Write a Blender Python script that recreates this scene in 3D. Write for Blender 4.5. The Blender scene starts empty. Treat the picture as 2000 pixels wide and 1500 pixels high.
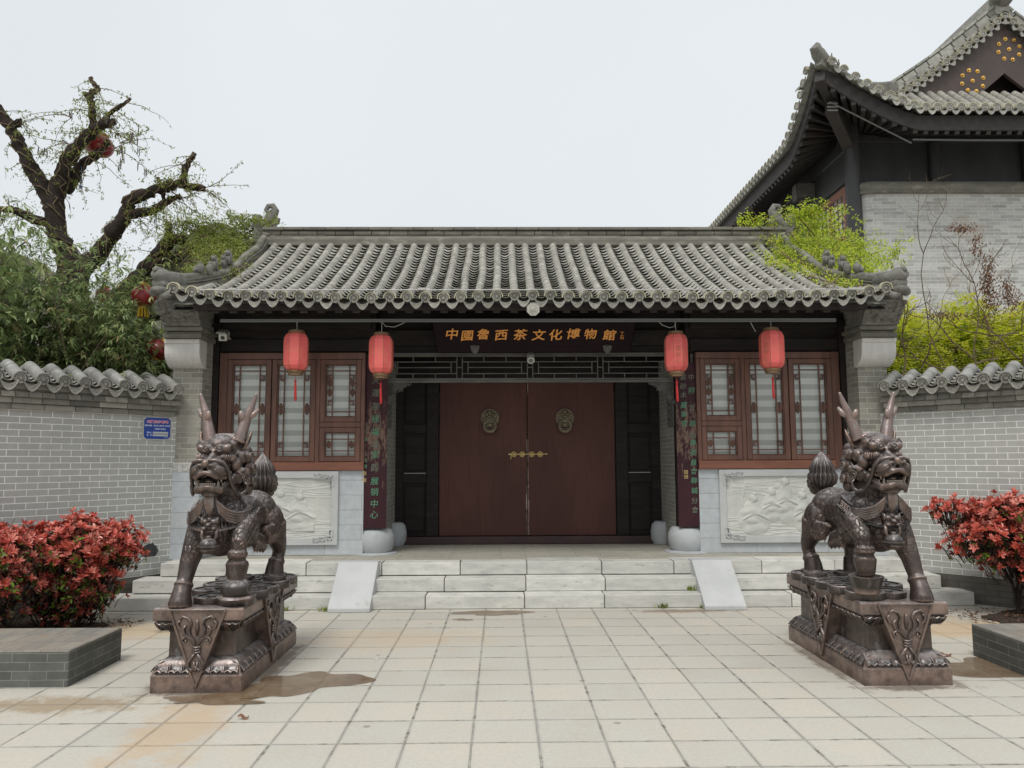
import bpy, bmesh, math, random
import numpy as np
from mathutils import Vector, Matrix, noise
random.seed(7)
S = bpy.context.scene
COL = S.collection
PI = math.pi

# ------------------------------------------------------------------ camera
CAM = Vector((0, 0, 1.6)); FPX = 1502.0
_p, _y, _r = math.radians(5.74), math.radians(0.8), math.radians(0.23)
FW = Vector((math.sin(_y)*math.cos(_p), math.cos(_y)*math.cos(_p), math.sin(_p)))
_r0 = Vector((math.cos(_y), -math.sin(_y), 0)); _u0 = _r0.cross(FW)
RT = _r0*math.cos(_r) - _u0*math.sin(_r)
UP = _u0*math.cos(_r) + _r0*math.sin(_r)
cd = bpy.data.cameras.new('camera'); cam = bpy.data.objects.new('camera', cd); COL.objects.link(cam)
cd.sensor_width = 36; cd.lens = FPX/2000*36; cd.clip_start = 0.05; cd.clip_end = 2000
m = Matrix((RT, UP, -FW)).transposed().to_4x4(); m.translation = CAM
cam.matrix_world = m
S.camera = cam

# ------------------------------------------------------------------ world, sun, exposure
SUN_EL, SUN_AZ = math.radians(58), math.radians(200)
w = bpy.data.worlds.new("World"); S.world = w; w.use_nodes = True
nt = w.node_tree; N = nt.nodes; L = nt.links
for n in list(N): N.remove(n)
out = N.new('ShaderNodeOutputWorld'); bg = N.new('ShaderNodeBackground')
sky = N.new('ShaderNodeTexSky'); sky.sky_type = 'NISHITA'; sky.sun_disc = False
sky.sun_elevation = SUN_EL; sky.sun_rotation = SUN_AZ; sky.dust_density = 6; sky.air_density = 1.2
tc = N.new('ShaderNodeTexCoord'); sep = N.new('ShaderNodeSeparateXYZ'); L.new(tc.outputs['Generated'], sep.inputs[0])
ramp = N.new('ShaderNodeValToRGB'); L.new(sep.outputs['Z'], ramp.inputs[0])
e = ramp.color_ramp.elements                       # an even overcast layer, brighter towards the zenith
e[0].position = 0.0; e[0].color = (0.63, 0.66, 0.68, 1)
e[1].position = 1.0; e[1].color = (0.98, 1.0, 1.02, 1)
q = e.new(0.55); q.color = (0.63, 0.665, 0.69, 1)
nz = N.new('ShaderNodeTexNoise'); nz.inputs['Scale'].default_value = 1.1; nz.inputs['Detail'].default_value = 4
L.new(tc.outputs['Generated'], nz.inputs['Vector'])
nm = N.new('ShaderNodeMapRange'); nm.inputs[1].default_value = 0.3; nm.inputs[2].default_value = 0.7
nm.inputs[3].default_value = 9.3; nm.inputs[4].default_value = 10.2
L.new(nz.outputs[0], nm.inputs[0])
cl = N.new('ShaderNodeVectorMath'); cl.operation = 'SCALE'; L.new(ramp.outputs[0], cl.inputs[0]); L.new(nm.outputs[0], cl.inputs['Scale'])
mx = N.new('ShaderNodeMixRGB'); mx.inputs[0].default_value = 0.97
L.new(sky.outputs[0], mx.inputs[1]); L.new(cl.outputs[0], mx.inputs[2])
L.new(mx.outputs[0], bg.inputs[0]); bg.inputs[1].default_value = 0.1
L.new(bg.outputs[0], out.inputs[0])
sd = bpy.data.lights.new('sun', 'SUN'); sd.energy = 1.45; sd.angle = math.radians(18); sd.color = (1, 0.965, 0.91)
so = bpy.data.objects.new('sun', sd); COL.objects.link(so)
so.rotation_euler = (PI/2-SUN_EL, 0, PI-SUN_AZ+PI)   # light comes from behind and above the camera
_d = Vector((math.sin(SUN_AZ)*math.cos(SUN_EL), math.cos(SUN_AZ)*math.cos(SUN_EL), math.sin(SUN_EL)))
so.rotation_euler = _d.to_track_quat('Z', 'Y').to_euler()
S.view_settings.view_transform = 'Standard'; S.view_settings.look = 'None'; S.view_settings.gamma = 1
S.view_settings.exposure = 0.35

# ------------------------------------------------------------------ helpers
def at(px, py, Y):
    d = FW + RT*((px-1000)/FPX) - UP*((py-750)/FPX)
    return CAM + d*(Y/d.y)
def tag(o, label=None, cat=None, group=None, kind=None):
    if label: o['label'] = label
    if cat: o['category'] = cat
    if group: o['group'] = group
    if kind: o['kind'] = kind
    return o
def empty(name, loc=(0, 0, 0), rz=0, label=None, cat=None, group=None):
    o = bpy.data.objects.new(name, None); COL.objects.link(o)
    o.location = loc; o.rotation_euler = (0, 0, rz); o.empty_display_size = 0.2
    return tag(o, label, cat, group)
def link(name, me, parent=None):
    o = bpy.data.objects.new(name, me); COL.objects.link(o)
    if parent is not None: o.parent = parent
    return o
def frame(d, up=Vector((0, 0, 1))):
    d = Vector(d).normalized()
    a = d.cross(up)
    if a.length < 1e-4: a = d.cross(Vector((0, 1, 0)))
    a.normalize(); b = a.cross(d).normalized()
    return a, b
def copy_tree(o, parent=None):
    c = o.copy(); COL.objects.link(c)
    if parent is not None: c.parent = parent
    for ch in [k for k in COL.objects if k.parent is o]: copy_tree(ch, c)
    return c

class MB:
    def __init__(s): s.v = []; s.f = []; s.a = []; s.var = None; s.off = Vector((0, 0, 0)); s.M = None
    def av(s, p):
        p = Vector(p)
        if s.M is not None: p = s.M @ p
        s.v.append(p); return len(s.v)-1
    def af(s, idx, var=None):
        s.f.append(idx); s.a.append(s.cur if var is None else var)
    cur = 0.5
    def box(s, x0, x1, y0, y1, z0, z1):
        i = [s.av(p) for p in ((x0,y0,z0),(x1,y0,z0),(x1,y1,z0),(x0,y1,z0),(x0,y0,z1),(x1,y0,z1),(x1,y1,z1),(x0,y1,z1))]
        for q in ((0,3,2,1),(4,5,6,7),(0,1,5,4),(1,2,6,5),(2,3,7,6),(3,0,4,7)): s.af([i[k] for k in q])
    def bar(s, p, q, w, h=None, up=Vector((0, 0, 1))):
        p = Vector(p); q = Vector(q); h = h or w
        a, b = frame(q-p, up); a = a*w/2; b = b*h/2
        i = [s.av(c+x*a+y*b) for c in (p, q) for x, y in ((-1,-1),(1,-1),(1,1),(-1,1))]
        for t in ((0,1,2,3),(7,6,5,4),(0,4,5,1),(1,5,6,2),(2,6,7,3),(3,7,4,0)): s.af([i[k] for k in t])
    def tube(s, pts, rad, n=8, cap=True, flat=1.0, up=Vector((0, 0, 1)), closed=False):
        pts = [Vector(p) for p in pts]
        if not isinstance(rad, (list, tuple)): rad = [rad]*len(pts)
        rings = []
        a = None
        for k, p in enumerate(pts):
            d = (pts[min(k+1, len(pts)-1)]-pts[max(k-1, 0)])
            if d.length < 1e-9: d = Vector((0, 0, 1))
            d.normalize()
            if a is None: a, b = frame(d, up)
            else:
                a = (a - d*a.dot(d))
                if a.length < 1e-5: a, b = frame(d, up)
                a.normalize(); b = a.cross(d).normalized()
            rings.append([s.av(p + a*math.cos(t)*rad[k] + b*math.sin(t)*rad[k]*flat) for t in (2*PI*j/n for j in range(n))])
        for k in range(len(rings)-1):
            for j in range(n):
                s.af([rings[k][j], rings[k][(j+1)%n], rings[k+1][(j+1)%n], rings[k+1][j]])
        if cap:
            s.af(rings[0][::-1]); s.af(rings[-1])
    def lathe(s, prof, n=24, c=(0, 0, 0), axis=None, cap=True):
        c = Vector(c); ax = Vector(axis or (0, 0, 1)).normalized(); a, b = frame(ax, Vector((0, 1, 0)) if abs(ax.z) > .9 else Vector((0, 0, 1)))
        rings = []
        for r, h in prof:
            rings.append([s.av(c + ax*h + a*math.cos(t)*r + b*math.sin(t)*r) for t in (2*PI*(j+.5)/n for j in range(n))])
        for k in range(len(rings)-1):
            for j in range(n): s.af([rings[k][j], rings[k+1][j], rings[k+1][(j+1)%n], rings[k][(j+1)%n]])
        if cap: s.af(rings[0]); s.af(rings[-1][::-1])
    def ell(s, c, r, rot=None, n=14, m=9):
        c = Vector(c); r = Vector(r) if hasattr(r, '__len__') else Vector((r, r, r))
        R = rot if rot is not None else Matrix.Identity(3)
        top = s.av(c + R@Vector((0, 0, r.z))); bot = s.av(c - R@Vector((0, 0, r.z)))
        rings = []
        for i in range(1, m):
            t = PI*i/m
            rings.append([s.av(c + R@Vector((r.x*math.sin(t)*math.cos(u), r.y*math.sin(t)*math.sin(u), r.z*math.cos(t)))) for u in (2*PI*j/n for j in range(n))])
        for j in range(n): s.af([top, rings[0][j], rings[0][(j+1)%n]]); s.af([bot, rings[-1][(j+1)%n], rings[-1][j]])
        for k in range(len(rings)-1):
            for j in range(n): s.af([rings[k][j], rings[k+1][j], rings[k+1][(j+1)%n], rings[k][(j+1)%n]])
    def prism(s, poly, o, a, b, d):
        # poly of (u, v); o origin; a, b in-plane axes; d extrusion vector
        o = Vector(o); a = Vector(a); b = Vector(b); d = Vector(d)
        f = [s.av(o+a*u+b*v) for u, v in poly]; g = [s.av(o+a*u+b*v+d) for u, v in poly]
        s.af(f); s.af(g[::-1])
        n = len(poly)
        for k in range(n): s.af([f[k], g[k], g[(k+1)%n], f[(k+1)%n]])
    def grid(s, P):
        # P 2-D list of points
        ids = [[s.av(p) for p in row] for row in P]
        for i in range(len(ids)-1):
            for j in range(len(ids[0])-1): s.af([ids[i][j], ids[i][j+1], ids[i+1][j+1], ids[i+1][j]])
        return ids
    def quad(s, *p, var=None): s.af([s.av(x) for x in p], var)
    def mesh(s, name, mats, smooth=False, angle=None):
        me = bpy.data.meshes.new(name)
        me.from_pydata([tuple(v) for v in s.v], [], s.f)
        at_ = me.attributes.new('var', 'FLOAT', 'FACE'); at_.data.foreach_set('value', s.a)
        for mt in (mats if isinstance(mats, (list, tuple)) else [mats]): me.materials.append(mt)
        if smooth: me.polygons.foreach_set('use_smooth', [True]*len(me.polygons))
        return me
    def islands(s):
        """split into loose pieces, each a builder of its own"""
        par = list(range(len(s.v)))
        def find(i):
            while par[i] != i: par[i] = par[par[i]]; i = par[i]
            return i
        for f in s.f:
            r = find(f[0])
            for i in f[1:]: par[find(i)] = r
        out_ = {}
        for f, a_ in zip(s.f, s.a):
            q = out_.setdefault(find(f[0]), (MB(), {})); m_, mp = q; g = []
            for i in f:
                if i not in mp: mp[i] = len(m_.v); m_.v.append(s.v[i])
                g.append(mp[i])
            m_.f.append(g); m_.a.append(a_)
        return [q[0] for q in out_.values()]
    def build(s, name, mats, parent=None, smooth=False, bevel=0, fix=True, angle=None, seg=1):
        me = s.mesh(name, mats, smooth or angle is not None)
        if fix:
            bm = bmesh.new(); bm.from_mesh(me); bmesh.ops.recalc_face_normals(bm, faces=bm.faces); bm.to_mesh(me); bm.free()
        if angle is not None: me.set_sharp_from_angle(angle=math.radians(angle))
        o = link(name, me, parent)
        if bevel:
            b = o.modifiers.new('bevel', 'BEVEL'); b.width = bevel; b.segments = seg; b.limit_method = 'ANGLE'; b.angle_limit = math.radians(40)
        return o

# ------------------------------------------------------------------ materials
def newmat(name):
    mt = bpy.data.materials.new(name); mt.use_nodes = True
    return mt, mt.node_tree.nodes, mt.node_tree.links, mt.node_tree.nodes['Principled BSDF']
def rgb(c): return (c[0], c[1], c[2], 1)
def node(N, t, **k):
    n = N.new(t)
    for a, b in k.items(): setattr(n, a, b)
    return n
def mixc(N, L, f, a, b, mode='MIX'):
    n = N.new('ShaderNodeMixRGB'); n.blend_type = mode
    for i, x in ((0, f), (1, a), (2, b)):
        if hasattr(x, 'links') or hasattr(x, 'is_output'): L.new(x, n.inputs[i])
        else: n.inputs[i].default_value = x if i == 0 else rgb(x)
    return n.outputs[0]
def noise_(N, L, vec, scale, detail=6, rough=0.6, dist=0):
    n = N.new('ShaderNodeTexNoise'); n.inputs['Scale'].default_value = scale; n.inputs['Detail'].default_value = detail
    n.inputs['Roughness'].default_value = rough; n.inputs['Distortion'].default_value = dist
    if vec is not None: L.new(vec, n.inputs['Vector'])
    return n.outputs[0]
def mr(N, L, x, a, b, c=0.0, d=1.0):
    n = N.new('ShaderNodeMapRange'); L.new(x, n.inputs[0])
    for i, v in enumerate((a, b, c, d)): n.inputs[i+1].default_value = v
    return n.outputs[0]
def math_(N, L, op, a, b=None):
    n = N.new('ShaderNodeMath'); n.operation = op
    for i, x in ((0, a), (1, b)):
        if x is None: continue
        if hasattr(x, 'is_output'): L.new(x, n.inputs[i])
        else: n.inputs[i].default_value = x
    return n.outputs[0]
def bump_(N, L, h, strength, dist, prev=None):
    n = N.new('ShaderNodeBump'); n.inputs['Strength'].default_value = strength; n.inputs['Distance'].default_value = dist
    L.new(h, n.inputs['Height'])
    if prev is not None: L.new(prev, n.inputs['Normal'])
    return n.outputs[0]
def mapv(N, L, vec, sx, sy, sz):
    n = N.new('ShaderNodeMapping'); n.inputs['Scale'].default_value = (sx, sy, sz); L.new(vec, n.inputs[0]); return n.outputs[0]

def M(name, c1, c2=None, scale=6, rough=0.7, bump=0.3, bscale=40, bdist=0.004, metal=0, var=0.0, c3=None, t3=(0.6, 0.75), s3=3, stretch=(1, 1, 1), spec=0.5, varcol=None, rvar=0.1):
    mt, N, L, P = newmat(name)
    tc = N.new('ShaderNodeTexCoord').outputs['Object']
    v = mapv(N, L, tc, *stretch)
    n1 = noise_(N, L, v, scale)
    f = mr(N, L, n1, 0.35, 0.65)
    col = mixc(N, L, f, c1, c2 or c1)
    if c3: col = mixc(N, L, mr(N, L, noise_(N, L, v, s3, 8, 0.7), t3[0], t3[1]), col, c3)
    if var or varcol:
        at_ = N.new('ShaderNodeAttribute'); at_.attribute_name = 'var'
        if varcol: col = mixc(N, L, at_.outputs['Fac'], col, varcol)
        if var:
            k = mr(N, L, at_.outputs['Fac'], 0, 1, 1-var, 1+var)
            n = N.new('ShaderNodeVectorMath'); n.operation = 'SCALE'; L.new(col, n.inputs[0]); L.new(k, n.inputs['Scale']); col = n.outputs[0]
    L.new(col, P.inputs['Base Color'])
    n2 = noise_(N, L, tc, bscale, 8, 0.65)
    if bump: L.new(bump_(N, L, n2, bump, bdist), P.inputs['Normal'])
    L.new(mr(N, L, n2, 0.3, 0.7, rough-rvar, rough+rvar), P.inputs['Roughness'])
    P.inputs['Metallic'].default_value = metal
    P.inputs['Specular IOR Level'].default_value = spec
    return mt

def MBr(name, bw, rh, mortar, c1, c2, cm, offs=(0, 0), plan=False, off=0.5, rough=0.8, bump=0.5, stain=None, stainf=0.35, c4=None, smooth=0.1, stz=3.0, bias=0.0, mdist=0.004, fine=0.15):
    mt, N, L, P = newmat(name)
    tc = N.new('ShaderNodeTexCoord').outputs['Object']
    sp = N.new('ShaderNodeSeparateXYZ'); L.new(tc, sp.inputs[0])
    u = sp.outputs['X'] if plan else math_(N, L, 'ADD', sp.outputs['X'], sp.outputs['Y'])
    vv = sp.outputs['Y'] if plan else sp.outputs['Z']
    cb = N.new('ShaderNodeCombineXYZ'); L.new(math_(N, L, 'ADD', u, offs[0]), cb.inputs[0]); L.new(math_(N, L, 'ADD', vv, offs[1]), cb.inputs[1])
    wob = N.new('ShaderNodeTexNoise'); wob.inputs['Scale'].default_value = 9; L.new(tc, wob.inputs['Vector'])
    wv = N.new('ShaderNodeVectorMath'); wv.operation = 'SCALE'; L.new(wob.outputs['Color'], wv.inputs[0]); wv.inputs['Scale'].default_value = mdist
    ad = N.new('ShaderNodeVectorMath'); ad.operation = 'ADD'; L.new(cb.outputs[0], ad.inputs[0]); L.new(wv.outputs[0], ad.inputs[1])
    b = N.new('ShaderNodeTexBrick'); b.offset = off; b.inputs['Scale'].default_value = 1
    b.inputs['Brick Width'].default_value = bw; b.inputs['Row Height'].default_value = rh
    b.inputs['Mortar Size'].default_value = mortar; b.inputs['Mortar Smooth'].default_value = smooth; b.inputs['Bias'].default_value = bias
    b.inputs['Color1'].default_value = rgb(c1); b.inputs['Color2'].default_value = rgb(c2); b.inputs['Mortar'].default_value = rgb(cm)
    L.new(ad.outputs[0], b.inputs['Vector'])
    n1 = noise_(N, L, tc, 14, 8, 0.7)
    col = mixc(N, L, 1.0, b.outputs['Color'], mixc(N, L, mr(N, L, n1, 0.3, 0.7), (1-fine,)*3, (1+fine*.6,)*3), 'MULTIPLY')
    if stain:
        col = mixc(N, L, math_(N, L, 'MULTIPLY', mr(N, L, noise_(N, L, mapv(N, L, tc, 1, 1, 0.5), stz, 6, 0.65), 0.45, 0.7), stainf), col, stain)
    if c4: col = mixc(N, L, mr(N, L, noise_(N, L, tc, 1.1, 6, 0.7), 0.56, 0.7, 0, 0.6), col, c4)
    L.new(col, P.inputs['Base Color']); P.inputs['Roughness'].default_value = rough
    inv = math_(N, L, 'SUBTRACT', 1.0, b.outputs['Fac'])
    nb = bump_(N, L, inv, bump, 0.006)
    nb = bump_(N, L, noise_(N, L, tc, 70, 6, 0.7), 0.25, 0.003, nb)
    L.new(nb, P.inputs['Normal'])
    return mt

m_paving = None
def make_paving():
    T = 0.3835
    mt, N, L, P = newmat('paving_slabs')
    tc = N.new('ShaderNodeTexCoord').outputs['Object']
    wob = N.new('ShaderNodeTexNoise'); wob.inputs['Scale'].default_value = 5; wob.inputs['Detail'].default_value = 5; L.new(tc, wob.inputs['Vector'])
    wv = N.new('ShaderNodeVectorMath'); wv.operation = 'SCALE'; L.new(wob.outputs['Color'], wv.inputs[0]); wv.inputs['Scale'].default_value = 0.007
    ad = N.new('ShaderNodeVectorMath'); ad.operation = 'ADD'; L.new(tc, ad.inputs[0]); L.new(wv.outputs[0], ad.inputs[1])
    mp = N.new('ShaderNodeMapping'); mp.inputs['Location'].default_value = (-0.213+T*60, -8.036+T*60, 0); L.new(ad.outputs[0], mp.inputs[0])
    def br(ms, sm):
        b = N.new('ShaderNodeTexBrick'); b.offset = 0; b.inputs['Scale'].default_value = 1
        b.inputs['Brick Width'].default_value = T; b.inputs['Row Height'].default_value = T
        b.inputs['Mortar Size'].default_value = ms; b.inputs['Mortar Smooth'].default_value = sm
        L.new(mp.outputs[0], b.inputs['Vector']); return b
    b = br(0.0066, 0.5)
    b.inputs['Color1'].default_value = rgb((0.55, 0.49, 0.395)); b.inputs['Color2'].default_value = rgb((0.40, 0.375, 0.32)); b.inputs['Mortar'].default_value = rgb((0.055, 0.047, 0.04))
    b2 = br(0.026, 1.0)                            # greyed band along the joints
    col = b.outputs['Color']
    # mottling and streaks in the cast slabs
    n1 = noise_(N, L, tc, 3.2, 8, 0.65); col = mixc(N, L, mr(N, L, n1, 0.35, 0.7), col, (0.44, 0.43, 0.385))
    col = mixc(N, L, 0.45, col, mixc(N, L, mr(N, L, noise_(N, L, tc, 38, 8, 0.75), 0.3, 0.7), (0.40, 0.385, 0.345), (0.60, 0.57, 0.50)))
    ed = math_(N, L, 'MULTIPLY', b2.outputs['Fac'], mr(N, L, noise_(N, L, mapv(N, L, tc, 3, .4, 1), 1.7, 5, 0.6), 0.4, 0.62, 0, 0.55))
    col = mixc(N, L, ed, col, (0.27, 0.265, 0.245))
    # dirt spreading out of the joints here and there
    dj = math_(N, L, 'MULTIPLY', mr(N, L, b2.outputs['Fac'], 0.55, 0.8), mr(N, L, noise_(N, L, tc, 6.5, 6, 0.75), 0.53, 0.62))
    col = mixc(N, L, dj, col, (0.17, 0.145, 0.115))
    # rust washed from the bronze plinths
    def blob(cx, cy, rx, ry, c, k, ns=4):
        nonlocal col
        q = N.new('ShaderNodeMapping'); q.vector_type = 'TEXTURE'; q.inputs['Location'].default_value = (cx, cy, 0); q.inputs['Scale'].default_value = (rx, ry, 1)
        L.new(tc, q.inputs[0]); ln = N.new('ShaderNodeVectorMath'); ln.operation = 'LENGTH'; L.new(q.outputs[0], ln.inputs[0])
        f = math_(N, L, 'SUBTRACT', 1.0, ln.outputs['Value']); f = math_(N, L, 'ADD', f, mr(N, L, noise_(N, L, tc, ns, 6, 0.7), 0.3, 0.7, -0.55, 0.35))
        col = mixc(N, L, mr(N, L, f, 0.0, 0.5, 0, k), col, c)
    blob(-1.95, 4.85, 0.34, 0.9, (0.50, 0.33, 0.17), 0.5)
    blob(-1.0, 7.2, 1.1, 0.5, (0.52, 0.38, 0.23), 0.4, 3)
    blob(-3.6, 7.6, 1.1, 0.55, (0.52, 0.40, 0.25), 0.7, 3)
    blob(4.4, 7.5, 1.3, 0.6, (0.52, 0.38, 0.22), 0.7, 3)
    blob(-2.95, 5.35, 0.75, 0.25, (0.30, 0.22, 0.13), 0.75, 7)
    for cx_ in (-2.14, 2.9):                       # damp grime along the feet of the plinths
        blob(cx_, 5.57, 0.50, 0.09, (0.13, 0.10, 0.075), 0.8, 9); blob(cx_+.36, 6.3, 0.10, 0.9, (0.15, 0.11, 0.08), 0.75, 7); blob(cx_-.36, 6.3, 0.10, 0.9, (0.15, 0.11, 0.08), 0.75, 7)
    blob(-3.15, 7.6, 0.25, 0.12, (0.25, 0.2, 0.14), 0.8, 9)
    blob(1.9, 8.4, 0.7, 0.14, (0.22, 0.16, 0.11), 0.75, 9)
    # small dark spots
    vo = N.new('ShaderNodeTexVoronoi'); vo.inputs['Scale'].default_value = 1.9; L.new(tc, vo.inputs['Vector'])
    sp = math_(N, L, 'MULTIPLY', mr(N, L, vo.outputs['Distance'], 0.03, 0.055, 1, 0), 0.55)
    col = mixc(N, L, sp, col, (0.16, 0.13, 0.10))
    L.new(col, P.inputs['Base Color'])
    L.new(mr(N, L, n1, 0.3, 0.7, 0.62, 0.85), P.inputs['Roughness'])
    h = math_(N, L, 'SUBTRACT', 1.0, b.outputs['Fac'])
    nb = bump_(N, L, h, 0.8, 0.008); nb = bump_(N, L, noise_(N, L, mapv(N, L, tc, 1, 2.2, 1), 22, 8, 0.7), 0.3, 0.004, nb)
    L.new(nb, P.inputs['Normal'])
    return mt

MT = {}
MT['paving'] = make_paving()
MT['stone'] = M('pale_step_stone', (0.62, 0.61, 0.56), (0.48, 0.48, 0.45), 4, 0.75, 0.35, 30, 0.005, var=0.10, c3=(0.24, 0.23, 0.20), t3=(0.57, 0.74), s3=7, stretch=(1, 1, 3))
MT['stone2'] = M('smooth_white_stone', (0.52, 0.53, 0.525), (0.45, 0.46, 0.455), 3, 0.7, 0.3, 50, 0.003, var=0.08, c3=(0.34, 0.34, 0.31), t3=(0.6, 0.8), s3=4)
MT['drum'] = M('column_base_stone', (0.46, 0.48, 0.49), (0.38, 0.40, 0.41), 6, 0.75, 0.5, 45, 0.004, c3=(0.25, 0.25, 0.23), t3=(0.62, 0.8), s3=9)
MT['relief'] = M('carved_stone_relief', (0.58, 0.58, 0.54), (0.50, 0.51, 0.48), 4, 0.8, 0.25, 60, 0.003)
MT['stblock'] = MBr('pale_stone_blocks', 0.9, 0.185, 0.0028, (0.50, 0.53, 0.55), (0.45, 0.48, 0.50), (0.22, 0.22, 0.21), offs=(0.1, -0.45+1.85), rough=0.72, stain=(0.36, 0.37, 0.36), stainf=0.4, smooth=0.2, bump=0.4)
MT['wallbrick'] = MBr('grey_facing_brick', 0.21, 0.0685, 0.0042, (0.445, 0.448, 0.415), (0.40, 0.403, 0.378), (0.86, 0.86, 0.83), offs=(40, 1), rough=0.8, stain=(0.33, 0.33, 0.30), stainf=0.35, fine=0.08, mdist=0.0015)
MT['pierbrick'] = MBr('aged_grey_brick', 0.2, 0.066, 0.004, (0.34, 0.325, 0.275), (0.22, 0.213, 0.185), (0.50, 0.485, 0.43), offs=(40, 1), rough=0.88, stain=(0.34, 0.325, 0.28), stainf=0.75, smooth=0.3)
MT['sidebrick'] = MBr('narrow_grey_brick', 0.14, 0.058, 0.0035, (0.30, 0.295, 0.26), (0.235, 0.23, 0.205), (0.48, 0.47, 0.42), offs=(40, 1), rough=0.88, stain=(0.2, 0.2, 0.17), stainf=0.4)
MT['towerbrick'] = MBr('tower_grey_brick', 0.30, 0.071, 0.004, (0.50, 0.50, 0.48), (0.24, 0.24, 0.235), (0.66, 0.66, 0.63), offs=(40, 1), rough=0.88, stain=(0.52, 0.52, 0.50), stainf=0.45, bias=-0.25, c4=(0.38, 0.33, 0.27), mdist=0.01)
MT['blockside'] = MBr('dark_grey_brick', 0.25, 0.062, 0.003, (0.13, 0.135, 0.12), (0.085, 0.088, 0.08), (0.24, 0.24, 0.215), offs=(40, 1.0), rough=0.75, stain=(0.06, 0.06, 0.05), stainf=0.6, mdist=0.006)
MT['blocktop'] = MBr('dark_grey_brick_top', 0.13, 0.25, 0.003, (0.25, 0.235, 0.205), (0.19, 0.18, 0.16), (0.09, 0.085, 0.075), offs=(40.05, 40.1), plan=True, rough=0.8, stain=(0.33, 0.24, 0.16), stainf=0.35, mdist=0.006)
MT['basebrick'] = MBr('old_base_brick', 0.26, 0.065, 0.003, (0.17, 0.16, 0.135), (0.11, 0.105, 0.09), (0.07, 0.065, 0.055), offs=(40, 1), rough=0.9, stain=(0.06, 0.055, 0.045), stainf=0.6)
MT['tile'] = M('grey_clay_tile', (0.34, 0.325, 0.28), (0.205, 0.198, 0.175), 13, 0.85, 0.5, 60, 0.004, var=0.13, c3=(0.47, 0.455, 0.40), t3=(0.56, 0.72), s3=11, varcol=None)
MT['pan'] = M('grey_pan_tile', (0.42, 0.41, 0.37), (0.30, 0.295, 0.265), 9, 0.88, 0.5, 60, 0.004, var=0.25, c3=(0.38, 0.37, 0.33), t3=(0.58, 0.75), s3=8)
MT['tileend'] = M('moulded_tile_end', (0.33, 0.32, 0.28), (0.22, 0.215, 0.19), 25, 0.85, 1.0, 55, 0.012, var=0.2, c3=(0.42, 0.41, 0.36), t3=(0.55, 0.7), s3=30)
MT['lampcover'] = M('lamp_lens', (0.45, 0.44, 0.38), (0.32, 0.31, 0.27), 20, 0.4, 0)
MT['rim'] = M('pale_glazed_rim', (0.47, 0.44, 0.31), (0.36, 0.335, 0.24), 20, 0.7, 0.3, 60, 0.003, var=0.2)
MT['ridge'] = M('ridge_brick', (0.20, 0.19, 0.16), (0.13, 0.125, 0.105), 5, 0.9, 0.6, 40, 0.006, var=0.2, c3=(0.33, 0.31, 0.27), t3=(0.55, 0.7), s3=6, stretch=(0.6, 1, 2))
MT['carve'] = M('carved_grey_brick', (0.21, 0.205, 0.185), (0.13, 0.125, 0.11), 12, 0.9, 1.0, 26, 0.02, var=0.15, c3=(0.30, 0.29, 0.26), t3=(0.6, 0.75), s3=7)
MT['whitecap'] = M('whitewashed_stone', (0.62, 0.61, 0.58), (0.52, 0.51, 0.48), 5, 0.75, 0.3, 40, 0.003, c3=(0.30, 0.285, 0.25), t3=(0.62, 0.8), s3=5, stretch=(3, 3, 0.5))
MT['darkwood'] = M('black_brown_timber', (0.020, 0.016, 0.015), (0.032, 0.027, 0.025), 4, 0.55, 0.4, 20, 0.003, c3=(0.06, 0.056, 0.052), t3=(0.6, 0.8), s3=3, stretch=(0.5, 1, 3), spec=.15)
MT['greywood'] = M('weathered_grey_timber', (0.15, 0.145, 0.13), (0.09, 0.086, 0.078), 6, 0.75, 0.5, 30, 0.003, var=0.1, stretch=(0.6, 1, 3))
MT['redwood'] = M('red_brown_window_wood', (0.165, 0.075, 0.050), (0.095, 0.042, 0.030), 5, 0.5, 0.4, 25, 0.002, c3=(0.24, 0.13, 0.09), t3=(0.64, 0.74), s3=14, stretch=(2.5, 2.5, 0.5))
MT['sillwood'] = M('faded_sill_wood', (0.24, 0.095, 0.055), (0.17, 0.065, 0.04), 5, 0.55, 0.4, 25, 0.002, c3=(0.32, 0.19, 0.12), t3=(0.6, 0.75), s3=10, stretch=(0.5, 1, 4))
MT['boardred'] = None
MT['gold'] = M('gold_lettering', (1.0, 0.46, 0.10), (0.85, 0.32, 0.06), 30, 0.5, 0.2, 60, 0.002)
MT['green'] = M('green_lettering', (0.06, 0.26, 0.15), (0.16, 0.22, 0.15), 40, 0.7, 0.2, 60, 0.002)
MT['palelet'] = M('faded_lettering', (0.20, 0.17, 0.14), (0.10, 0.14, 0.10), 40, 0.7, 0.2, 60, 0.002)
MT['brass'] = M('brass_fitting', (0.70, 0.52, 0.22), (0.55, 0.40, 0.17), 30, 0.35, 0.2, 40, 0.002, metal=0.35)
MT['oldbrass'] = M('dull_cast_brass', (0.24, 0.20, 0.13), (0.12, 0.10, 0.07), 40, 0.5, 0.8, 70, 0.006, metal=0.2)
MT['steel'] = M('grey_metal', (0.14, 0.145, 0.145), None, 10, 0.5, 0.1, 40, 0.001)
MT['whiteplastic'] = M('white_plastic', (0.55, 0.54, 0.48), (0.42, 0.41, 0.37), 20, 0.4, 0.1, 30, 0.001)
MT['black'] = M('black_glass', (0.01, 0.01, 0.012), None, 10, 0.15, 0)
MT['lred'] = M('faded_red_lantern_cloth', (0.74, 0.10, 0.105), (0.72, 0.17, 0.13), 7, 0.6, 0.25, 40, 0.003, var=0.12)
MT['lring'] = M('lantern_gold_band', (0.25, 0.16, 0.08), (0.16, 0.10, 0.055), 60, 0.5, 0.4, 80, 0.003, metal=0.2)
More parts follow.
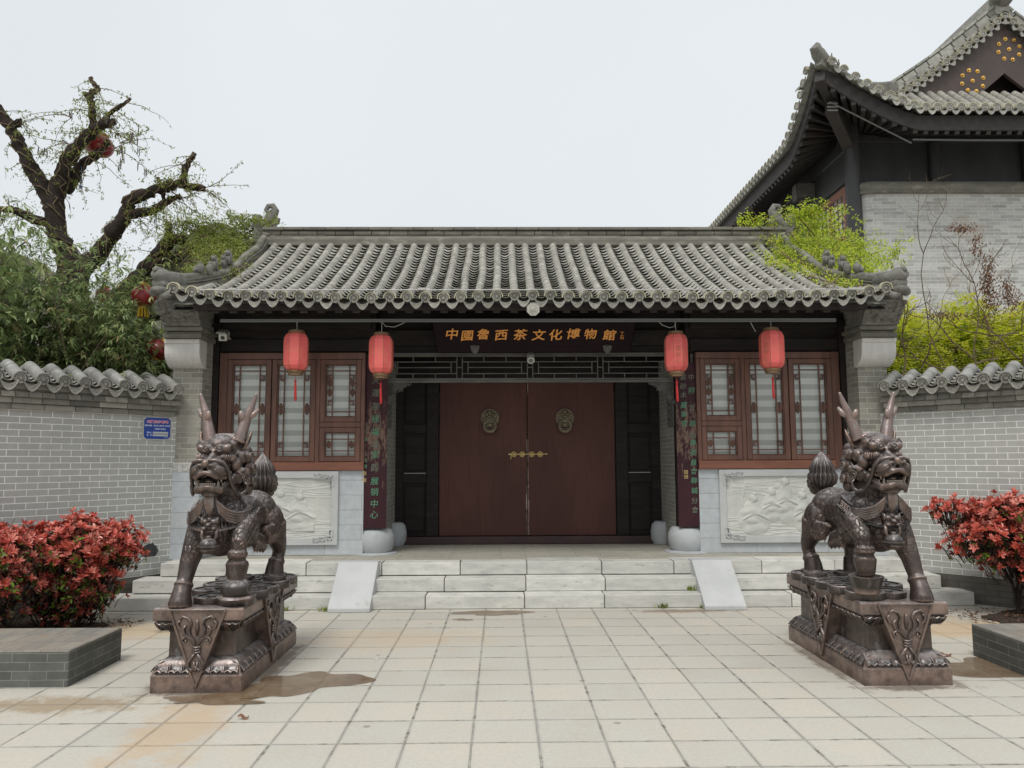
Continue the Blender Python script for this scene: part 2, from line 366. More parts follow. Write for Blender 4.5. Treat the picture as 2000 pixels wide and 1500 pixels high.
MT['tassel'] = M('red_tassel_silk', (0.55, 0.03, 0.025), (0.35, 0.02, 0.02), 40, 0.6, 0.6, 90, 0.004)
MT['wire'] = M('pale_cable', (0.42, 0.42, 0.40), None, 10, 0.5, 0)
MT['soil'] = M('dark_soil', (0.06, 0.042, 0.03), (0.035, 0.024, 0.018), 9, 0.95, 1.0, 25, 0.03, c3=(0.12, 0.075, 0.04), t3=(0.58, 0.7), s3=18)
MT['bark'] = M('dark_bark', (0.034, 0.022, 0.016), (0.018, 0.012, 0.009), 9, 0.95, 1.0, 22, 0.03, c3=(0.10, 0.075, 0.05), t3=(0.6, 0.75), s3=12)
MT['twig'] = M('pale_vine_stem', (0.17, 0.125, 0.075), (0.10, 0.07, 0.045), 9, 0.9, 0.4, 40, 0.005, var=0.2)

def leafmat(name, stops, rough=0.45, trans=0.25):
    mt, N, L, P = newmat(name)
    a = N.new('ShaderNodeAttribute'); a.attribute_name = 'var'
    r = N.new('ShaderNodeValToRGB'); L.new(a.outputs['Fac'], r.inputs[0]); r.color_ramp.interpolation = 'LINEAR'
    el = r.color_ramp.elements
    el[0].position, el[0].color = stops[0][0], rgb(stops[0][1]); el[1].position, el[1].color = stops[-1][0], rgb(stops[-1][1])
    for p, c in stops[1:-1]: q = el.new(p); q.color = rgb(c)
    L.new(r.outputs[0], P.inputs['Base Color']); P.inputs['Roughness'].default_value = rough
    tr = N.new('ShaderNodeBsdfTranslucent'); L.new(r.outputs[0], tr.inputs['Color'])
    mx = N.new('ShaderNodeMixShader'); mx.inputs[0].default_value = trans
    o = N['Material Output']; L.new(P.outputs[0], mx.inputs[1]); L.new(tr.outputs[0], mx.inputs[2]); L.new(mx.outputs[0], o.inputs['Surface'])
    return mt
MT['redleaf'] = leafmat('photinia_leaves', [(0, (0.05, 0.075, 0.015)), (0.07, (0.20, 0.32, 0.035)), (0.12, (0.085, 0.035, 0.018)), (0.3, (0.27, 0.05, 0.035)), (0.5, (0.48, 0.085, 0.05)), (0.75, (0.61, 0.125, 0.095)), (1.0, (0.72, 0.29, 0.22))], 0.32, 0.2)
MT['bamboo'] = leafmat('bamboo_leaves', [(0, (0.09, 0.125, 0.05)), (0.5, (0.28, 0.37, 0.15)), (0.8, (0.46, 0.54, 0.25)), (0.93, (0.58, 0.60, 0.30)), (1.0, (0.42, 0.32, 0.17))], 0.45, 0.38)
MT['vineleaf'] = leafmat('vine_leaves', [(0, (0.10, 0.14, 0.03)), (0.5, (0.24, 0.30, 0.06)), (0.85, (0.36, 0.40, 0.09)), (1.0, (0.42, 0.38, 0.14))], 0.6, 0.35)
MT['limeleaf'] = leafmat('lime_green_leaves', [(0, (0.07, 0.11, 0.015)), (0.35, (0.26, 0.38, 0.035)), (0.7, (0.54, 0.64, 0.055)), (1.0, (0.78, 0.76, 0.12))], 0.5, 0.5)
MT['dryleaf'] = leafmat('dry_brown_leaves', [(0, (0.07, 0.035, 0.02)), (0.6, (0.17, 0.08, 0.045)), (1.0, (0.28, 0.16, 0.09))], 0.8, 0.1)
MT['pod'] = leafmat('grey_seed_pods', [(0, (0.07, 0.06, 0.05)), (1.0, (0.17, 0.14, 0.11))], 0.8, 0.1)
# ------------------------------------------------------------------ ground, soil, puddles, steps
XC = 0.38
MT['rafterwood'] = M('grey_brown_rafter_timber', (.060, .052, .047), (.040, .034, .031), 5, .6, .3, 20, .003, var=.2, spec=.2)
g = MB(); g.quad((-150, -150, 0), (150, -150, 0), (150, 400, 0), (-150, 400, 0))
# ground sheet: paving in the forecourt (reaches the horizon)
tag(g.build('paving', MT['paving']), kind='structure')
def blob_sheet(name, cx, cy, rx, ry, z, mat, seed, rough=0.3, rot=0, n=90):
    rr = random.Random(seed); ph = [rr.uniform(0, 6.28) for _ in range(9)]
    b = MB(); pts = []
    for k in range(n):
        t = 2*PI*k/n
        s_ = 1 + rough*sum(math.sin((j+2)*t+ph[j])/(j+2) for j in range(9))
        x, y = rx*s_*math.cos(t), ry*s_*math.sin(t)
        pts.append((cx+x*math.cos(rot)-y*math.sin(rot), cy+x*math.sin(rot)+y*math.cos(rot), z))
    b.f.append([b.av(p) for p in pts]); b.a.append(0.5)
    return tag(b.build(name, mat), kind='structure')
mt, N, L, P = newmat('muddy_water')
tcw = N.new('ShaderNodeTexCoord').outputs['Object']
cw = mixc(N, L, mr(N, L, noise_(N, L, tcw, 6, 5), 0.35, 0.65), (0.16, 0.095, 0.05), (0.26, 0.19, 0.12))
L.new(cw, P.inputs['Base Color']); P.inputs['Roughness'].default_value = 0.12; P.inputs['IOR'].default_value = 1.33
tb = N.new('ShaderNodeBsdfTransparent'); mxs = N.new('ShaderNodeMixShader'); mxs.inputs[0].default_value = 0.72
L.new(tb.outputs[0], mxs.inputs[1]); L.new(P.outputs[0], mxs.inputs[2]); L.new(mxs.outputs[0], N['Material Output'].inputs['Surface'])
MT['water'] = mt
blob_sheet('puddle', -1.52, 5.75, 0.46, 0.30, 0.004, mt, 3, 0.35, 0.5)
blob_sheet('puddle', -1.95, 5.42, 0.34, 0.10, 0.008, mt, 5, 0.4)
blob_sheet('puddle', -0.10, 8.36, 0.36, 0.15, 0.004, mt, 8, 0.3)
blob_sheet('puddle', -0.40, 8.02, 0.10, 0.05, 0.004, mt, 9, 0.3)
blob_sheet('puddle', 3.85, 6.05, 0.55, 0.30, 0.004, mt, 12, 0.35, 0.2)
blob_sheet('soil_bed', -4.55, 7.55, 0.75, 0.55, 0.012, MT['soil'], 21, 0.2, -0.5)
blob_sheet('soil_bed', 5.45, 7.75, 0.75, 0.5, 0.012, MT['soil'], 22, 0.2, 0.6)

def steps():
    b = MB(); rr = random.Random(4)
    rows = [(8.57, 0.0, 0.148, -4.33, 5.20, 8.90), (8.80, 0.148, 0.298, -4.12, 4.97, 9.12), (9.03, 0.298, 0.45, -3.92, 4.72, 9.40)]
    for (y, z0, z1, xa, xb, yb) in rows:
        x = xa
        while x < xb-0.05:
            w_ = rr.uniform(0.75, 1.15)
            if xb-x-w_ < 0.4: w_ = xb-x
            g_ = 0.0045
            b.cur = rr.random()
            dy = rr.uniform(-.009, .009); dz = rr.uniform(-.008, .003)
            b.box(x+g_, x+w_-g_, y+dy, yb, z0+0.0045 if z0 else 0.003, z1+dz)
            x += w_
    o = b.build('stone_steps', MT['stone'], bevel=0.008, seg=2); tag(o, kind='structure')
    # dark packing behind the joints
    b = MB()
    for (y, z0, z1, xa, xb, yb) in rows: b.box(xa+.02, xb-.02, y+0.02, yb-.02, z0, z1-0.008)
    b.box(-3.9, 4.7, 9.3, 14, 0, 0.44)
    tag(b.build('step_core', MT['basebrick']), kind='structure')
    # brick laid platform floor
    b = MB(); b.box(-3.90, 4.70, 9.25, 11.2, 0.40, 0.446)
    mt = MBr('platform_floor_stone', 0.62, 0.135, 0.003, (0.42, 0.40, 0.335), (0.34, 0.325, 0.275), (0.13, 0.12, 0.10), offs=(40, 40.06), plan=True, rough=0.75, stain=(0.5, 0.47, 0.40), stainf=0.5)
    tag(b.build('platform_floor', mt), kind='structure')
    # sloping cheek slabs either side of the middle flight
    for xa, xb in ((-1.86, -1.41), (2.18, 2.63)):
        b = MB(); b.prism([(8.42, 0), (8.42, .045), (8.96, .464), (9.12, .464), (9.12, 0)], (xa, 0, 0), (0, 1, 0), (0, 0, 1), (xb-xa, 0, 0))
        tag(b.build('sloping_cheek_stone', MT['stone2'], bevel=0.006, seg=2), kind='structure')
    # weeds in the joints
    b = MB()
    for (x, y, z) in ((-1.92, 8.5, 0), (-2.35, 8.55, 0), (2.12, 8.78, .15), (1.75, 8.55, 0), (2.2, 8.5, 0)):
        for k in range(26):
            a = rr.uniform(0, 6.3); l = rr.uniform(.02, .07); p = Vector((x+rr.gauss(0, .03), y+rr.gauss(0, .015), z))
            q = p+Vector((math.cos(a)*l*.7, math.sin(a)*l*.5, l)); s_ = Vector((math.sin(a), -math.cos(a), 0))*.008
            b.cur = rr.random(); b.quad(p, (p+q)/2+s_, q, (p+q)/2-s_)
    o = b.build('weeds', MT['vineleaf'], fix=False)
    tag(o, 'small green weeds sprouting from the step joints', 'weeds', kind='stuff')
steps()

# ------------------------------------------------------------------ tile roofs
def frame_pts(o, r, u, n):
    return lambda x, y, z: o + r*x + n*y + u*z      # x along eave, y outwards, z up
def tile_end(mb, rim, o, r, n, u, R=0.062):
    """round moulded antefix with a raised rim; rim gets the pale upper half ring"""
    P_ = frame_pts(Vector(o), Vector(r), Vector(u), Vector(n))
    K = 16
    prof = [(0, .012), (R*.22, .010), (R*.34, -.004), (R*.62, -.006), (R*.74, .012), (R*.92, .014), (R, .004), (R, -.03)]
    rings = []
    for (q, h) in prof:
        rings.append([mb.av(P_(q*math.cos(t), h, q*math.sin(t))) for t in (2*PI*j/K for j in range(K))])
    for k in range(len(rings)-1):
        for j in range(K): mb.af([rings[k][j], rings[k][(j+1) % K], rings[k+1][(j+1) % K], rings[k+1][j]])
    if rim is not None:
        H = 10; rs = []
        for (q, h) in ((R*1.12, -.03), (R*1.12, .018), (R*1.36, .018), (R*1.36, -.03)):
            rs.append([rim.av(P_(q*math.cos(t), h, q*math.sin(t))) for t in (PI*(-.04+1.08*j/H) for j in range(H+1))])
        for k in range(3):
            for j in range(H): rim.af([rs[k][j], rs[k][j+1], rs[k+1][j+1], rs[k+1][j]])
def drip(mb, o, r, n, u, w=0.145, h=0.078):
    """pointed drip tile with scalloped lower edge, curved like its pan"""
    P_ = frame_pts(Vector(o), Vector(r), Vector(u), Vector(n))
    K = 12; top = []; bot = []; tb = []; bb = []; mid = []
    for k in range(K+1):
        s_ = -1+2*k/K; x = s_*w/2
        zt = -.022+0.050*(s_*s_)
        zb = -h*.86*(1-abs(s_)**2.7) - h*.12*max(0, 1-abs(s_)*1.8) + 0.020*(s_*s_)
        top.append(mb.av(P_(x, .006, zt))); tb.append(mb.av(P_(x, -.02, zt)))
        mid.append(mb.av(P_(x*.84, .0, (zt-.006)*.55+zb*.45))); bot.append(mb.av(P_(x, .010, zb))); bb.append(mb.av(P_(x, -.012, zb)))
    for k in range(K):
        mb.af([top[k], top[k+1], mid[k+1], mid[k]]); mb.af([mid[k], mid[k+1], bot[k+1], bot[k]])
        mb.af([bot[k], bot[k+1], bb[k+1], bb[k]]); mb.af([top[k+1], top[k], tb[k], tb[k+1]]); mb.af([bb[k], bb[k+1], tb[k+1], tb[k]])
def resample(path, ds):
    out_ = [Vector(path[0])]; acc = 0
    for a, b in zip(path[:-1], path[1:]):
        a = Vector(a); b = Vector(b); l = (b-a).length; t = ds-acc
        while t <= l:
            out_.append(a+(b-a)*(t/l)); t += ds
        acc = (acc+l) % ds
    return out_
def cover_row(mb, path, side, R=0.06, ds=0.2, rr=random, n=7):
    """row of half-round cover tiles along a 3-D path; side = unit vector across"""
    pts = resample(path, ds/2)
    side = Vector(side)
    for k in range(0, len(pts)-1, 2):
        seg = pts[k:k+3]
        if len(seg) < 2: break
        mb.cur = min(1, max(0, rr.gauss(.5, .26)))
        rings = []
        for i, p in enumerate(seg):
            d = (pts[min(k+i+1, len(pts)-1)]-pts[max(k+i-1, 0)]).normalized(); up = side.cross(d); up = up if up.z > 0 else -up
            q = R*(1.025-.025*i)
            rings.append([mb.av(p+side*(q*math.cos(t))+up*(q*math.sin(t)*1.05)) for t in (PI*(-.08+1.16*j/n) for j in range(n+1))])
        for a in range(len(rings)-1):
            for j in range(n): mb.af([rings[a][j], rings[a][j+1], rings[a+1][j+1], rings[a+1][j]])
        c = mb.av(seg[0]-Vector((0, 0, .01)));
        for j in range(n): mb.af([rings[0][j], c, rings[0][j+1]])
def pan_row(mb, path, side, W=0.15, ds=0.068, rr=random, lift=0.036):
    pts = resample(path, ds); side = Vector(side); K = 6
    for k in range(len(pts)-1):
        p = pts[k]; d = (pts[min(k+1, len(pts)-1)]-pts[max(k-1, 0)]).normalized(); up = side.cross(d); up = up if up.z > 0 else -up
        q = p+d*ds*1.25; mb.cur = min(1, max(0, rr.gauss(.5, .2)))
        jx = rr.gauss(0, .003); jz = rr.gauss(0, .002)
        f = []; bk = []; lo = []
        for j in range(K+1):
            s_ = -1+2*j/K; hh = .052*s_*s_-.032
            f.append(mb.av(p+side*(s_*W/2+jx)+up*(hh+lift+jz))); bk.append(mb.av(q+side*(s_*W/2+jx)+up*(hh)))
            lo.append(mb.av(p+side*(s_*W/2+jx)+up*(hh+lift-.010+jz)+d*.004))
        for j in range(K):
            mb.af([f[j], f[j+1], bk[j+1], bk[j]]); mb.af([lo[j], lo[j+1], f[j+1], f[j]])

# ------------------------------------------------------------------ the gatehouse
GH = empty('gatehouse', (XC, 9.0, 0.0), label='low grey-tiled gatehouse with red-brown double doors and lattice windows', cat='gatehouse')
bpy.context.view_layer.update()
def fin(o, parent=None):
    """parent o (built in world coordinates) to the gatehouse keeping it where it is"""
    p = parent or GH
    o.parent = p
    base = Vector((0, 0, 0)); q = p
    while q is not None: base = base + q.location; q = q.parent
    o.location = -base
    return o
def GB(mb, name, mat, parent=None, split=False, **k):
    if split:
        for m_ in mb.islands(): o = GB(m_, name, mat, parent, **k)
        return o
    o = mb.build(name, mat, **k)
    return fin(o, parent)

EY, EZ = 8.72, 3.475            # eave line (centre of the round tile ends)
RY, RZ = 11.30, 4.88            # foot of ridge
def prof(t):                    # slightly sagging slope
    return Vector((0, EY+(RY-EY)*t, EZ+(RZ-EZ)*(0.74*t+0.26*t*t)))
def roof():
    rr = random.Random(11)
    cov = MB(); pan = MB(); end = MB(); dr = MB(); rim = MB(); und = MB()
    sp = 0.2048; n = 41; x0 = XC-.02-sp*20
    def tmax(x):                # rows at the two sides stop under the verge ridge
        dx = abs(x-(XC-.02)); lim = 3.80
        return 1.0 if dx < lim-.02 else max(0.07, 0.36*(1-(dx-lim)/.42))
    for i in range(n):
        x = x0+i*sp; tm = tmax(x); lift = 0.10*max(0, (abs(x-XC)-3.2)/0.9)**2
        jx = rr.gauss(0, .005); wv = .010*math.sin(x*1.9+.6)+.006*math.sin(x*4.3)
        path = [prof(tm*k/24)+Vector((x+jx*math.sin(k*.4), 0, lift*(1-k/24)+wv*(1-k/24)+rr.gauss(0, .0015))) for k in range(25)]
        cover_row(cov, path, (1, 0, 0), 0.052, 0.2, rr)
        jz = rr.gauss(0, .004)+wv
        end.cur = rr.random(); rim.cur = rr.random()
        tile_end(end, rim, (x+rr.gauss(0, .003), EY-.035, EZ+lift+jz), (1, 0, 0), (0, -1, -.12), (0, -.12, 1), 0.055)
    for i in range(n+1):
        x = x0+(i-.5)*sp; tm = tmax(x); lift = 0.10*max(0, (abs(x-XC)-3.2)/0.9)**2
        path = [prof(tm*k/24)+Vector((x, 0, lift*(1-k/24))) for k in range(25)]
        pan_row(pan, path, (1, 0, 0), 0.165, 0.125, rr)
        dr.cur = rr.random()
        drip(dr, (x, EY-.05, EZ-.045+lift+rr.gauss(0, .004)+.010*math.sin(x*1.9+.6)+.006*math.sin(x*4.3)), (1, 0, 0), (0, -1, -.15), (0, -.15, 1), 0.165, 0.088)
    R_ = GB(cov, 'roof', MT['tile'], smooth=False, fix=False, angle=50)
    GB(pan, 'pan_tiles', MT['pan'], R_, fix=False, angle=60); GB(end, 'round_tile_end', MT['tileend'], R_, split=True, fix=False, angle=40)
    GB(dr, 'drip_tile', MT['tileend'], R_, split=True, fix=False, angle=40); GB(rim, 'tile_end_rim', MT['rim'], R_, split=True, fix=False, angle=60)
    # bedding under the tiles and the back slope
    b = MB()
    xs0, xs1 = XC-4.22, XC+4.18
    for k in range(12):
        t0, t1 = k/12, (k+1)/12; a = prof(t0); c = prof(t1)
        b.quad((xs0+.06, a.y+.05, a.z-.062), (xs1-.06, a.y+.05, a.z-.062), (xs1-.06, c.y, c.z-.05), (xs0+.06, c.y, c.z-.05))
        a2 = (2*RY-a.y, a.z); c2 = (2*RY-c.y, c.z)
        b.quad((xs0, a2[0], a2[1]), (xs1, a2[0], a2[1]), (xs1, c2[0], c2[1]), (xs0, c2[0], c2[1]))
    GB(b, 'roof_bedding', MT['pan'], R_)
    # soffit
    b = MB(); b.cur = .4
    for k in range(6):
        t0, t1 = k/12, (k+1)/12; a = prof(t0); c = prof(t1)
        b.quad((xs0+.05, a.y+.10, a.z-.115), (xs1-.05, a.y+.10, a.z-.115), (xs1-.05, c.y, c.z-.12), (xs0+.05, c.y, c.z-.12))
    b.box(xs0+.3, xs1-.3, EY+.035, EY+.075, EZ-.135, EZ-.055)           # fascia board
    GB(b, 'soffit_board', MT['darkwood'], R_)
    # ridge: stepped brick courses
    b = MB(); rr = random.Random(3)
    xa, xb = XC-3.93, XC+3.90
    def course(z0, z1, yy, l, r_=0.01):
        x = xa
        while x < xb-.01:
            w_ = min(l*rr.uniform(.9, 1.1), xb-x); b.cur = rr.random(); dz = rr.gauss(0, .002)
            b.box(x+.003, x+w_-.003, RY-yy, RY+yy, z0+dz, z1+dz); x += w_
    b.box(xa, xb, RY-.20, RY+.20, RZ-.10, RZ+.005)
    course(RZ+.005, RZ+.055, .115, .30); course(RZ+.055, RZ+.075, .085, .9)
    course(RZ+.16, RZ+.20, .115, .32)
    b.cur = .6; b.box(xa, xb, RY-.075, RY+.075, RZ+.198, RZ+.216)
    x = xa
    while x < xb:                                                     # half-round course
        w_ = min(.27, xb-x); b.cur = rr.random()
        b.tube([(x+.004, RY-.045, RZ+.118), (x+w_-.004, RY-.045, RZ+.118)], .045, 12); x += w_
    b.cur = .2; b.box(xa, xb, RY-.04, RY+.06, RZ+.07, RZ+.17)
    GB(b, 'ridge', MT['ridge'], R_, bevel=.004)
    # mortar fillet at the foot of the ridge
    b = MB(); b.tube([(xa, RY-.13, RZ-.03), (xb, RY-.13, RZ-.03)], .075, 10); GB(b, 'ridge_fillet', MT['ridge'], R_, smooth=True)
    # verge ridges with upturned corner and figures, ridge-end ornaments
    for s_ in (-1, 1):
        xr = XC-.02+s_*3.84
        path = [Vector((xr, RY-.15, RZ+.02))]
        for k in range(1, 15):
            t = 1-k/15*.72; p = prof(t); path.append(Vector((xr+s_*.02*math.sin(k), p.y, p.z+.06)))
        path += [Vector((xr+s_*.07, 9.38, EZ+.36)), Vector((xr+s_*.17, 9.16, EZ+.27)), Vector((xr+s_*.28, 8.96, EZ+.20)), Vector((xr+s_*.38, 8.80, EZ+.165)), Vector((xr+s_*.44, 8.70, EZ+.16))]
        b = MB()
        for off, r0, fl in ((0.07, .048, 1.0), (0.0, .042, 1.3)):
            pts = [p+Vector((0, 0, off)) for p in path]
            for k in range(len(pts)-1):
                b.cur = rr.random(); b.tube([pts[k], pts[k+1]], [r0*1.04, r0*.98], 12, flat=fl)
        for k in range(len(path)-1):
            b.cur = .3; b.bar(path[k]+Vector((0, 0, -.05)), path[k+1]+Vector((0, 0, -.05)), .14, .10)
            b.cur = .7; b.bar(path[k]+Vector((0, 0, .032)), path[k+1]+Vector((0, 0, .032)), .13, .014)
        VR = GB(b, 'verge_ridge', MT['ridge'], R_, angle=45)
        # outermost cover rows lying just inside the verge
        b = MB()
        # upturned corner block with three lobes hanging below
        tip = path[-1]
        b.cur = .5
        b.tube([path[-4]+Vector((0, 0, .09)), path[-3]+Vector((0, 0, .10)), path[-2]+Vector((0, 0, .12)), tip+Vector((0, 0, .15)), tip+Vector((s_*.02, -.04, .165)), tip+Vector((s_*.03, -.07, .14))], [.045, .05, .052, .05, .038, .018], 12)
        b.tube([path[-3]+Vector((0, 0, .03)), tip+Vector((0, 0, .09)), tip+Vector((s_*.02, -.06, .12))], [.08, .09, .06], 12)
        b.tube([path[-3]+Vector((0, 0, -.06)), tip+Vector((0, 0, .0)), tip+Vector((-s_*.01, -.05, .01))], [.07, .085, .06], 12)
        b.ell(tip+Vector((-s_*.01, -.0, -.07)), (.10, .08, .055)); b.ell(tip+Vector((s_*.07, .03, -.09)), (.05, .06, .05)); b.ell(tip+Vector((-s_*.10, -.02, -.14)), (.06, .04, .04))
        GB(b, 'corner_ornament', MT['carve'], R_, smooth=True)
        for q, (k, sc) in enumerate(((-5, 1.15), (-6, 1.0), (-7, 1.25))):   # small seated beasts along the corner ridge
            b = MB()
            p = path[k]+Vector((0, 0, .15)); sc *= .9
            b.ell(p+Vector((0, 0, .05*sc)), (.04*sc, .06*sc, .055*sc)); b.ell(p+Vector((0, -.03*sc, .115*sc)), (.032*sc, .04*sc, .035*sc))
            for dx in (-.02, .02):
                b.tube([p+Vector((dx*sc, -.045*sc, .08*sc)), p+Vector((dx*sc, -.055*sc, -.02))], .013*sc, 6)
                b.tube([p+Vector((dx*sc, .02*sc, .04*sc)), p+Vector((dx*sc, .04*sc, -.02))], .016*sc, 6)
                b.ell(p+Vector((dx*sc, -.02*sc, .15*sc)), (.01*sc, .01*sc, .02*sc))
            b.tube([p+Vector((0, .05*sc, .04*sc)), p+Vector((0, .09*sc, .10*sc)), p+Vector((0, .07*sc, .16*sc))], [.018*sc, .016*sc, .006], 6)
            GB(b, 'ridge_beast', MT['carve'], R_, smooth=True)
        b = MB()
        # the carved panel of three humped riders next the corner
        p = path[-4]+Vector((-s_*.02, 0, .15))
        for dx, h in ((-.06, .06), (0, .085), (.07, .10)):
            b.ell(p+Vector((-s_*dx*1.2, abs(dx), h*.5)), (.045, .05, h*.75)); b.ell(p+Vector((-s_*dx*1.2, abs(dx)-.01, h*1.15)), (.022, .024, .026))
        GB(b, 'ridge_figures', MT['carve'], R_, smooth=True)
        # ridge-end ornament: curled dragon-fish tail
        xe = XC-.02+s_*3.88; o = Vector((xe, RY, RZ+.20)); b = MB(); b.cur = .4
        b.box(xe-.16, xe+.16, RY-.08, RY+.08, RZ-.02, RZ+.20)
        def Q(u, v, d=0): return o+Vector((-s_*u, d, v))
        spi = [Q(-.14, .02), Q(-.05, .05), Q(.03, .12), Q(.10, .20), Q(.13, .29), Q(.09, .36), Q(.02, .355), Q(-.01, .30), Q(.02, .25), Q(.06, .265), Q(.055, .30)]
        b.tube(spi, [.05, .065, .07, .065, .055, .045, .04, .035, .03, .025, .018], 10, flat=1.0)
        b.tube([Q(.0, .03), Q(.09, .06), Q(.17, .12), Q(.19, .17)], [.05, .05, .035, .02], 8)
        b.prism([(-.17, 0), (.15, 0), (.14, .20), (.10, .30), (.0, .24), (-.06, .10)], o+Vector((0, -.03, 0)), (-s_, 0, 0), (0, 0, 1), (0, .06, 0))
        b.prism([(-.22, .0), (-.08, 0), (-.10, .10), (-.08, .21), (-.15, .22), (-.21, .21), (-.19, .10)], o+Vector((0, -.05, 0)), (-s_, 0, 0), (0, 0, 1), (0, .1, 0))
        GB(b, 'ridge_end_ornament', MT['carve'], R_, angle=50)
    # rafters
    b = MB(); rr = random.Random(5)
    for i in range(42):
        x = x0+(i-.5)*sp+.1
        if x < xs0+.45 or x > xs1-.45: continue
        b.cur = rr.random()
        a = prof(.055)+Vector((x, 0, -.165)); c = prof(.48)+Vector((x, 0, -.165))
        b.bar(a, c, .085, .085)
    GB(b, 'rafters', MT['rafterwood'], GH)
    b = MB(); b.tube([(XC-3.70, 9.02, 3.262), (XC+3.62, 9.02, 3.255)], .013, 8); b.box(XC-3.7, XC+3.62, 9.01, 9.03, 3.265, 3.285)
    GB(b, 'light_tube', MT['steel'], GH)
    b = MB(); pts = [(XC-3.80+7.6*k/60, EY-.075, EZ+.078+.003*math.sin(k*1.7)) for k in range(61)]; b.tube(pts, .0075, 6)
    for x in (-3.1, -.95, 2.1, 4.0): b.box(x, x+.09, EY-.09, EY-.05, EZ+.075, EZ+.10)
    GB(b, 'eave_cable', MT['wire'], GH)
roof()

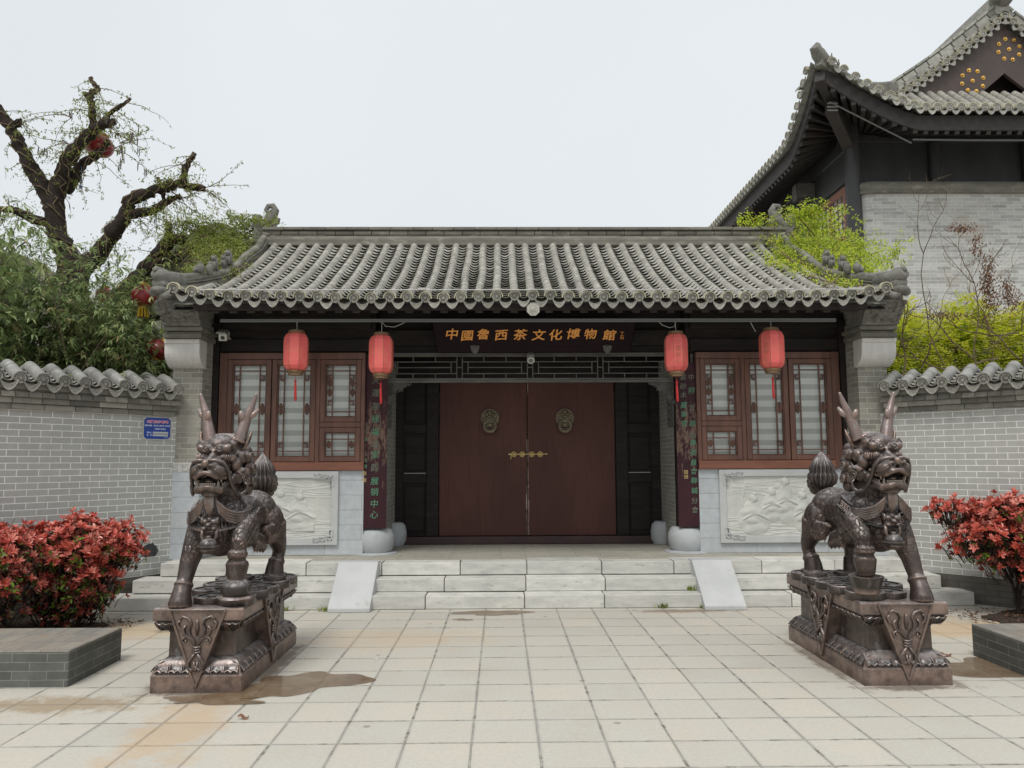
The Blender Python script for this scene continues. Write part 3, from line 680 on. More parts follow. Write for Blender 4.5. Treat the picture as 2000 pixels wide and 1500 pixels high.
def mirx(x): return 2*XC-x      # mirror about the gate's centre line
def walls():
    # end piers and corbels
    for s_ in (-1, 1):
        X = lambda x: XC+s_*x                      # x measured outward from centre
        def bx(b, xa, xb, y0, y1, z0, z1): b.box(min(X(xa), X(xb)), max(X(xa), X(xb)), y0, y1, z0, z1)
        b = MB(); bx(b, 4.03, 4.39, 9.39, 13.6, 1.60, 3.30); bx(b, 4.06, 4.38, 9.45, 13.6, 3.3, 3.6)
        PR = GB(b, 'pier', MT['pierbrick'], GH)
        b = MB(); bx(b, 4.015, 4.40, 9.375, 10.2, .45, 1.49); GB(b, 'pier_stone_base', MT['stblock'], PR)
        b = MB(); bx(b, 4.01, 4.41, 9.37, 10.1, 1.49, 1.60)       # key-fret band
        for k in range(3):
            xa = 4.03+k*.125
            for (u0, u1, v0, v1) in ((0, .10, .085, .095), (0, .01, .02, .09), (0, .07, .015, .025), (.06, .07, .02, .065), (.03, .07, .055, .065)):
                bx(b, xa+u0, xa+u1, 9.362, 9.38, 1.49+v0, 1.49+v1)
        GB(b, 'fret_band', MT['relief'], PR)
        # white curved bracket stone
        b = MB(); pro = [(9.42, 2.74)]
        for k in range(9):
            t = k/8*PI/2; pro.append((9.40-.21*math.sin(t), 2.74+.20*(1-math.cos(t))+0.0))
        pro += [(9.19, 3.02), (9.17, 3.025), (9.17, 3.075), (9.42, 3.075)]
        b.prism(pro, (X(4.0), 0, 0), (0, 1, 0), (0, 0, 1), (s_*.42, 0, 0)); GB(b, 'bracket_stone', MT['whitecap'], PR, bevel=.004)
        # brick courses above
        b = MB(); b.cur = .3
        bx(b, 3.96, 4.41, 9.12, 9.6, 3.078, 3.135); b.cur = .7; bx(b, 3.965, 4.40, 9.15, 9.6, 3.138, 3.16); b.cur = .2; bx(b, 3.94, 4.40, 9.09, 9.6, 3.163, 3.215)
        GB(b, 'corbel_courses', MT['ridge'], PR, bevel=.012, seg=3)
        # leaning carved panel carrying the eave
        b = MB(); b.cur = .5
        lo, hi = (9.07, 3.218), (8.83, 3.475)
        def sl(u, t, d=0):                          # u outward 0..1, t up 0..1
            y = lo[0]+(hi[0]-lo[0])*t - d*.73; z = lo[1]+(hi[1]-lo[1])*t - d*.68*0.3
            return Vector((X(3.945+.40*u+.03*t*u - .02*t), y, z))
        P = [sl(0, 0), sl(1, 0), sl(1, 1), sl(0, 1)]; Bk = [p+Vector((0, .35, 0)) for p in P]
        b.af([b.av(p) for p in P]); i0 = len(b.v)-4
        for p in Bk: b.av(p)
        for k in range(4): b.af([i0+k, i0+(k+1) % 4, i0+4+(k+1) % 4, i0+4+k])
        for (u0, u1, t0, t1) in ((0.0, 1, 0, .13), (0, 1, .9, 1), (0, .1, .1, .9), (.86, 1, .1, .9)):
            q = [sl(u0, t0, .012), sl(u1, t0, .012), sl(u1, t1, .012), sl(u0, t1, .012)]; i1 = len(b.v)
            for p in q: b.av(p)
            for p in q: b.av(p+Vector((0, .03, 0)))
            b.af([i1, i1+1, i1+2, i1+3])
            for k in range(4): b.af([i1+k, i1+(k+1) % 4, i1+4+(k+1) % 4, i1+4+k])
        rr = random.Random(9+s_)
        for k in range(46):                          # carved blossoms
            c = sl(rr.gauss(.5, .19) if k > 14 else rr.gauss(.55, .09), min(.85, max(.2, rr.gauss(.5, .16))), .006); r_ = rr.uniform(.014, .040)
            b.ell(c, (r_*1.5, .030, r_*.95), n=8, m=5)
        GB(b, 'leaning_carved_panel', MT['carve'], PR, angle=40)
        b = MB(); bx(b, 3.93, 4.36, 8.86, 9.5, 3.462, 3.56); GB(b, 'panel_cap', MT['carve'], PR)
        # scrolled outer edge of the panel
        b = MB()
        for k in range(5): b.ell(sl(1.05, .1+.2*k)+Vector((0, .06, 0)), (.045, .10, .036))
        GB(b, 'scrolled_edge', MT['carve'], PR, smooth=True)
        # low stone wall under the window with its carved panel
        b = MB(); bx(b, 2.11, 4.03, 9.75, 9.98, .45, 1.492)
        LW = GB(b, 'low_wall', MT['stblock'], GH)
        # passage side wall
        b = MB(); bx(b, 1.885, 2.12, 9.90, 11.2, .45, 3.0); GB(b, 'passage_wall', MT['sidebrick'], GH)
        # columns and drum bases
        b = MB(); b.lathe([(.13, .72), (.125, 3.3)], 20, (X(1.995), 9.99, 0)); GB(b, 'column', MT['darkwood'], GH, angle=40)
        b = MB(); b.lathe([(.19, .45), (.225, .50), (.245, .60), (.24, .68), (.205, .745), (.185, .76)], 32, (X(1.995), 9.96, 0)); b.lathe([(.29, .448), (.285, .458), (.2, .47)], 24, (X(1.995), 9.96, 0))
        b.cur = .5
        GB(b, 'column_base', MT['drum'], GH, angle=45)
        b = MB(); b.lathe([(.12, .45), (.155, .52), (.16, .62), (.14, .72), (.10, .76)], 24, (X(1.86), 10.86, 0)); GB(b, 'door_base_stone', MT['drum'], GH, angle=45)
        # window wall above
        b = MB(); bx(b, 2.0, 4.06, 9.80, 10.0, 2.99, 3.68)
        b.cur = .6; bx(b, 2.05, 4.03, 9.765, 9.80, 3.0, 3.17); bx(b, 2.05, 4.03, 9.74, 9.80, 3.30, 3.6)
        GB(b, 'beam', MT['darkwood'], GH, bevel=.01)
        b = MB(); bx(b, 3.955, 4.03, 9.70, 9.98, 1.49, 3.4); GB(b, 'end_post', MT['darkwood'], GH)
    b = MB(); b.box(XC-2.0, XC+2.0, 9.98, 10.15, 3.0, 3.75); b.box(XC-2.0, XC+2.0, 11.05, 11.2, 2.6, 4.3); b.cur = .7
    b.box(XC-1.95, XC+1.95, 9.86, 9.98, 3.10, 3.30)
    GB(b, 'lintel_beam', MT['darkwood'], GH, bevel=.01)
    b = MB()                                          # rear of the building closed
    b.box(XC-4.38, XC+4.38, 13.5, 13.6, .0, 3.5); GB(b, 'rear_wall', MT['pierbrick'], GH)
walls()

def fig_relief(seed, mirror):
    """low relief height field: hills, seated robed figures, tray, teapots"""
    W_, H_ = 190, 132
    U_, V_ = np.meshgrid(np.linspace(0, 1.36, W_), np.linspace(0, 1, H_))
    h = np.zeros_like(U_)
    def put(hh): 
        nonlocal h
        h = np.maximum(h, hh)
    def el(cx, cy, rx, ry, a, top, p=.5):
        c, s_ = math.cos(a), math.sin(a); x = (U_-cx)*c+(V_-cy)*s_; y = -(U_-cx)*s_+(V_-cy)*c
        q = 1-(x/rx)**2-(y/ry)**2
        put(np.where(q > 0, top*np.clip(q, 0, 1)**p, 0))
    def folds(cx, cy, rx, ry, a, top, k):
        c, s_ = math.cos(a), math.sin(a); x = (U_-cx)*c+(V_-cy)*s_; y = -(U_-cx)*s_+(V_-cy)*c
        q = 1-(x/rx)**2-(y/ry)**2
        put(np.where(q > 0, top*np.clip(q, 0, 1)**.45*(1+.22*np.sin(k*(y/ry)*6+3*(x/rx)**2)), 0))
    rr = random.Random(seed)
    for k in range(7):                                 # background hills / ground ridges
        y0 = .70+.035*k; put(.007*np.exp(-((V_-y0-.03*np.sin(U_*rr.uniform(4, 9)+rr.uniform(0, 6)))/.010)**2)*(U_ > .1))
    for k in range(9):
        y0 = .04+.03*k; put(.007*np.exp(-((V_-y0-.02*np.sin(U_*rr.uniform(5, 12)+rr.uniform(0, 6)))/.009)**2))
    if seed == 1:
        figs = [(.42, .44, .15, .9), (.70, .50, .13, .9), (.95, .42, .17, 1.0)]
        c, s_ = math.cos(.35), math.sin(.35)
        for (cx, cy, rx, ry, t) in ((.62, .20, .30, .10, .018), (.62, .215, .24, .07, .010)):
            q = np.maximum(abs((U_-cx)+(V_-cy)*1.2)/rx, abs((V_-cy)-(U_-cx)*.28)/ry); put(np.where(q < 1, t, 0))
        put(np.where((abs(U_-1.03) < .11) & (abs(V_-.18) < .06), .022, 0))
        el(.60, .27, .06, .05, 0, .03); el(.50, .32, .045, .06, 0, .028); el(.69, .63, .05, .035, 0, .03)
    else:
        figs = [(.36, .36, .17, 1.0), (.60, .52, .11, .8), (.78, .58, .13, 1.25), (1.0, .40, .12, 1.05)]
        for k in range(10):
            t = k/9; el(.27-.05*math.sin(3*t), .35+.5*t, .018, .05, .2, .014)
            el(1.25+.03*math.sin(4*t), .3+.55*t, .025, .06, -.2, .016)
        el(1.12, .80, .10, .09, .5, .016); el(.68, .82, .05, .05, 0, .015)
    for (cx, cy, r_, hh) in figs:
        r_ *= 1.35; hh *= 1.25
        folds(cx, cy-.10, r_*.95, .20*hh, .15, .026, 1.4); folds(cx-.02, cy+.02, r_*.62, .17*hh, -.1, .040, 1.3)
        folds(cx+.07, cy-.02, r_*.7, .05, -.5, .040, .8); folds(cx-.06, cy-.03, r_*.6, .045, .6, .038, .8)
        el(cx, cy+.205*hh, .056, .072, .1, .046); el(cx+.01, cy+.265*hh, .026, .026, 0, .030); el(cx-.02, cy+.17*hh, .03, .04, 0, .034)
    ns = np.array([[noise.fractal(Vector((u*9, v*9, seed*3.1)), 1, 2, 3) for u in U_[0]] for v in V_[:, 0]])
    h = h*.8+.004*ns+.004
    return U_, V_, h, W_, H_
def relief(s_, xin, xout, z0, z1, seed):
    # xin/xout outward from centre
    X = lambda x: XC+s_*x
    b = MB(); w_ = .085
    xa, xb = X(xin), X(xout); x0, x1 = min(xa, xb), max(xa, xb); Y = 9.712
    b.box(x0, x1, Y, Y+.05, z1-w_, z1); b.box(x0, x1, Y, Y+.05, z0, z0+w_); b.box(x0, x0+w_, Y, Y+.05, z0+w_, z1-w_); b.box(x1-w_, x1, Y, Y+.05, z0+w_, z1-w_)
    R_ = GB(b, 'stone_relief_panel', MT['stone2'], GH, bevel=.003)
    U_, V_, h, W_, H_ = fig_relief(seed, s_ > 0)
    b = MB(); ix0, ix1, iz0, iz1 = x0+w_-.005, x1-w_+.005, z0+w_-.005, z1-w_+.005
    P = [[(ix0+(ix1-ix0)*(j/(W_-1)), Y+.032-float(h[i, j])*1.0, iz0+(iz1-iz0)*(i/(H_-1))) for j in range(W_)] for i in range(H_)]
    b.grid(P); GB(b, 'carved_picture', MT['relief'], R_, smooth=True)
    for cx, sx in ((ix0, 1), (ix1, -1)):
        for cz, sz in ((iz1, -1), (iz0, 1)):
            b = MB()                                    # key-fret corner
            def fr(u0, u1, v0, v1): b.box(min(cx+sx*u0, cx+sx*u1), max(cx+sx*u0, cx+sx*u1), Y-.008, Y+.03, min(cz+sz*v0, cz+sz*v1), max(cz+sz*v0, cz+sz*v1))
            t = .010
            for (ou, ov) in ((-.015, -.02), (.075, -.035), (.155, -.045)):
                if ou > .06 and sz > 0: ou -= .0
                fr(ou, ou+.065, ov, ov+t); fr(ou, ou+t, ov, ov+.045); fr(ou+.0, ou+.075, ov+.045, ov+.045+t); fr(ou+.055, ou+.065, ov, ov+.028); fr(ou+.03, ou+.065, ov+.022, ov+.022+t)
            fr(-.03, -.03+t, .03, .10); fr(-.03, .03, .10, .10+t); fr(.02, .03, .06, .10)
            GB(b, 'fret_corner', MT['stone2'], R_)
relief(-1, 2.42, 3.90, .575, 1.487, 1)
relief(1, 2.36, 3.84, .575, 1.487, 2)
# ------------------------------------------------------------------ windows
mt, N, L, P = newmat('striped_window_blind')
tcw = N.new('ShaderNodeTexCoord').outputs['Object']; sp = N.new('ShaderNodeSeparateXYZ'); L.new(tcw, sp.inputs[0])
fr = math_(N, L, 'FRACT', math_(N, L, 'MULTIPLY', sp.outputs['Z'], 7.0))
st = mr(N, L, fr, 0.52, 0.56)
col = mixc(N, L, st, (0.84, 0.80, 0.76), (0.50, 0.465, 0.43)); L.new(col, P.inputs['Base Color']); P.inputs['Roughness'].default_value = 0.8
L.new(bump_(N, L, noise_(N, L, tcw, 5, 3), 0.3, 0.02), P.inputs['Normal'])
MT['blind'] = mt
mt, N, L, P = newmat('window_glass')
gl = N.new('ShaderNodeBsdfGlossy'); gl.inputs['Roughness'].default_value = 0.03; gl.inputs['Color'].default_value = (1, 1, 1, 1)
tr = N.new('ShaderNodeBsdfTransparent'); tr.inputs['Color'].default_value = (.93, .95, .94, 1)
mx = N.new('ShaderNodeMixShader'); lw = N.new('ShaderNodeFresnel'); lw.inputs[0].default_value = 1.55
L.new(lw.outputs[0], mx.inputs[0]); L.new(tr.outputs[0], mx.inputs[1]); L.new(gl.outputs[0], mx.inputs[2]); L.new(mx.outputs[0], N['Material Output'].inputs['Surface'])
MT['glass'] = mt

def casement(x0, x1, z0, z1, kind, parent):
    """one window leaf: stiles and rails, inner lattice, glass and blind"""
    Y = 9.748; w_ = .062
    b = MB()
    b.box(x0, x0+w_, Y-.03, Y+.03, z0, z1); b.box(x1-w_, x1, Y-.03, Y+.03, z0, z1); b.box(x0+w_, x1-w_, Y-.029, Y+.03, z1-w_, z1); b.box(x0+w_, x1-w_, Y-.029, Y+.03, z0, z0+w_)
    a0, a1, c0, c1 = x0+w_, x1-w_, z0+w_, z1-w_
    t = .012
    b.box(a0, a0+t, Y-.018, Y+.03, c0, c1); b.box(a1-t, a1, Y-.018, Y+.03, c0, c1); b.box(a0, a1, Y-.0175, Y+.03, c1-t, c1); b.box(a0, a1, Y-.0175, Y+.03, c0, c0+t)
    LF = GB(b, 'window_leaf', MT['redwood'], parent, bevel=.004)
    b = MB(); a0 += t; a1 -= t; c0 += t; c1 -= t; i = .075 if kind != 'small' else .08; s_ = .014; ya, yb = Y-.010, Y+.006; k_ = [0]
    def v(x, z0_, z1_): k_[0] += 1; e_ = (k_[0] % 5)*.0006; b.box(x-s_/2, x+s_/2, ya-e_, yb, z0_, z1_)
    def h(z, x0_, x1_): k_[0] += 1; e_ = (k_[0] % 7)*.0005; b.box(x0_, x1_, ya+.003-e_, yb, z-s_/2, z+s_/2)
    v(a0+i, c0, c1); v(a1-i, c0, c1); h(c1-i*.9, a0, a1); h(c0+i*.75, a0, a1)
    def hook(x, z, sx, sz):     # square spiral piece
        q = i*.8
        h(z, min(x, x+sx*i), max(x, x+sx*i)); v(x+sx*i*.35, min(z, z+sz*q), max(z, z+sz*q)); h(z+sz*q, min(x+sx*i*.35, x+sx*i*.8), max(x+sx*i*.35, x+sx*i*.8)); v(x+sx*i*.75, min(z+sz*q*.5, z+sz*q), max(z+sz*q*.5, z+sz*q))
    def diamond(xc, zc, hw, hh):
        for (r1, r2) in ((1, .72), (.45, .15)):
            P = [(0, hh), (hw, 0), (0, -hh), (-hw, 0)]
            for q in range(4):
                p0 = P[q]; p1 = P[(q+1) % 4]
                b.bar((xc+p0[0]*r1*.9, (ya+yb)/2, zc+p0[1]*r1*.9), (xc+p1[0]*r1*.9, (ya+yb)/2, zc+p1[1]*r1*.9), .014, .016)
    hc = (c0+c1)/2; H_ = c1-c0
    for x, sx in ((a0, 1), (a1, -1)):
        xm = x+sx*i/2
        if kind == 'tall':
            hook(x, c1-i*1.75, sx, -1); hook(x, c0+i*1.45, sx, 1); diamond(xm, hc+.02, i*.48, i*1.05)
        elif kind == 'mid':
            hook(x, c1-i*1.65, sx, -1); hook(x, c0+i*1.9, sx, 1); diamond(xm, hc+.10, i*.45, i*.75); diamond(xm, hc-.02, i*.45, i*.75)
        else:
            diamond(xm, hc, i*.45, i*.62)
    GB(b, 'lattice', MT['redwood'], LF)
    b = MB(); b.box(a0-.01, a1+.01, Y+.010, Y+.014, c0-.01, c1+.01); GB(b, 'glass_pane', MT['glass'], LF)
    b = MB(); b.box(a0-.012, a1+.012, Y+.045, Y+.05, c0-.012, c1+.012); GB(b, 'blind', MT['blind'], LF)
def bay(s_):
    X = lambda x: XC+s_*x
    xo, xi = 3.945, 2.105           # outward limits
    z0, z1 = 1.495, 2.985; Y = 9.75
    b = MB()
    def bx(xa, xb, za, zb, ya=-.035, yb=.06): b.box(min(X(xa), X(xb)), max(X(xa), X(xb)), Y+ya, Y+yb, za, zb)
    bx(xo-.10, xo, z0, z1); bx(xi, xo-.10, z1-.085, z1-.001, -.034); bx(xi, xi+.05, z0, z1-.085, -.033)
    t = .055; xm = 2.70
    bx(xm-t/2, xm+t/2, z0+.1, z1-.085, -.030); bx(xi+.05, xm-t/2, 2.035, 2.10, -.031)
    WB = GB(b, 'window_bay', MT['redwood'], GH, bevel=.005)
    b = MB(); bx(xi, xo-.10, z0, z0+.105, -.05, .06); GB(b, 'window_sill', MT['sillwood'], WB, bevel=.006)
    b = MB(); bx(xi, xo, z0, z1, .062, .10); GB(b, 'window_backing', MT['darkwood'], WB)
    def cs(xa, xb, za, zb, kd): casement(min(X(xa), X(xb)), max(X(xa), X(xb)), za, zb, kd, WB)
    zt = z1-.09; zb_ = z0+.11
    xq = (xm+t/2+xo-.10)/2
    cs(xm+t/2+.003, xq-.006, zb_, zt, 'tall'); cs(xq+.006, xo-.103, zb_, zt, 'tall')
    cs(xi+.053, xm-t/2-.003, 2.103, zt, 'mid'); cs(xi+.053, xm-t/2-.003, zb_, 2.032, 'small')
bay(-1); bay(1)

# ------------------------------------------------------------------ door
mt, N, L, P = newmat('brown_red_door_leaf')
tcw = N.new('ShaderNodeTexCoord').outputs['Object']
c_ = mixc(N, L, mr(N, L, noise_(N, L, mapv(N, L, tcw, 1, 1, .5), 1.5, 5), .35, .65), (0.108, 0.046, 0.036), (0.080, 0.035, 0.029))
c_ = mixc(N, L, mr(N, L, noise_(N, L, mapv(N, L, tcw, 7, 7, .5), 3, 6, .7), .52, .68, 0, .5), c_, (0.045, 0.02, 0.015))
c_ = mixc(N, L, mr(N, L, noise_(N, L, tcw, 24, 8, .8), .62, .70, 0, .45), c_, (0.20, 0.10, 0.07))
L.new(c_, P.inputs['Base Color']); P.inputs['Roughness'].default_value = .55; P.inputs['Specular IOR Level'].default_value = .2
L.new(bump_(N, L, noise_(N, L, tcw, 90, 4, .6), .25, .003), P.inputs['Normal'])
MT['door'] = mt
MT['thresh'] = M('chipped_threshold_paint', (0.055, 0.022, 0.022), (0.035, 0.017, 0.017), 5, 0.5, 0.4, 30, 0.003, c3=(0.34, 0.26, 0.19), t3=(0.69, 0.72), s3=9)
MT['chip'] = M('bare_edge_wood', (0.50, 0.42, 0.36), (0.14, 0.06, 0.045), 9, 0.8, 0.4, 40, 0.003, stretch=(1, 1, .8))
def doors():
    Y = 11.0; za, zb = .56, 2.74
    DR = None
    for s_ in (-1, 1):
        xa = XC-.012+s_*.006; xb = XC-.012+s_*1.25; x0, x1 = min(xa, xb), max(xa, xb)
        b = MB(); b.box(x0, x1, Y, Y+.05, za, zb); D = GB(b, 'door_leaf', MT['door'], GH, bevel=.004)
        # worn pale edge
        b = MB(); rr = random.Random(31+s_)
        z = za+.01
        while z < 2.65:
            l = rr.uniform(.05, .28)
            if rr.random() < (.85 if z < 1.35 else .4): b.box(min(xa, xa+s_*.013*rr.uniform(.4, 1.3)), max(xa, xa+s_*.013*rr.uniform(.4, 1.3)), Y-.002, Y+.01, z, z+l)
            z += l+.01
        GB(b, 'worn_edge', MT['chip'], D)
        # ring knocker
        kc = Vector((XC+s_*.535-.01, Y-.02, 2.215))
        b = MB(); b.lathe([(.0, .03), (.05, .03), (.085, .018), (.118, .012), (.122, .02), (.13, .02), (.132, 0), (.132, -.02)], 32, kc, (0, -1, 0))
        for dx, dz, r_ in ((0, .075, .028), (-.04, .05, .024), (.04, .05, .024), (-.05, .0, .024), (.05, .0, .024), (-.024, -.015, .030), (.024, -.015, .030), (0, .02, .030), (0, -.05, .03), (-.03, -.06, .02), (.03, -.06, .02), (-.07, .04, .014), (.07, .04, .014), (-.02, .095, .016), (.02, .095, .016)):
            b.ell(kc+Vector((dx, -.035, dz)), (r_, .026, r_*.85), n=10, m=7)
        for q in range(18):
            t = 2*PI*q/18; b.ell(kc+Vector((math.cos(t)*.095, -.02, math.sin(t)*.095)), (.014, .010, .014), n=6, m=4)
        K = GB(b, 'door_knocker', MT['oldbrass'], D, angle=50)
        b = MB(); rc = kc+Vector((0, -.06, -.115)); b.tube([rc+Vector((math.sin(2*PI*q/28)*.082, .015*math.cos(2*PI*q/28), math.cos(2*PI*q/28)*.082)) for q in range(29)], [.017+.008*(.5-.5*math.cos(2*PI*q/28)) for q in range(29)], 8)
        for dx in (-.05, -.025, 0, .025, .05): b.ell(rc+Vector((dx, .0, -.055+abs(dx)*.5)), (.016, .012, .014), n=8, m=5)
        GB(b, 'knocker_ring', MT['oldbrass'], K, smooth=True)
        for dx, dz in ((-.083, .03), (.083, .03), (0, -.095)): b = MB(); b.ell(kc+Vector((dx, -.03, dz)), .010, n=8, m=6); GB(b, 'knocker_stud', MT['brass'], K, smooth=True)
        # dark side panel of framed boards
        b = MB(); xi, xo = 1.262, 1.90
        def bx(u0, u1, z0, z1, y0, y1): b.box(min(XC-.012+s_*u0, XC-.012+s_*u1), max(XC-.012+s_*u0, XC-.012+s_*u1), Y+y0, Y+y1, z0, z1)
        bx(xi, xo, .56, 3.0, .03, .05)
        bx(xi, xi+.17, .56, 3.0, -.03, .029); bx(xo-.13, xo, .56, 3.0, -.02, .028)
        for z in (.56, 1.30, 2.0, 2.9): bx(xi+.17, xo-.13, z, z+.13 if z > .6 else z+.02, -.018, .0285)
        for (z0, z1) in ((.60, 1.28), (1.45, 1.98), (2.15, 2.88)): bx(xi+.20, xo-.16, z0+.03, z1-.03, .01, .03)
        SPN = GB(b, 'side_panel', MT['darkwood'], GH, bevel=.005)
        b = MB(); b.box(min(XC-.012+s_*1.44, XC-.012+s_*1.75), max(XC-.012+s_*1.44, XC-.012+s_*1.75), Y-.0215, Y-.017, 1.432, 1.441); GB(b, 'pale_line', MT['wire'], SPN)  # thin pale line along the top edge of a rail
    b = MB(); b.box(XC-1.3, XC+1.28, Y-.02, Y+.06, 2.742, 3.2); GB(b, 'door_head', MT['darkwood'], GH)
    b = MB(); b.box(XC-1.88, XC+1.86, 10.90, 11.1, .45, .555); GB(b, 'threshold', MT['thresh'], GH, bevel=.008, seg=2)
    # sliding bolt with four bosses across the meeting stiles
    b = MB(); zc = 1.70; b.tube([(XC-.265, Y-.035, zc), (XC+.25, Y-.035, zc)], .009, 8); b.ell((XC+.262, Y-.035, zc), .014); b.ell((XC-.268, Y-.035, zc), .012)
    b.tube([(XC-.245, Y-.035, zc), (XC-.247, Y-.04, zc-.07)], .006, 6); b.box(XC-.28, XC-.25, Y-.045, Y-.03, zc-.008, zc+.008)
    for dx in (-.205, -.085, .05, .17):
        b.lathe([(.0, .055), (.018, .052), (.026, .04), (.028, .03), (.026, .025), (.040, .018), (.042, .006), (.042, 0)], 20, (XC+dx, Y, zc), (0, -1, 0))
    GB(b, 'sliding_bolt', MT['brass'], GH, angle=50)
doors()

# ------------------------------------------------------------------ lattice transom with corner brackets
def transom():
    Y = 9.95; xa, xb = XC-1.87, XC+1.86; z0, z1 = 2.62, 3.005
    b = MB(); rr = random.Random(2)
    b.box(xa, xb, Y-.035, Y+.035, z1-.022, z1+.0); b.box(xa, xb, Y-.03, Y+.03, z1-.045, z1-.026)
    b.box(xa, xb, Y-.035, Y+.035, z0, z0+.028); b.box(xa, xb, Y-.028, Y+.028, z0+.032, z0+.055)
    b.box(xa, xa+.03, Y-.026, Y+.026, z0+.05, z1-.04); b.box(xb-.03, xb, Y-.026, Y+.026, z0+.05, z1-.04)
    s_ = .012; k_ = [0]; c0, c1 = z0+.055, z1-.045
    def v(x, a, c): k_[0] += 1; e_ = (k_[0] % 6)*.0006; b.box(x-s_/2, x+s_/2, Y-.012-e_, Y+.012, a, c)
    def h(z, a, c): k_[0] += 1; e_ = (k_[0] % 7)*.0005; b.box(a, c, Y-.0085-e_, Y+.010, z-s_/2, z+s_/2)
    L_ = xb-xa; H_ = c1-c0
    for q in range(4):
        a = xa+.03+q*(L_-.06)/4; c = xa+.03+(q+1)*(L_-.06)/4
        l, r_ = a+.035, c-.035
        v(l, c0, c1); v(r_, c0, c1)
        h(c1-H_*.24, l, r_); h(c0+H_*.22, l, r_)
        v(l+.075, c0+H_*.22, c1-H_*.24); v(r_-.075, c0+H_*.22, c1-H_*.24); h((c0+c1)/2+.0, l+.075, r_-.075)
        for t in (.33, .67): v(l+(r_-l)*t, c1-H_*.24, c1); v(l+(r_-l)*t, c0, c0+H_*.22)
        if q < 3: h((c0+c1)/2, r_, c+.035)
    TR = GB(b, 'lattice_transom', MT['greywood'], GH, bevel=.003)
    for s2 in (-1, 1):
        b = MB(); X = lambda x: XC-.005+s2*(1.87-x); rr = random.Random(14)
        out_l = [(0, 0), (.33, 0), (.31, -.035), (.24, -.04), (.22, -.075), (.15, -.08), (.13, -.12), (.09, -.14), (.08, -.22), (.05, -.27), (0, -.28)]
        b.prism([(u, v_) for u, v_ in out_l], (X(0), Y-.010, z0), (-s2, 0, 0), (0, 0, 1), (0, .02, 0))
        for k in range(26):
            u = rr.uniform(.01, .30); v_ = -rr.uniform(.01, .24)*(1-u/.34)
            pts = [(X(u+.03*math.cos(t)*(1-t/7)), Y-.02, z0+v_-.015+.022*math.sin(t)*(1-t/7)) for t in [q*.7 for q in range(8)]]
            b.tube(pts, .006, 5)
        GB(b, 'corner_bracket', MT['greywood'], TR, angle=40)
        b = MB()                                        # carved head of the passage wall
        xw = XC+s2*1.88; b.box(min(xw, xw-s2*.035), max(xw, xw-s2*.035), 9.98, 10.28, 2.05, 2.60)
        for k in range(22): b.ell((xw-s2*.04, 10.0+rr.uniform(0, .26), rr.uniform(2.08, 2.58)), (.012, .03, .02), n=8, m=5)
        b.ell((xw, 9.93, 2.36), (.06, .05, .035)); b.box(min(xw, xw+s2*.09), max(xw, xw+s2*.09), 9.88, 9.97, 2.30, 2.335)
        GB(b, 'carved_bracket_head', MT['greywood'], TR, angle=50)
transom()

# ------------------------------------------------------------------ lettering helper
def text_mesh(s, size, extr=0.004, line=1.0, ax='CENTER', shear=0.0, offset=0.0, sp=1.0, vertical=False):
    cu = bpy.data.curves.new('t', 'FONT'); cu.body = s; cu.size = size; cu.extrude = extr; cu.align_x = ax; cu.align_y = 'CENTER'
    cu.space_line = line; cu.shear = shear; cu.offset = offset; cu.space_character = sp; cu.resolution_u = 3
    o = bpy.data.objects.new('t', cu); COL.objects.link(o); bpy.context.view_layer.update()
    dg = bpy.context.evaluated_depsgraph_get(); me = bpy.data.meshes.new_from_object(o.evaluated_get(dg))
    bpy.data.objects.remove(o); return me
def put_text(name, s, size, mat, parent, loc, rot=(PI/2, 0, 0), **k):
    me = text_mesh(s, size, **k); me.materials.clear(); me.materials.append(mat)
    o = link(name, me, parent); o.location = loc; o.rotation_euler = rot; return o

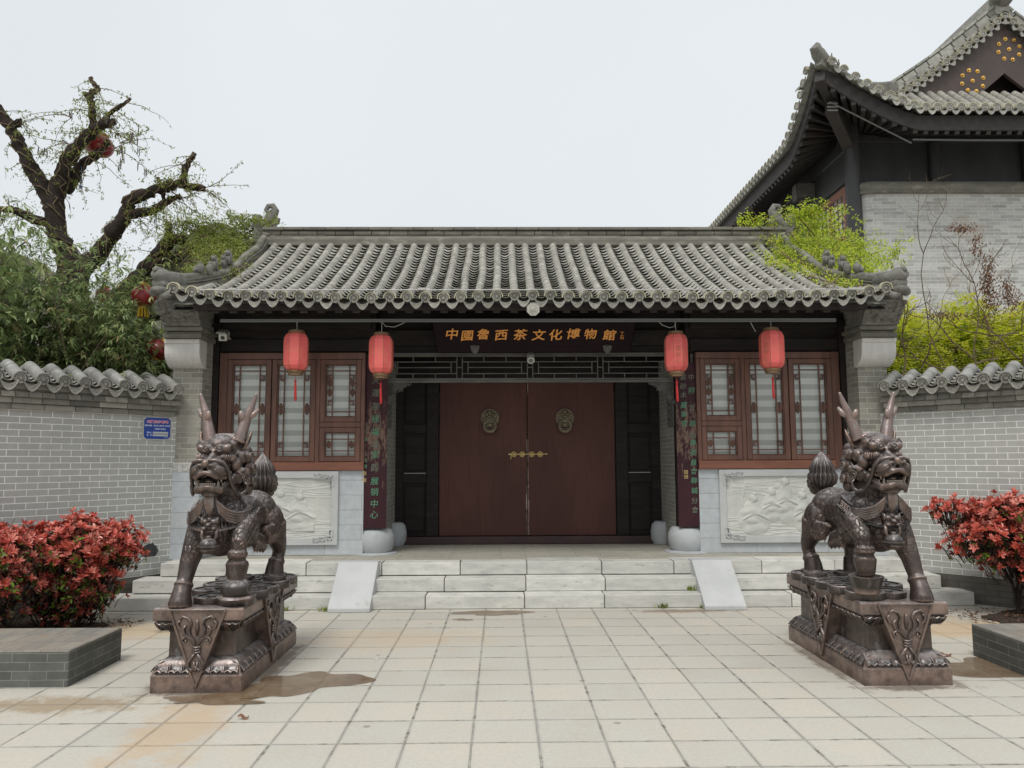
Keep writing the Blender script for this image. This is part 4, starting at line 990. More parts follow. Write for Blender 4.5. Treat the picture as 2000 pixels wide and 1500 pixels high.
# ------------------------------------------------------------------ name board over the door
def signboard():
    b = MB(); c = Vector((XC+.04, 9.74, 2.985))
    root = empty('name_board', c, label='long dark name board with orange-gold Chinese characters above the door', cat='sign')
    ang = math.radians(20)
    up = Vector((0, -math.sin(ang), math.cos(ang))); nrm = Vector((0, -math.cos(ang), -math.sin(ang)))
    H_ = .40; wb, wt = 1.235, 1.29
    mtb = M('dark_maroon_lacquer', (0.012, 0.005, 0.007), (0.018, 0.007, 0.009), 4, 0.5, 0.15, 30, 0.002, spec=.12)
    b.prism([(-wb, 0), (wb, 0), (wt, H_), (-wt, H_)], (0, 0, 0), (1, 0, 0), up, -nrm*.04)
    b.build('board', mtb, root, bevel=.006)
    t = 'ABCDEFGHIJ'; chars = '中國魯西茶文化博物館'
    xs = [-1.055, -.765, -.475, -.175, .14, .45, .70, .99, 1.255-.03, 1.49-.03]
    # measured centres along the board
    px = [190, 335, 490, 655, 835, 1010, 1170, 1335, 1500, 1680]
    rr = random.Random(6); big = []
    for ch, p in zip(chars, px):
        x = (p/4.762+840-979)/1502*9.62-c.x
        me = text_mesh(ch, .156+rr.uniform(-.008, .008), .006, shear=.16, offset=.0022)
        o = link('t', me, None); o.matrix_world = Matrix.Translation(up*(.225+rr.uniform(-.012, .008))+nrm*.006+Vector((x, 0, 0))) @ Matrix((Vector((1, 0, 0)), up, nrm)).transposed().to_4x4() @ Matrix.Rotation(rr.uniform(-.06, .1), 4, 'Z') @ Matrix.Diagonal((1.1, .92, 1, 1))
        big.append(o)
    x = (1806/4.762+840-979)/1502*9.62-c.x
    me = text_mesh('丁\n石', .055, .004, line=.9); o = link('t', me, None); o.matrix_world = Matrix.Translation(up*.215+nrm*.006+Vector((x, 0, 0))) @ Matrix((Vector((1, 0, 0)), up, nrm)).transposed().to_4x4(); big.append(o)
    mb = MB()
    for o in big:
        base = len(mb.v); 
        for v in o.data.vertices: mb.v.append(o.matrix_world @ v.co)
        for p in o.data.polygons: mb.f.append([base+i for i in p.vertices]); mb.a.append(.5)
        bpy.data.objects.remove(o)
    mb.build('lettering', MT['gold'], root, fix=False)
    for x in (-.725, .965):                              # carved supports under the board
        b = MB(); q = Vector((x-.03, -.03, .012)); b.lathe([(0, .03), (.02, .028), (.045, .018), (.055, 0)], 16, q+Vector((0, 0, .03)), (0, -1, 0)); b.ell(q+Vector((-.035, -.01, .055)), (.026, .016, .024)); b.ell(q+Vector((.035, -.01, .055)), (.026, .016, .024)); b.box(q.x-.022, q.x+.022, q.y-.01, q.y+.03, q.z-.035, q.z)
        b.build('support_boss', MT['greywood'], root, angle=50)
signboard()

# ------------------------------------------------------------------ couplet boards
mt, N, L, P = newmat('peeling_maroon_board')
tcw = N.new('ShaderNodeTexCoord').outputs['Object']
base = mixc(N, L, mr(N, L, noise_(N, L, tcw, 3, 4), .35, .65), (0.048, 0.014, 0.020), (0.034, 0.012, 0.017))
sp = N.new('ShaderNodeSeparateXYZ'); L.new(tcw, sp.inputs[0])
n1 = noise_(N, L, mapv(N, L, tcw, 9, 9, 2.2), 3.0, 9, .78)
band = mr(N, L, math_(N, L, 'ABSOLUTE', math_(N, L, 'SUBTRACT', sp.outputs['Z'], 1.15)), .0, .85, .10, -.10)
f = mr(N, L, math_(N, L, 'ADD', n1, band), .55, .60)
base = mixc(N, L, f, base, mixc(N, L, noise_(N, L, tcw, 20, 5), (0.24, 0.17, 0.12), (0.12, 0.06, 0.05)))
L.new(base, P.inputs['Base Color']); P.inputs['Roughness'].default_value = .55; P.inputs['Specular IOR Level'].default_value = .25
L.new(bump_(N, L, f, .4, -.002), P.inputs['Normal'])
MT['peel'] = mt
def couplet(s_, cols, zt, lab, seals):
    cx = XC+s_*1.995+(-.0 if s_ < 0 else .02); root = empty('couplet_board', (cx, 9.80, .77), label=lab, cat='sign board', group=None)
    H_ = zt-.77; b = MB(); hw = .165; K = 8
    fr_, bk = [], []
    def surf(u, z, d=0):     # board bows gently round the column
        return Vector((u*hw, -.06+.035*u*u+d, z))
    zs = [0, .02, H_-.09, H_-.04, H_-.01, H_]
    ws = [1, 1, 1, .93, .80, .6]
    P = [[surf((-1+2*j/K)*ww, z) for j in range(K+1)] for z, ww in zip(zs, ws)]
    ids = b.grid(P); ids2 = b.grid([[p+Vector((0, .022, 0)) for p in row] for row in P])
    for i in range(len(zs)-1):
        b.af([ids[i][0], ids2[i][0], ids2[i+1][0], ids[i+1][0]]); b.af([ids[i][K], ids[i+1][K], ids2[i+1][K], ids2[i][K]])
    for j in range(K): b.af([ids[0][j], ids[0][j+1], ids2[0][j+1], ids2[0][j]]); b.af([ids[-1][j], ids2[-1][j], ids2[-1][j+1], ids[-1][j+1]])
    bo = b.build('board', MT['peel'], root, angle=40)
    for (u, size, items) in cols:
        for mname in ('palelet', 'green'):
            mb = MB()
            for ch, z, mm in items:
                if mm != mname: continue
                me = text_mesh(ch, size, .002, shear=.10, offset=.0006)
                M_ = Matrix.Translation(surf(u, z-.77, -.004)) @ Matrix.Rotation(PI/2, 4, 'X')
                base_ = len(mb.v)
                for v in me.vertices: mb.v.append(M_ @ v.co)
                for p in me.polygons: mb.f.append([base_+i for i in p.vertices]); mb.a.append(.5)
            if mb.v: mb.build('lettering', MT[mname], root, fix=False)
    for (u, z) in seals:
        b = MB(); c = surf(u, z-.77, -.004)
        for (x0, x1, z0, z1) in ((-.022, .022, .016, .022), (-.022, .022, -.022, -.016), (-.022, -.016, -.016, .016), (.016, .022, -.016, .016), (-.006, .006, -.008, .008)):
            b.box(c.x+x0, c.x+x1, c.y-.002, c.y+.003, c.z+z0, c.z+z1)
        b.build('seal_mark', MT['brass'], root)
zpx = lambda py: 1.6+(901-py)*9.78/1502.0
def ys(seq, px0, sc, chars, mats):
    return [(ch, zpx(px0+y/sc), m_) for ch, y, m_ in zip(chars, seq, mats)]
G, F_ = 'green', 'palelet'
couplet(-1, [(.12, .105, ys([265, 370, 480, 580, 685, 790, 870, 970, 1080, 1165, 1260, 1345], 680, 4.167, '天運茶樣福嘆家韵展销中心', [F_, F_, F_, G, G, F_, G, F_, G, G, G, G])),
             (-.62, .055, ys([620, 680, 745, 860, 910, 960], 680, 4.167, '己丑年文化書', [F_, F_, G, F_, G, G]))], 2.93,
        'peeling maroon board with one column of Chinese characters, left of the doors', [(-.66, zpx(923)), (-.66, zpx(936))])
couplet(1, [(.18, .085, ys([245, 355, 495, 625, 725, 780, 860, 940, 1010, 1085, 1165, 1245, 1320], 680, 4.167, '中國宜興陶專委員會聊城分會', [F_, G, F_, G, F_, G, G, G, G, G, G, F_, F_])),
            (-.45, .085, ys([245, 320, 390, 475, 550, 625], 680, 4.167, '紫砂水藏鑒賞', [F_, F_, F_, G, G, G]))], 2.85,
        'badly peeled maroon board with two columns of Chinese characters, right of the doors', [(-.4, zpx(923)), (-.4, zpx(932))])

# ------------------------------------------------------------------ lanterns
def lantern(name, loc, r, h, label, group, text=None, rot=0, pole=.2, tassel=True, lean=0, seed=0, k8=8, cat='lantern'):
    root = empty(name, loc, rot, label, cat, group)
    b = MB(); prof_ = [(.60, 0), (.82, .045), (.96, .13), (1, .25), (1, .75), (.96, .87), (.82, .955), (.60, 1)]
    rr = random.Random(seed); K = k8; rings = []
    for q, t in prof_: rings.append([b.av((r*q*math.cos(2*PI*(j+.5)/K), r*q*math.sin(2*PI*(j+.5)/K), -h+h*t)) for j in range(K)])
    vs = [rr.random() for _ in range(K)]
    for a in range(len(rings)-1):
        for j in range(K): b.cur = vs[j]; b.af([rings[a][j], rings[a][(j+1) % K], rings[a+1][(j+1) % K], rings[a+1][j]])
    bo = b.build('cloth_body', MT['lred'], root)
    b = MB()
    for j in range(K): b.tube([(r*q*1.004*math.cos(2*PI*(j+.5)/K), r*q*1.004*math.sin(2*PI*(j+.5)/K), -h+h*t) for q, t in prof_], .0022, 4, cap=False)
    b.build('ribs', MT['lring'], root)
    b = MB(); b.lathe([(r*.60, -.004), (r*.66, .0), (r*.66, .012), (r*.62, .018), (r*.62, .03), (r*.3, .03)], 16); b.build('top_band', MT['lring'], root, angle=50)
    b = MB(); b.lathe([(r*.3, -h-.055), (r*.56, -h-.055), (r*.56, -h-.035), (r*.63, -h-.03), (r*.68, -h-.012), (r*.62, -h+.004)], 16); b.build('bottom_band', MT['lring'], root, angle=50)
    b = MB(); b.tube([(0, 0, .02), (.004, 0, pole*.5), (0, 0, pole)], .004, 6); b.ell((0, 0, pole), .012, n=6, m=4); b.build('hanging_wire', MT['wire'], root)
    if tassel:
        b = MB(); b.tube([(0, 0, -h-.05), (0, 0, -h-.12)], .003, 5); b.ell((0, 0, -h-.125), (.016, .016, .02), n=8, m=6); b.build('tassel_knot', MT['tassel'], root)
        b = MB(); b.tube([(0, 0, -h-.135), (0, 0, -h-.18), (.004, 0, -h-.33), (.006, 0, -h-.36)], [.009, .013, .016, .010], 10); b.build('tassel', MT['tassel'], root, angle=50)
    if text:
        mb = MB(); n = len(text)
        for k, ch in enumerate(text):
            me = text_mesh(ch, h*.15, .001); ang = -PI/2+2*PI*text_dir/K
            M_ = Matrix.Rotation(ang+PI/2, 4, 'Z') @ Matrix.Translation((0, -r*math.cos(PI/K)*1.0-.004, -h*(.24+.175*k))) @ Matrix.Rotation(PI/2, 4, 'X'); base_ = len(mb.v)
            for v in me.vertices: mb.v.append(M_ @ v.co)
            for p in me.polygons: mb.f.append([base_+i for i in p.vertices]); mb.a.append(.5)
        mb.build('lettering', MT['fadedgold'], root, fix=False)
    return root
MT['fadedgold'] = M('faded_gold_print', (0.55, 0.22, 0.12), (0.50, 0.10, 0.07), 60, 0.5, 0)
text_dir = 0
LZ = 3.262
GRP = 'red cloth lanterns hanging under the eave'
for (cx, zt, w_, h, lab, text, tdir, rot, sd_) in (
    (-2.44, 3.13, .148, .45, 'faded pink-red cloth lantern hanging in front of the left window', None, 0, 0.10, 1),
    (-1.43, 3.10, .146, .46, 'orange-red cloth lantern hanging over the left couplet board', None, 0, -.05, 2),
    (2.093, 3.11, .140, .455, 'red cloth lantern printed with gold characters over the right couplet board', '天運茶社', 0, -.02, 3),
    (3.245, 3.15, .146, .46, 'red cloth lantern hanging in front of the right window', '天運茶社', -1, -.05, 4)):
    text_dir = tdir
    lantern('red_lantern', (cx, 9.10, zt), w_, h, lab, GRP, text, rot, LZ-zt, True, 0, sd_)

# cables near the lanterns
def cable(pts, lab, r_=.004, name='cable', cat='cable', mat='wire'):
    b = MB(); b.tube(pts, r_, 5); o = b.build(name, MT[mat]); tag(o, lab, cat); return o
cable([(-1.43, 9.08, 3.27), (-1.38, 9.08, 3.21), (-1.27, 9.08, 3.20), (-1.18, 9.06, 3.235), (-1.13, 9.04, 3.26)], 'short pale cable looped above the lantern left of the name board')
cable([(1.86, 9.06, 3.28), (1.93, 9.08, 3.22), (2.02, 9.08, 3.185), (2.08, 9.08, 3.20), (2.09, 9.08, 3.25)], 'pale cable looped above the lantern right of the name board')
cable([(2.98, 9.06, 3.27), (3.02, 9.08, 3.20), (3.06, 9.1, 3.14)], 'thin cable hanging beside the lantern at the right window')

# ------------------------------------------------------------------ cameras and eave lamp
root = empty('security_camera', (-3.43, 9.40, 3.14), label='small white bullet camera on the dark wall beside the left pier', cat='camera')
b = MB(); b.bar((0, .12, .05), (.045, -.11, -.03), .095, .085); b.bar((-.02, .10, .10), (.03, -.14, .02), .11, .012); b.build('housing', MT['whiteplastic'], root, bevel=.012, seg=3)
b = MB(); b.lathe([(0, .004), (.02, .004), (.024, 0)], 16, (.046, -.115, -.034), (.19, -.93, -.3)); b.lathe([(0, .004), (.008, .004), (.009, 0)], 10, (.030, -.112, .0), (.19, -.93, -.3)); b.lathe([(0, .004), (.008, .004), (.009, 0)], 10, (.062, -.112, .0), (.19, -.93, -.3)); b.build('lens', MT['black'], root)
b = MB(); b.tube([(0, .12, .05), (-.03, .25, .03), (-.03, .36, .03)], .014, 8); b.build('mount', MT['whiteplastic'], root)
root = empty('bullet_camera', (XC-.0, 9.90, 2.93), label='beige bullet camera fixed at the middle of the lattice transom', cat='camera')
b = MB(); b.tube([(0, .0, .03), (0, -.10, -.05)], [.042, .042], 20); b.tube([(0, -.0, .045), (0, -.12, -.045)], [.048, .048], 20, flat=.9); b.build('housing', MT['whiteplastic'], root, angle=40)
b = MB(); b.lathe([(0, .002), (.028, .003), (.030, 0)], 20, (0, -.122, -.047), (0, -.8, -.6)); b.build('lens', MT['steel'], root)
b = MB(); b.box(-.03, .03, -.02, .04, .04, .075); b.build('mount', MT['whiteplastic'], root)
root = empty('eave_floodlight', (XC-.015, EY-.11, EZ-.155), label='white octagonal lamp fixed at the middle of the eave', cat='lamp')
b = MB(); b.lathe([(.0, .0), (.066, .0), (.074, .006), (.078, .0), (.078, -.03), (.06, -.05)], 8, (0, 0, 0), (0, -1, -.1)); b.build('housing', MT['whiteplastic'], root)
b = MB()
for k in range(8):
    t = 2*PI*(k+.5)/8; b.bar((math.cos(t)*.048, -.004, math.sin(t)*.048), (math.cos(t+PI/4)*.048, -.004, math.sin(t+PI/4)*.048), .006, .006)
b.lathe([(0, .012), (.03, .008), (.035, 0)], 12, (0, 0, 0), (0, -1, -.1)); b.build('lamp_cover', MT['lampcover'], root)
# ------------------------------------------------------------------ courtyard side walls
def court_wall(name, P0, ang, sg, zc, label, ln, mt_off):
    """local frame: X runs away from the gatehouse, outward side is sg*Y"""
    root = empty(name, (P0[0], P0[1], 0), ang, label, 'wall')
    def O(o0, o1): return (min(sg*o0, sg*o1), max(sg*o0, sg*o1))
    rr = random.Random(17+sg)
    b = MB(); y0, y1 = O(0, -.30); b.box(-.6, ln, y0, y1, .30, zc); W_ = b.build('brick_wall', MT['wallbrick'], root)
    b = MB(); y0, y1 = O(.018, -.32); b.box(.0, ln, y0, y1, -.02, .30); b.build('wall_foot', MT['basebrick'], root)
    b = MB()
    for (o_, za, zb, l) in ((.045, zc, zc+.058, .30), (.085, zc+.061, zc+.119, .29)):
        y0, y1 = O(o_, -.36); x = .0
        while x < ln:
            w_ = l*rr.uniform(.92, 1.08); b.cur = min(1, max(0, rr.gauss(.6, .35))); b.box(x+.0025, min(x+w_, ln)-.0025, y0, y1, za+rr.gauss(0, .0012), zb); x += w_
    x = -.02                                            # slanting sawtooth course
    while x < ln:
        b.cur = min(1, max(0, rr.gauss(.35, .35)))
        b.prism([(x, 0), (x+.125, 0), (x+.125+.012, .055), (x+.012, .055)], (0, sg*.13, zc+.122), (1, 0, 0), (0, 0, 1), (0, -sg*.3, 0)); x += .129
    b.cur = .5; y0, y1 = O(.10, -.40); b.box(0, ln, y0, y1, zc+.120, zc+.21)
    b.build('brick_cornice', MT['cornice'], root, bevel=.004)
    cov = MB(); pan = MB(); end = MB(); dr = MB(); rim = MB(); sp = .213; n = int(ln/sp)
    out_ = Vector((0, sg, 0)); rv = Vector((1, 0, 0))
    arc = [(.185, .315), (.10, .345), (.02, .385), (-.06, .43), (-.13, .462), (-.20, .462), (-.27, .42), (-.34, .36), (-.40, .32)]
    for i in range(n):
        x = .07+i*sp; jz = rr.gauss(0, .003)
        path = [Vector((x, sg*o_, zc+h+jz)) for o_, h in arc]
        cover_row(cov, path, rv, .064, .24, rr, 9)
        end.cur = rr.random(); tile_end(end, rim, (x, sg*.19, zc+.305+jz), rv, (0, sg, -.1), (0, sg*.1, 1), .056); rim.cur = .3
        x2 = x+sp/2; p2 = [Vector((x2, sg*o_, zc+h-.035)) for o_, h in arc]
        pan_row(pan, p2, rv, .17, .085, rr); dr.cur = rr.random()
        drip(dr, (x2, sg*.205, zc+.262+rr.gauss(0, .003)), rv, (0, sg, -.1), (0, sg*.1, 1), .17, .088)
    b = MB(); b.cur = .3
    b.prism([(.15, .20), (.155, .255), (.02, .35), (-.13, .42), (-.22, .42), (-.38, .30), (-.38, .20)], (0, 0, zc), (0, sg, 0), (0, 0, 1), (ln, 0, 0)); b.build('coping_core', MT['cornice'], root)
    C_ = cov.build('coping_tiles', MT['tile2'], root, fix=False, angle=60)
    pan.build('pan_tiles', MT['pan'], C_, fix=False, angle=60); [m_.build('round_tile_end', MT['tileend'], C_, fix=False, angle=40) for m_ in end.islands()]
    [m_.build('drip_tile', MT['tileend'], C_, fix=False, angle=40) for m_ in dr.islands()]; [m_.build('tile_end_rim', MT['tileend'], C_, fix=False, angle=60) for m_ in rim.islands()]
    return root
MT['cornice'] = M('cornice_brick', (0.27, 0.26, 0.225), (0.20, 0.195, 0.17), 9, 0.9, 0.6, 45, 0.005, var=0.45, c3=(0.35, 0.335, 0.29), t3=(0.6, 0.75), s3=8)
MT['tile2'] = M('grey_coping_tile', (0.27, 0.265, 0.25), (0.19, 0.188, 0.178), 6, 0.75, 0.5, 60, 0.004, var=0.22, c3=(0.42, 0.42, 0.40), t3=(0.56, 0.68), s3=9)
WL = court_wall('courtyard_wall', (-3.97, 9.36), math.atan2(-.802, -.597), 1, 2.155, 'grey brick courtyard wall with tiled coping left of the gatehouse', 6.0, 0)
WR = court_wall('courtyard_wall', (4.71, 9.34), math.atan2(-.745, .667), -1, 2.172, 'grey brick courtyard wall with tiled coping right of the gatehouse', 6.0, 0)
# unpointed end strip and black patch low on the left wall
b = MB(); rr = random.Random(5); pts = [(.23+.10*math.cos(2*PI*k/30)*(1+rr.uniform(-.1, .1)), .575+.085*math.sin(2*PI*k/30)*(1+rr.uniform(-.12, .22 if k < 15 else .02))) for k in range(30)]
pts = [(x, max(z, .51)) for x, z in pts]
b.prism(pts, (0, .001, 0), (1, 0, 0), (0, 0, 1), (0, .003, 0)); b.build('dark_patch', M('tarry_patch', (.03, .035, .035), (.05, .055, .055), 20, .8, .8, 50, .006), WL)
# blue notice plate
def plate():
    root = empty('notice_plate', (0, 0, 0), label='small blue notice plate with red title high on the left courtyard wall', cat='notice')
    a = Vector((-.597, -.802, 0)).normalized(); P = Vector((-3.97, 9.36, 0)); n = Vector((.802, -.597, 0)).normalized()
    # right edge px 334, left edge px 279 -> distance along the wall
    root.location = P + a*.205 + n*.012 + Vector((0, 0, 2.005)); root.rotation_euler = (0, 0, math.atan2(.802, .597))
    wx, hz = .355, .275
    b = MB(); c = .03
    b.box(-wx/2, wx/2, 0, .006, -hz/2, hz/2); b.build('white_plate', MT['whiteplastic'], root, bevel=.002)
    b = MB(); w2, h2 = wx/2-.014, hz/2-.012
    b.prism([(-w2+c, -h2), (w2-c, -h2), (w2-.006, -h2+c-.006), (w2, -h2+c), (w2, h2-c), (w2-c, h2), (-w2+c, h2), (-w2, h2-c), (-w2, -h2+c)], (0, -.002, 0), (1, 0, 0), (0, 0, 1), (0, .002, 0))
    b.build('blue_field', M('blue_enamel', (.012, .05, .30), (.015, .06, .34), 5, .35, 0), root)
    b = MB(); b.box(-.055, .135, -.004, 0, -.062, -.040); b.box(-.055, .135, -.004, 0, -.092, -.070); b.build('blank_strips', M('pale_strip', (.50, .52, .50), None, 5, .5, 0), root)
    wt = M('white_paint', (.62, .70, .85), None, 5, .5, 0); rd = M('red_paint', (.75, .10, .18), None, 5, .5, 0)
    put_text('lettering', '文明门前五包责任牌', .036, wt, root, (.0, -.0035, .075), extr=.0004, offset=.0025, sp=.62)
    put_text('lettering', '文明门前五包责任牌', .036, rd, root, (.0, -.0045, .075), extr=.0004, offset=.0004, sp=.62)
    put_text('lettering', '责任内容：包卫生 包绿化 包秩序', .0215, wt, root, (.0, -.0035, .030), extr=.0004, offset=.0006)
    put_text('lettering', '包设施 包安全', .0215, wt, root, (.035, -.0035, -.008), extr=.0004, offset=.0006)
    put_text('lettering', '责任人', .021, wt, root, (-.097, -.0035, -.052), extr=.0004, offset=.0006)
    put_text('lettering', '电　话', .021, wt, root, (-.097, -.0035, -.082), extr=.0004, offset=.0006)
    put_text('lettering', '文明办宣', .012, wt, root, (.11, -.0035, -.108), extr=.0004)
plate()

# ------------------------------------------------------------------ low brick blocks
def block(x0, x1, y0, y1, label):
    root = empty('brick_block', ((x0+x1)/2, (y0+y1)/2, 0), label=label, cat='brick block')
    hx, hy = (x1-x0)/2, (y1-y0)/2
    b = MB(); b.box(-hx, hx, -hy, hy, -.02, .25); b.build('brick_sides', MT['blockside'], root, bevel=.006)
    b = MB(); b.box(-hx+.002, hx-.002, -hy+.002, hy-.002, .2, .2545); b.build('brick_top', MT['blocktop'], root, bevel=.004)
block(-5.2, -3.118, 5.75, 6.53, 'low dark grey brick block on the paving left of the left bronze plinth')
block(3.865, 6.0, 5.66, 6.45, 'low dark grey brick block on the paving right of the right bronze plinth')
# loose things lying on the paving
for (x, y, s_, mtn, lab) in ((-1.62, 5.02, .035, 'dryleaf', 'small rusty brown leaf on the paving in front of the left plinth'), (-1.47, 6.62, .03, 'pod', None), (3.62, 6.42, .05, 'dryleaf', 'dead leaf in the wet patch beside the right brick block'), (4.07, 5.75, .03, 'whiteplastic', 'white scrap in the wet patch beside the right brick block')):
    if not lab: continue
    b = MB(); b.cur = .7; n_ = 6
    P = [[(x+s_*(-1+2*i/n_), y+s_*.35*(-1+2*j/3)*(1-(-1+2*i/n_)**2)**.5, .010+.012*math.sin(i*1.1)+.004*j) for j in range(4)] for i in range(n_+1)]
    b.grid(P); tag(b.build('fallen_leaf' if mtn != 'whiteplastic' else 'paper_scrap', MT[mtn], fix=False), lab, 'leaf' if mtn != 'whiteplastic' else 'litter')
# coin-like white spot on the paving
b = MB(); b.lathe([(0, .008), (.022, .008), (.026, .002)], 14, (-1.02, 6.47, 0)); tag(b.build('bottle_cap', MT['whiteplastic']), 'tiny white cap lying on the paving between the plinths', 'bottle cap')

# ------------------------------------------------------------------ bronze
def bronze(name, base1, base2, edge, scales=False, dust=.5):
    mt, N, L, P = newmat(name)
    tc = N.new('ShaderNodeTexCoord').outputs['Object']; ge = N.new('ShaderNodeNewGeometry')
    col = mixc(N, L, mr(N, L, noise_(N, L, tc, 7, 6, .6), .35, .65), base1, base2)
    pt = mr(N, L, ge.outputs['Pointiness'], *( (.51, .57) if scales else (.535, .65)))
    wear = math_(N, L, 'MULTIPLY', pt, mr(N, L, noise_(N, L, tc, 9, 6, .7), .35, .6, .25, 1))
    col = mixc(N, L, math_(N, L, 'MULTIPLY', mr(N, L, noise_(N, L, tc, 11, 8, .75), .56, .72), .28), col, edge)
    col = mixc(N, L, wear, col, edge)
    cav = mr(N, L, ge.outputs['Pointiness'], .42, .49, .85, 0)            # near-black in the hollows of the casting
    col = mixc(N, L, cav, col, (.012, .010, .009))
    col = mixc(N, L, mr(N, L, noise_(N, L, mapv(N, L, tc, 1, 1, .35), 16, 8, .75), .54, .68, 0, dust*(.55 if scales else 1)), col, (.23, .215, .21))
    sp = N.new('ShaderNodeSeparateXYZ'); L.new(ge.outputs['Normal'], sp.inputs[0]); so_ = N.new('ShaderNodeSeparateXYZ'); L.new(tc, so_.inputs[0])
    up_ = math_(N, L, 'MULTIPLY', mr(N, L, sp.outputs['Z'], .30, .9), mr(N, L, noise_(N, L, tc, 20, 8, .7), .36, .60, 0, dust))
    col = mixc(N, L, up_, col, (.50, .47, .47))                           # dust and droppings on the tops, with pale highlights painted in
    L.new(col, P.inputs['Base Color']); P.inputs['Metallic'].default_value = .5
    L.new(mr(N, L, noise_(N, L, tc, 25, 6), .3, .7, .27, .48), P.inputs['Roughness'])
    nb = bump_(N, L, noise_(N, L, tc, 45, 8, .7), .35, .005)
    if scales:
        v1 = N.new('ShaderNodeTexVoronoi'); v1.feature = 'DISTANCE_TO_EDGE'; v1.inputs['Scale'].default_value = 21; L.new(mapv(N, L, tc, 1, .8, 1), v1.inputs['Vector'])
        v2 = N.new('ShaderNodeTexVoronoi'); v2.inputs['Scale'].default_value = 21; L.new(mapv(N, L, tc, 1, .8, 1), v2.inputs['Vector'])
        hgt = math_(N, L, 'SUBTRACT', mr(N, L, v1.outputs['Distance'], 0, .10), math_(N, L, 'MULTIPLY', v2.outputs['Distance'], .5))
        msk = math_(N, L, 'MULTIPLY', mr(N, L, so_.outputs['Z'], .30, .38), mr(N, L, so_.outputs['Z'], .72, .86, 1, 0))
        nb = bump_(N, L, math_(N, L, 'MULTIPLY', hgt, msk), .6, .012, nb)
        swr = N.new('ShaderNodeTexWave'); swr.wave_type = 'RINGS'; swr.inputs['Scale'].default_value = 9; swr.inputs['Distortion'].default_value = 5; L.new(tc, swr.inputs['Vector'])
    L.new(nb, P.inputs['Normal'])
    return mt
MT['bronze'] = bronze('dark_cast_bronze', (.052, .043, .039), (.028, .024, .023), (.28, .20, .165), False, .75)
MT['scaled'] = bronze('scaled_cast_bronze', (.088, .062, .053), (.045, .034, .030), (.46, .31, .24), True, .55)
MT['bronzetop'] = bronze('weathered_bronze_horn', (.22, .16, .145), (.14, .10, .09), (.50, .36, .30), False, 1.0)
MT['tooth'] = M('stained_tooth', (.30, .26, .21), (.18, .14, .11), 30, .5, .2, 50, .002)

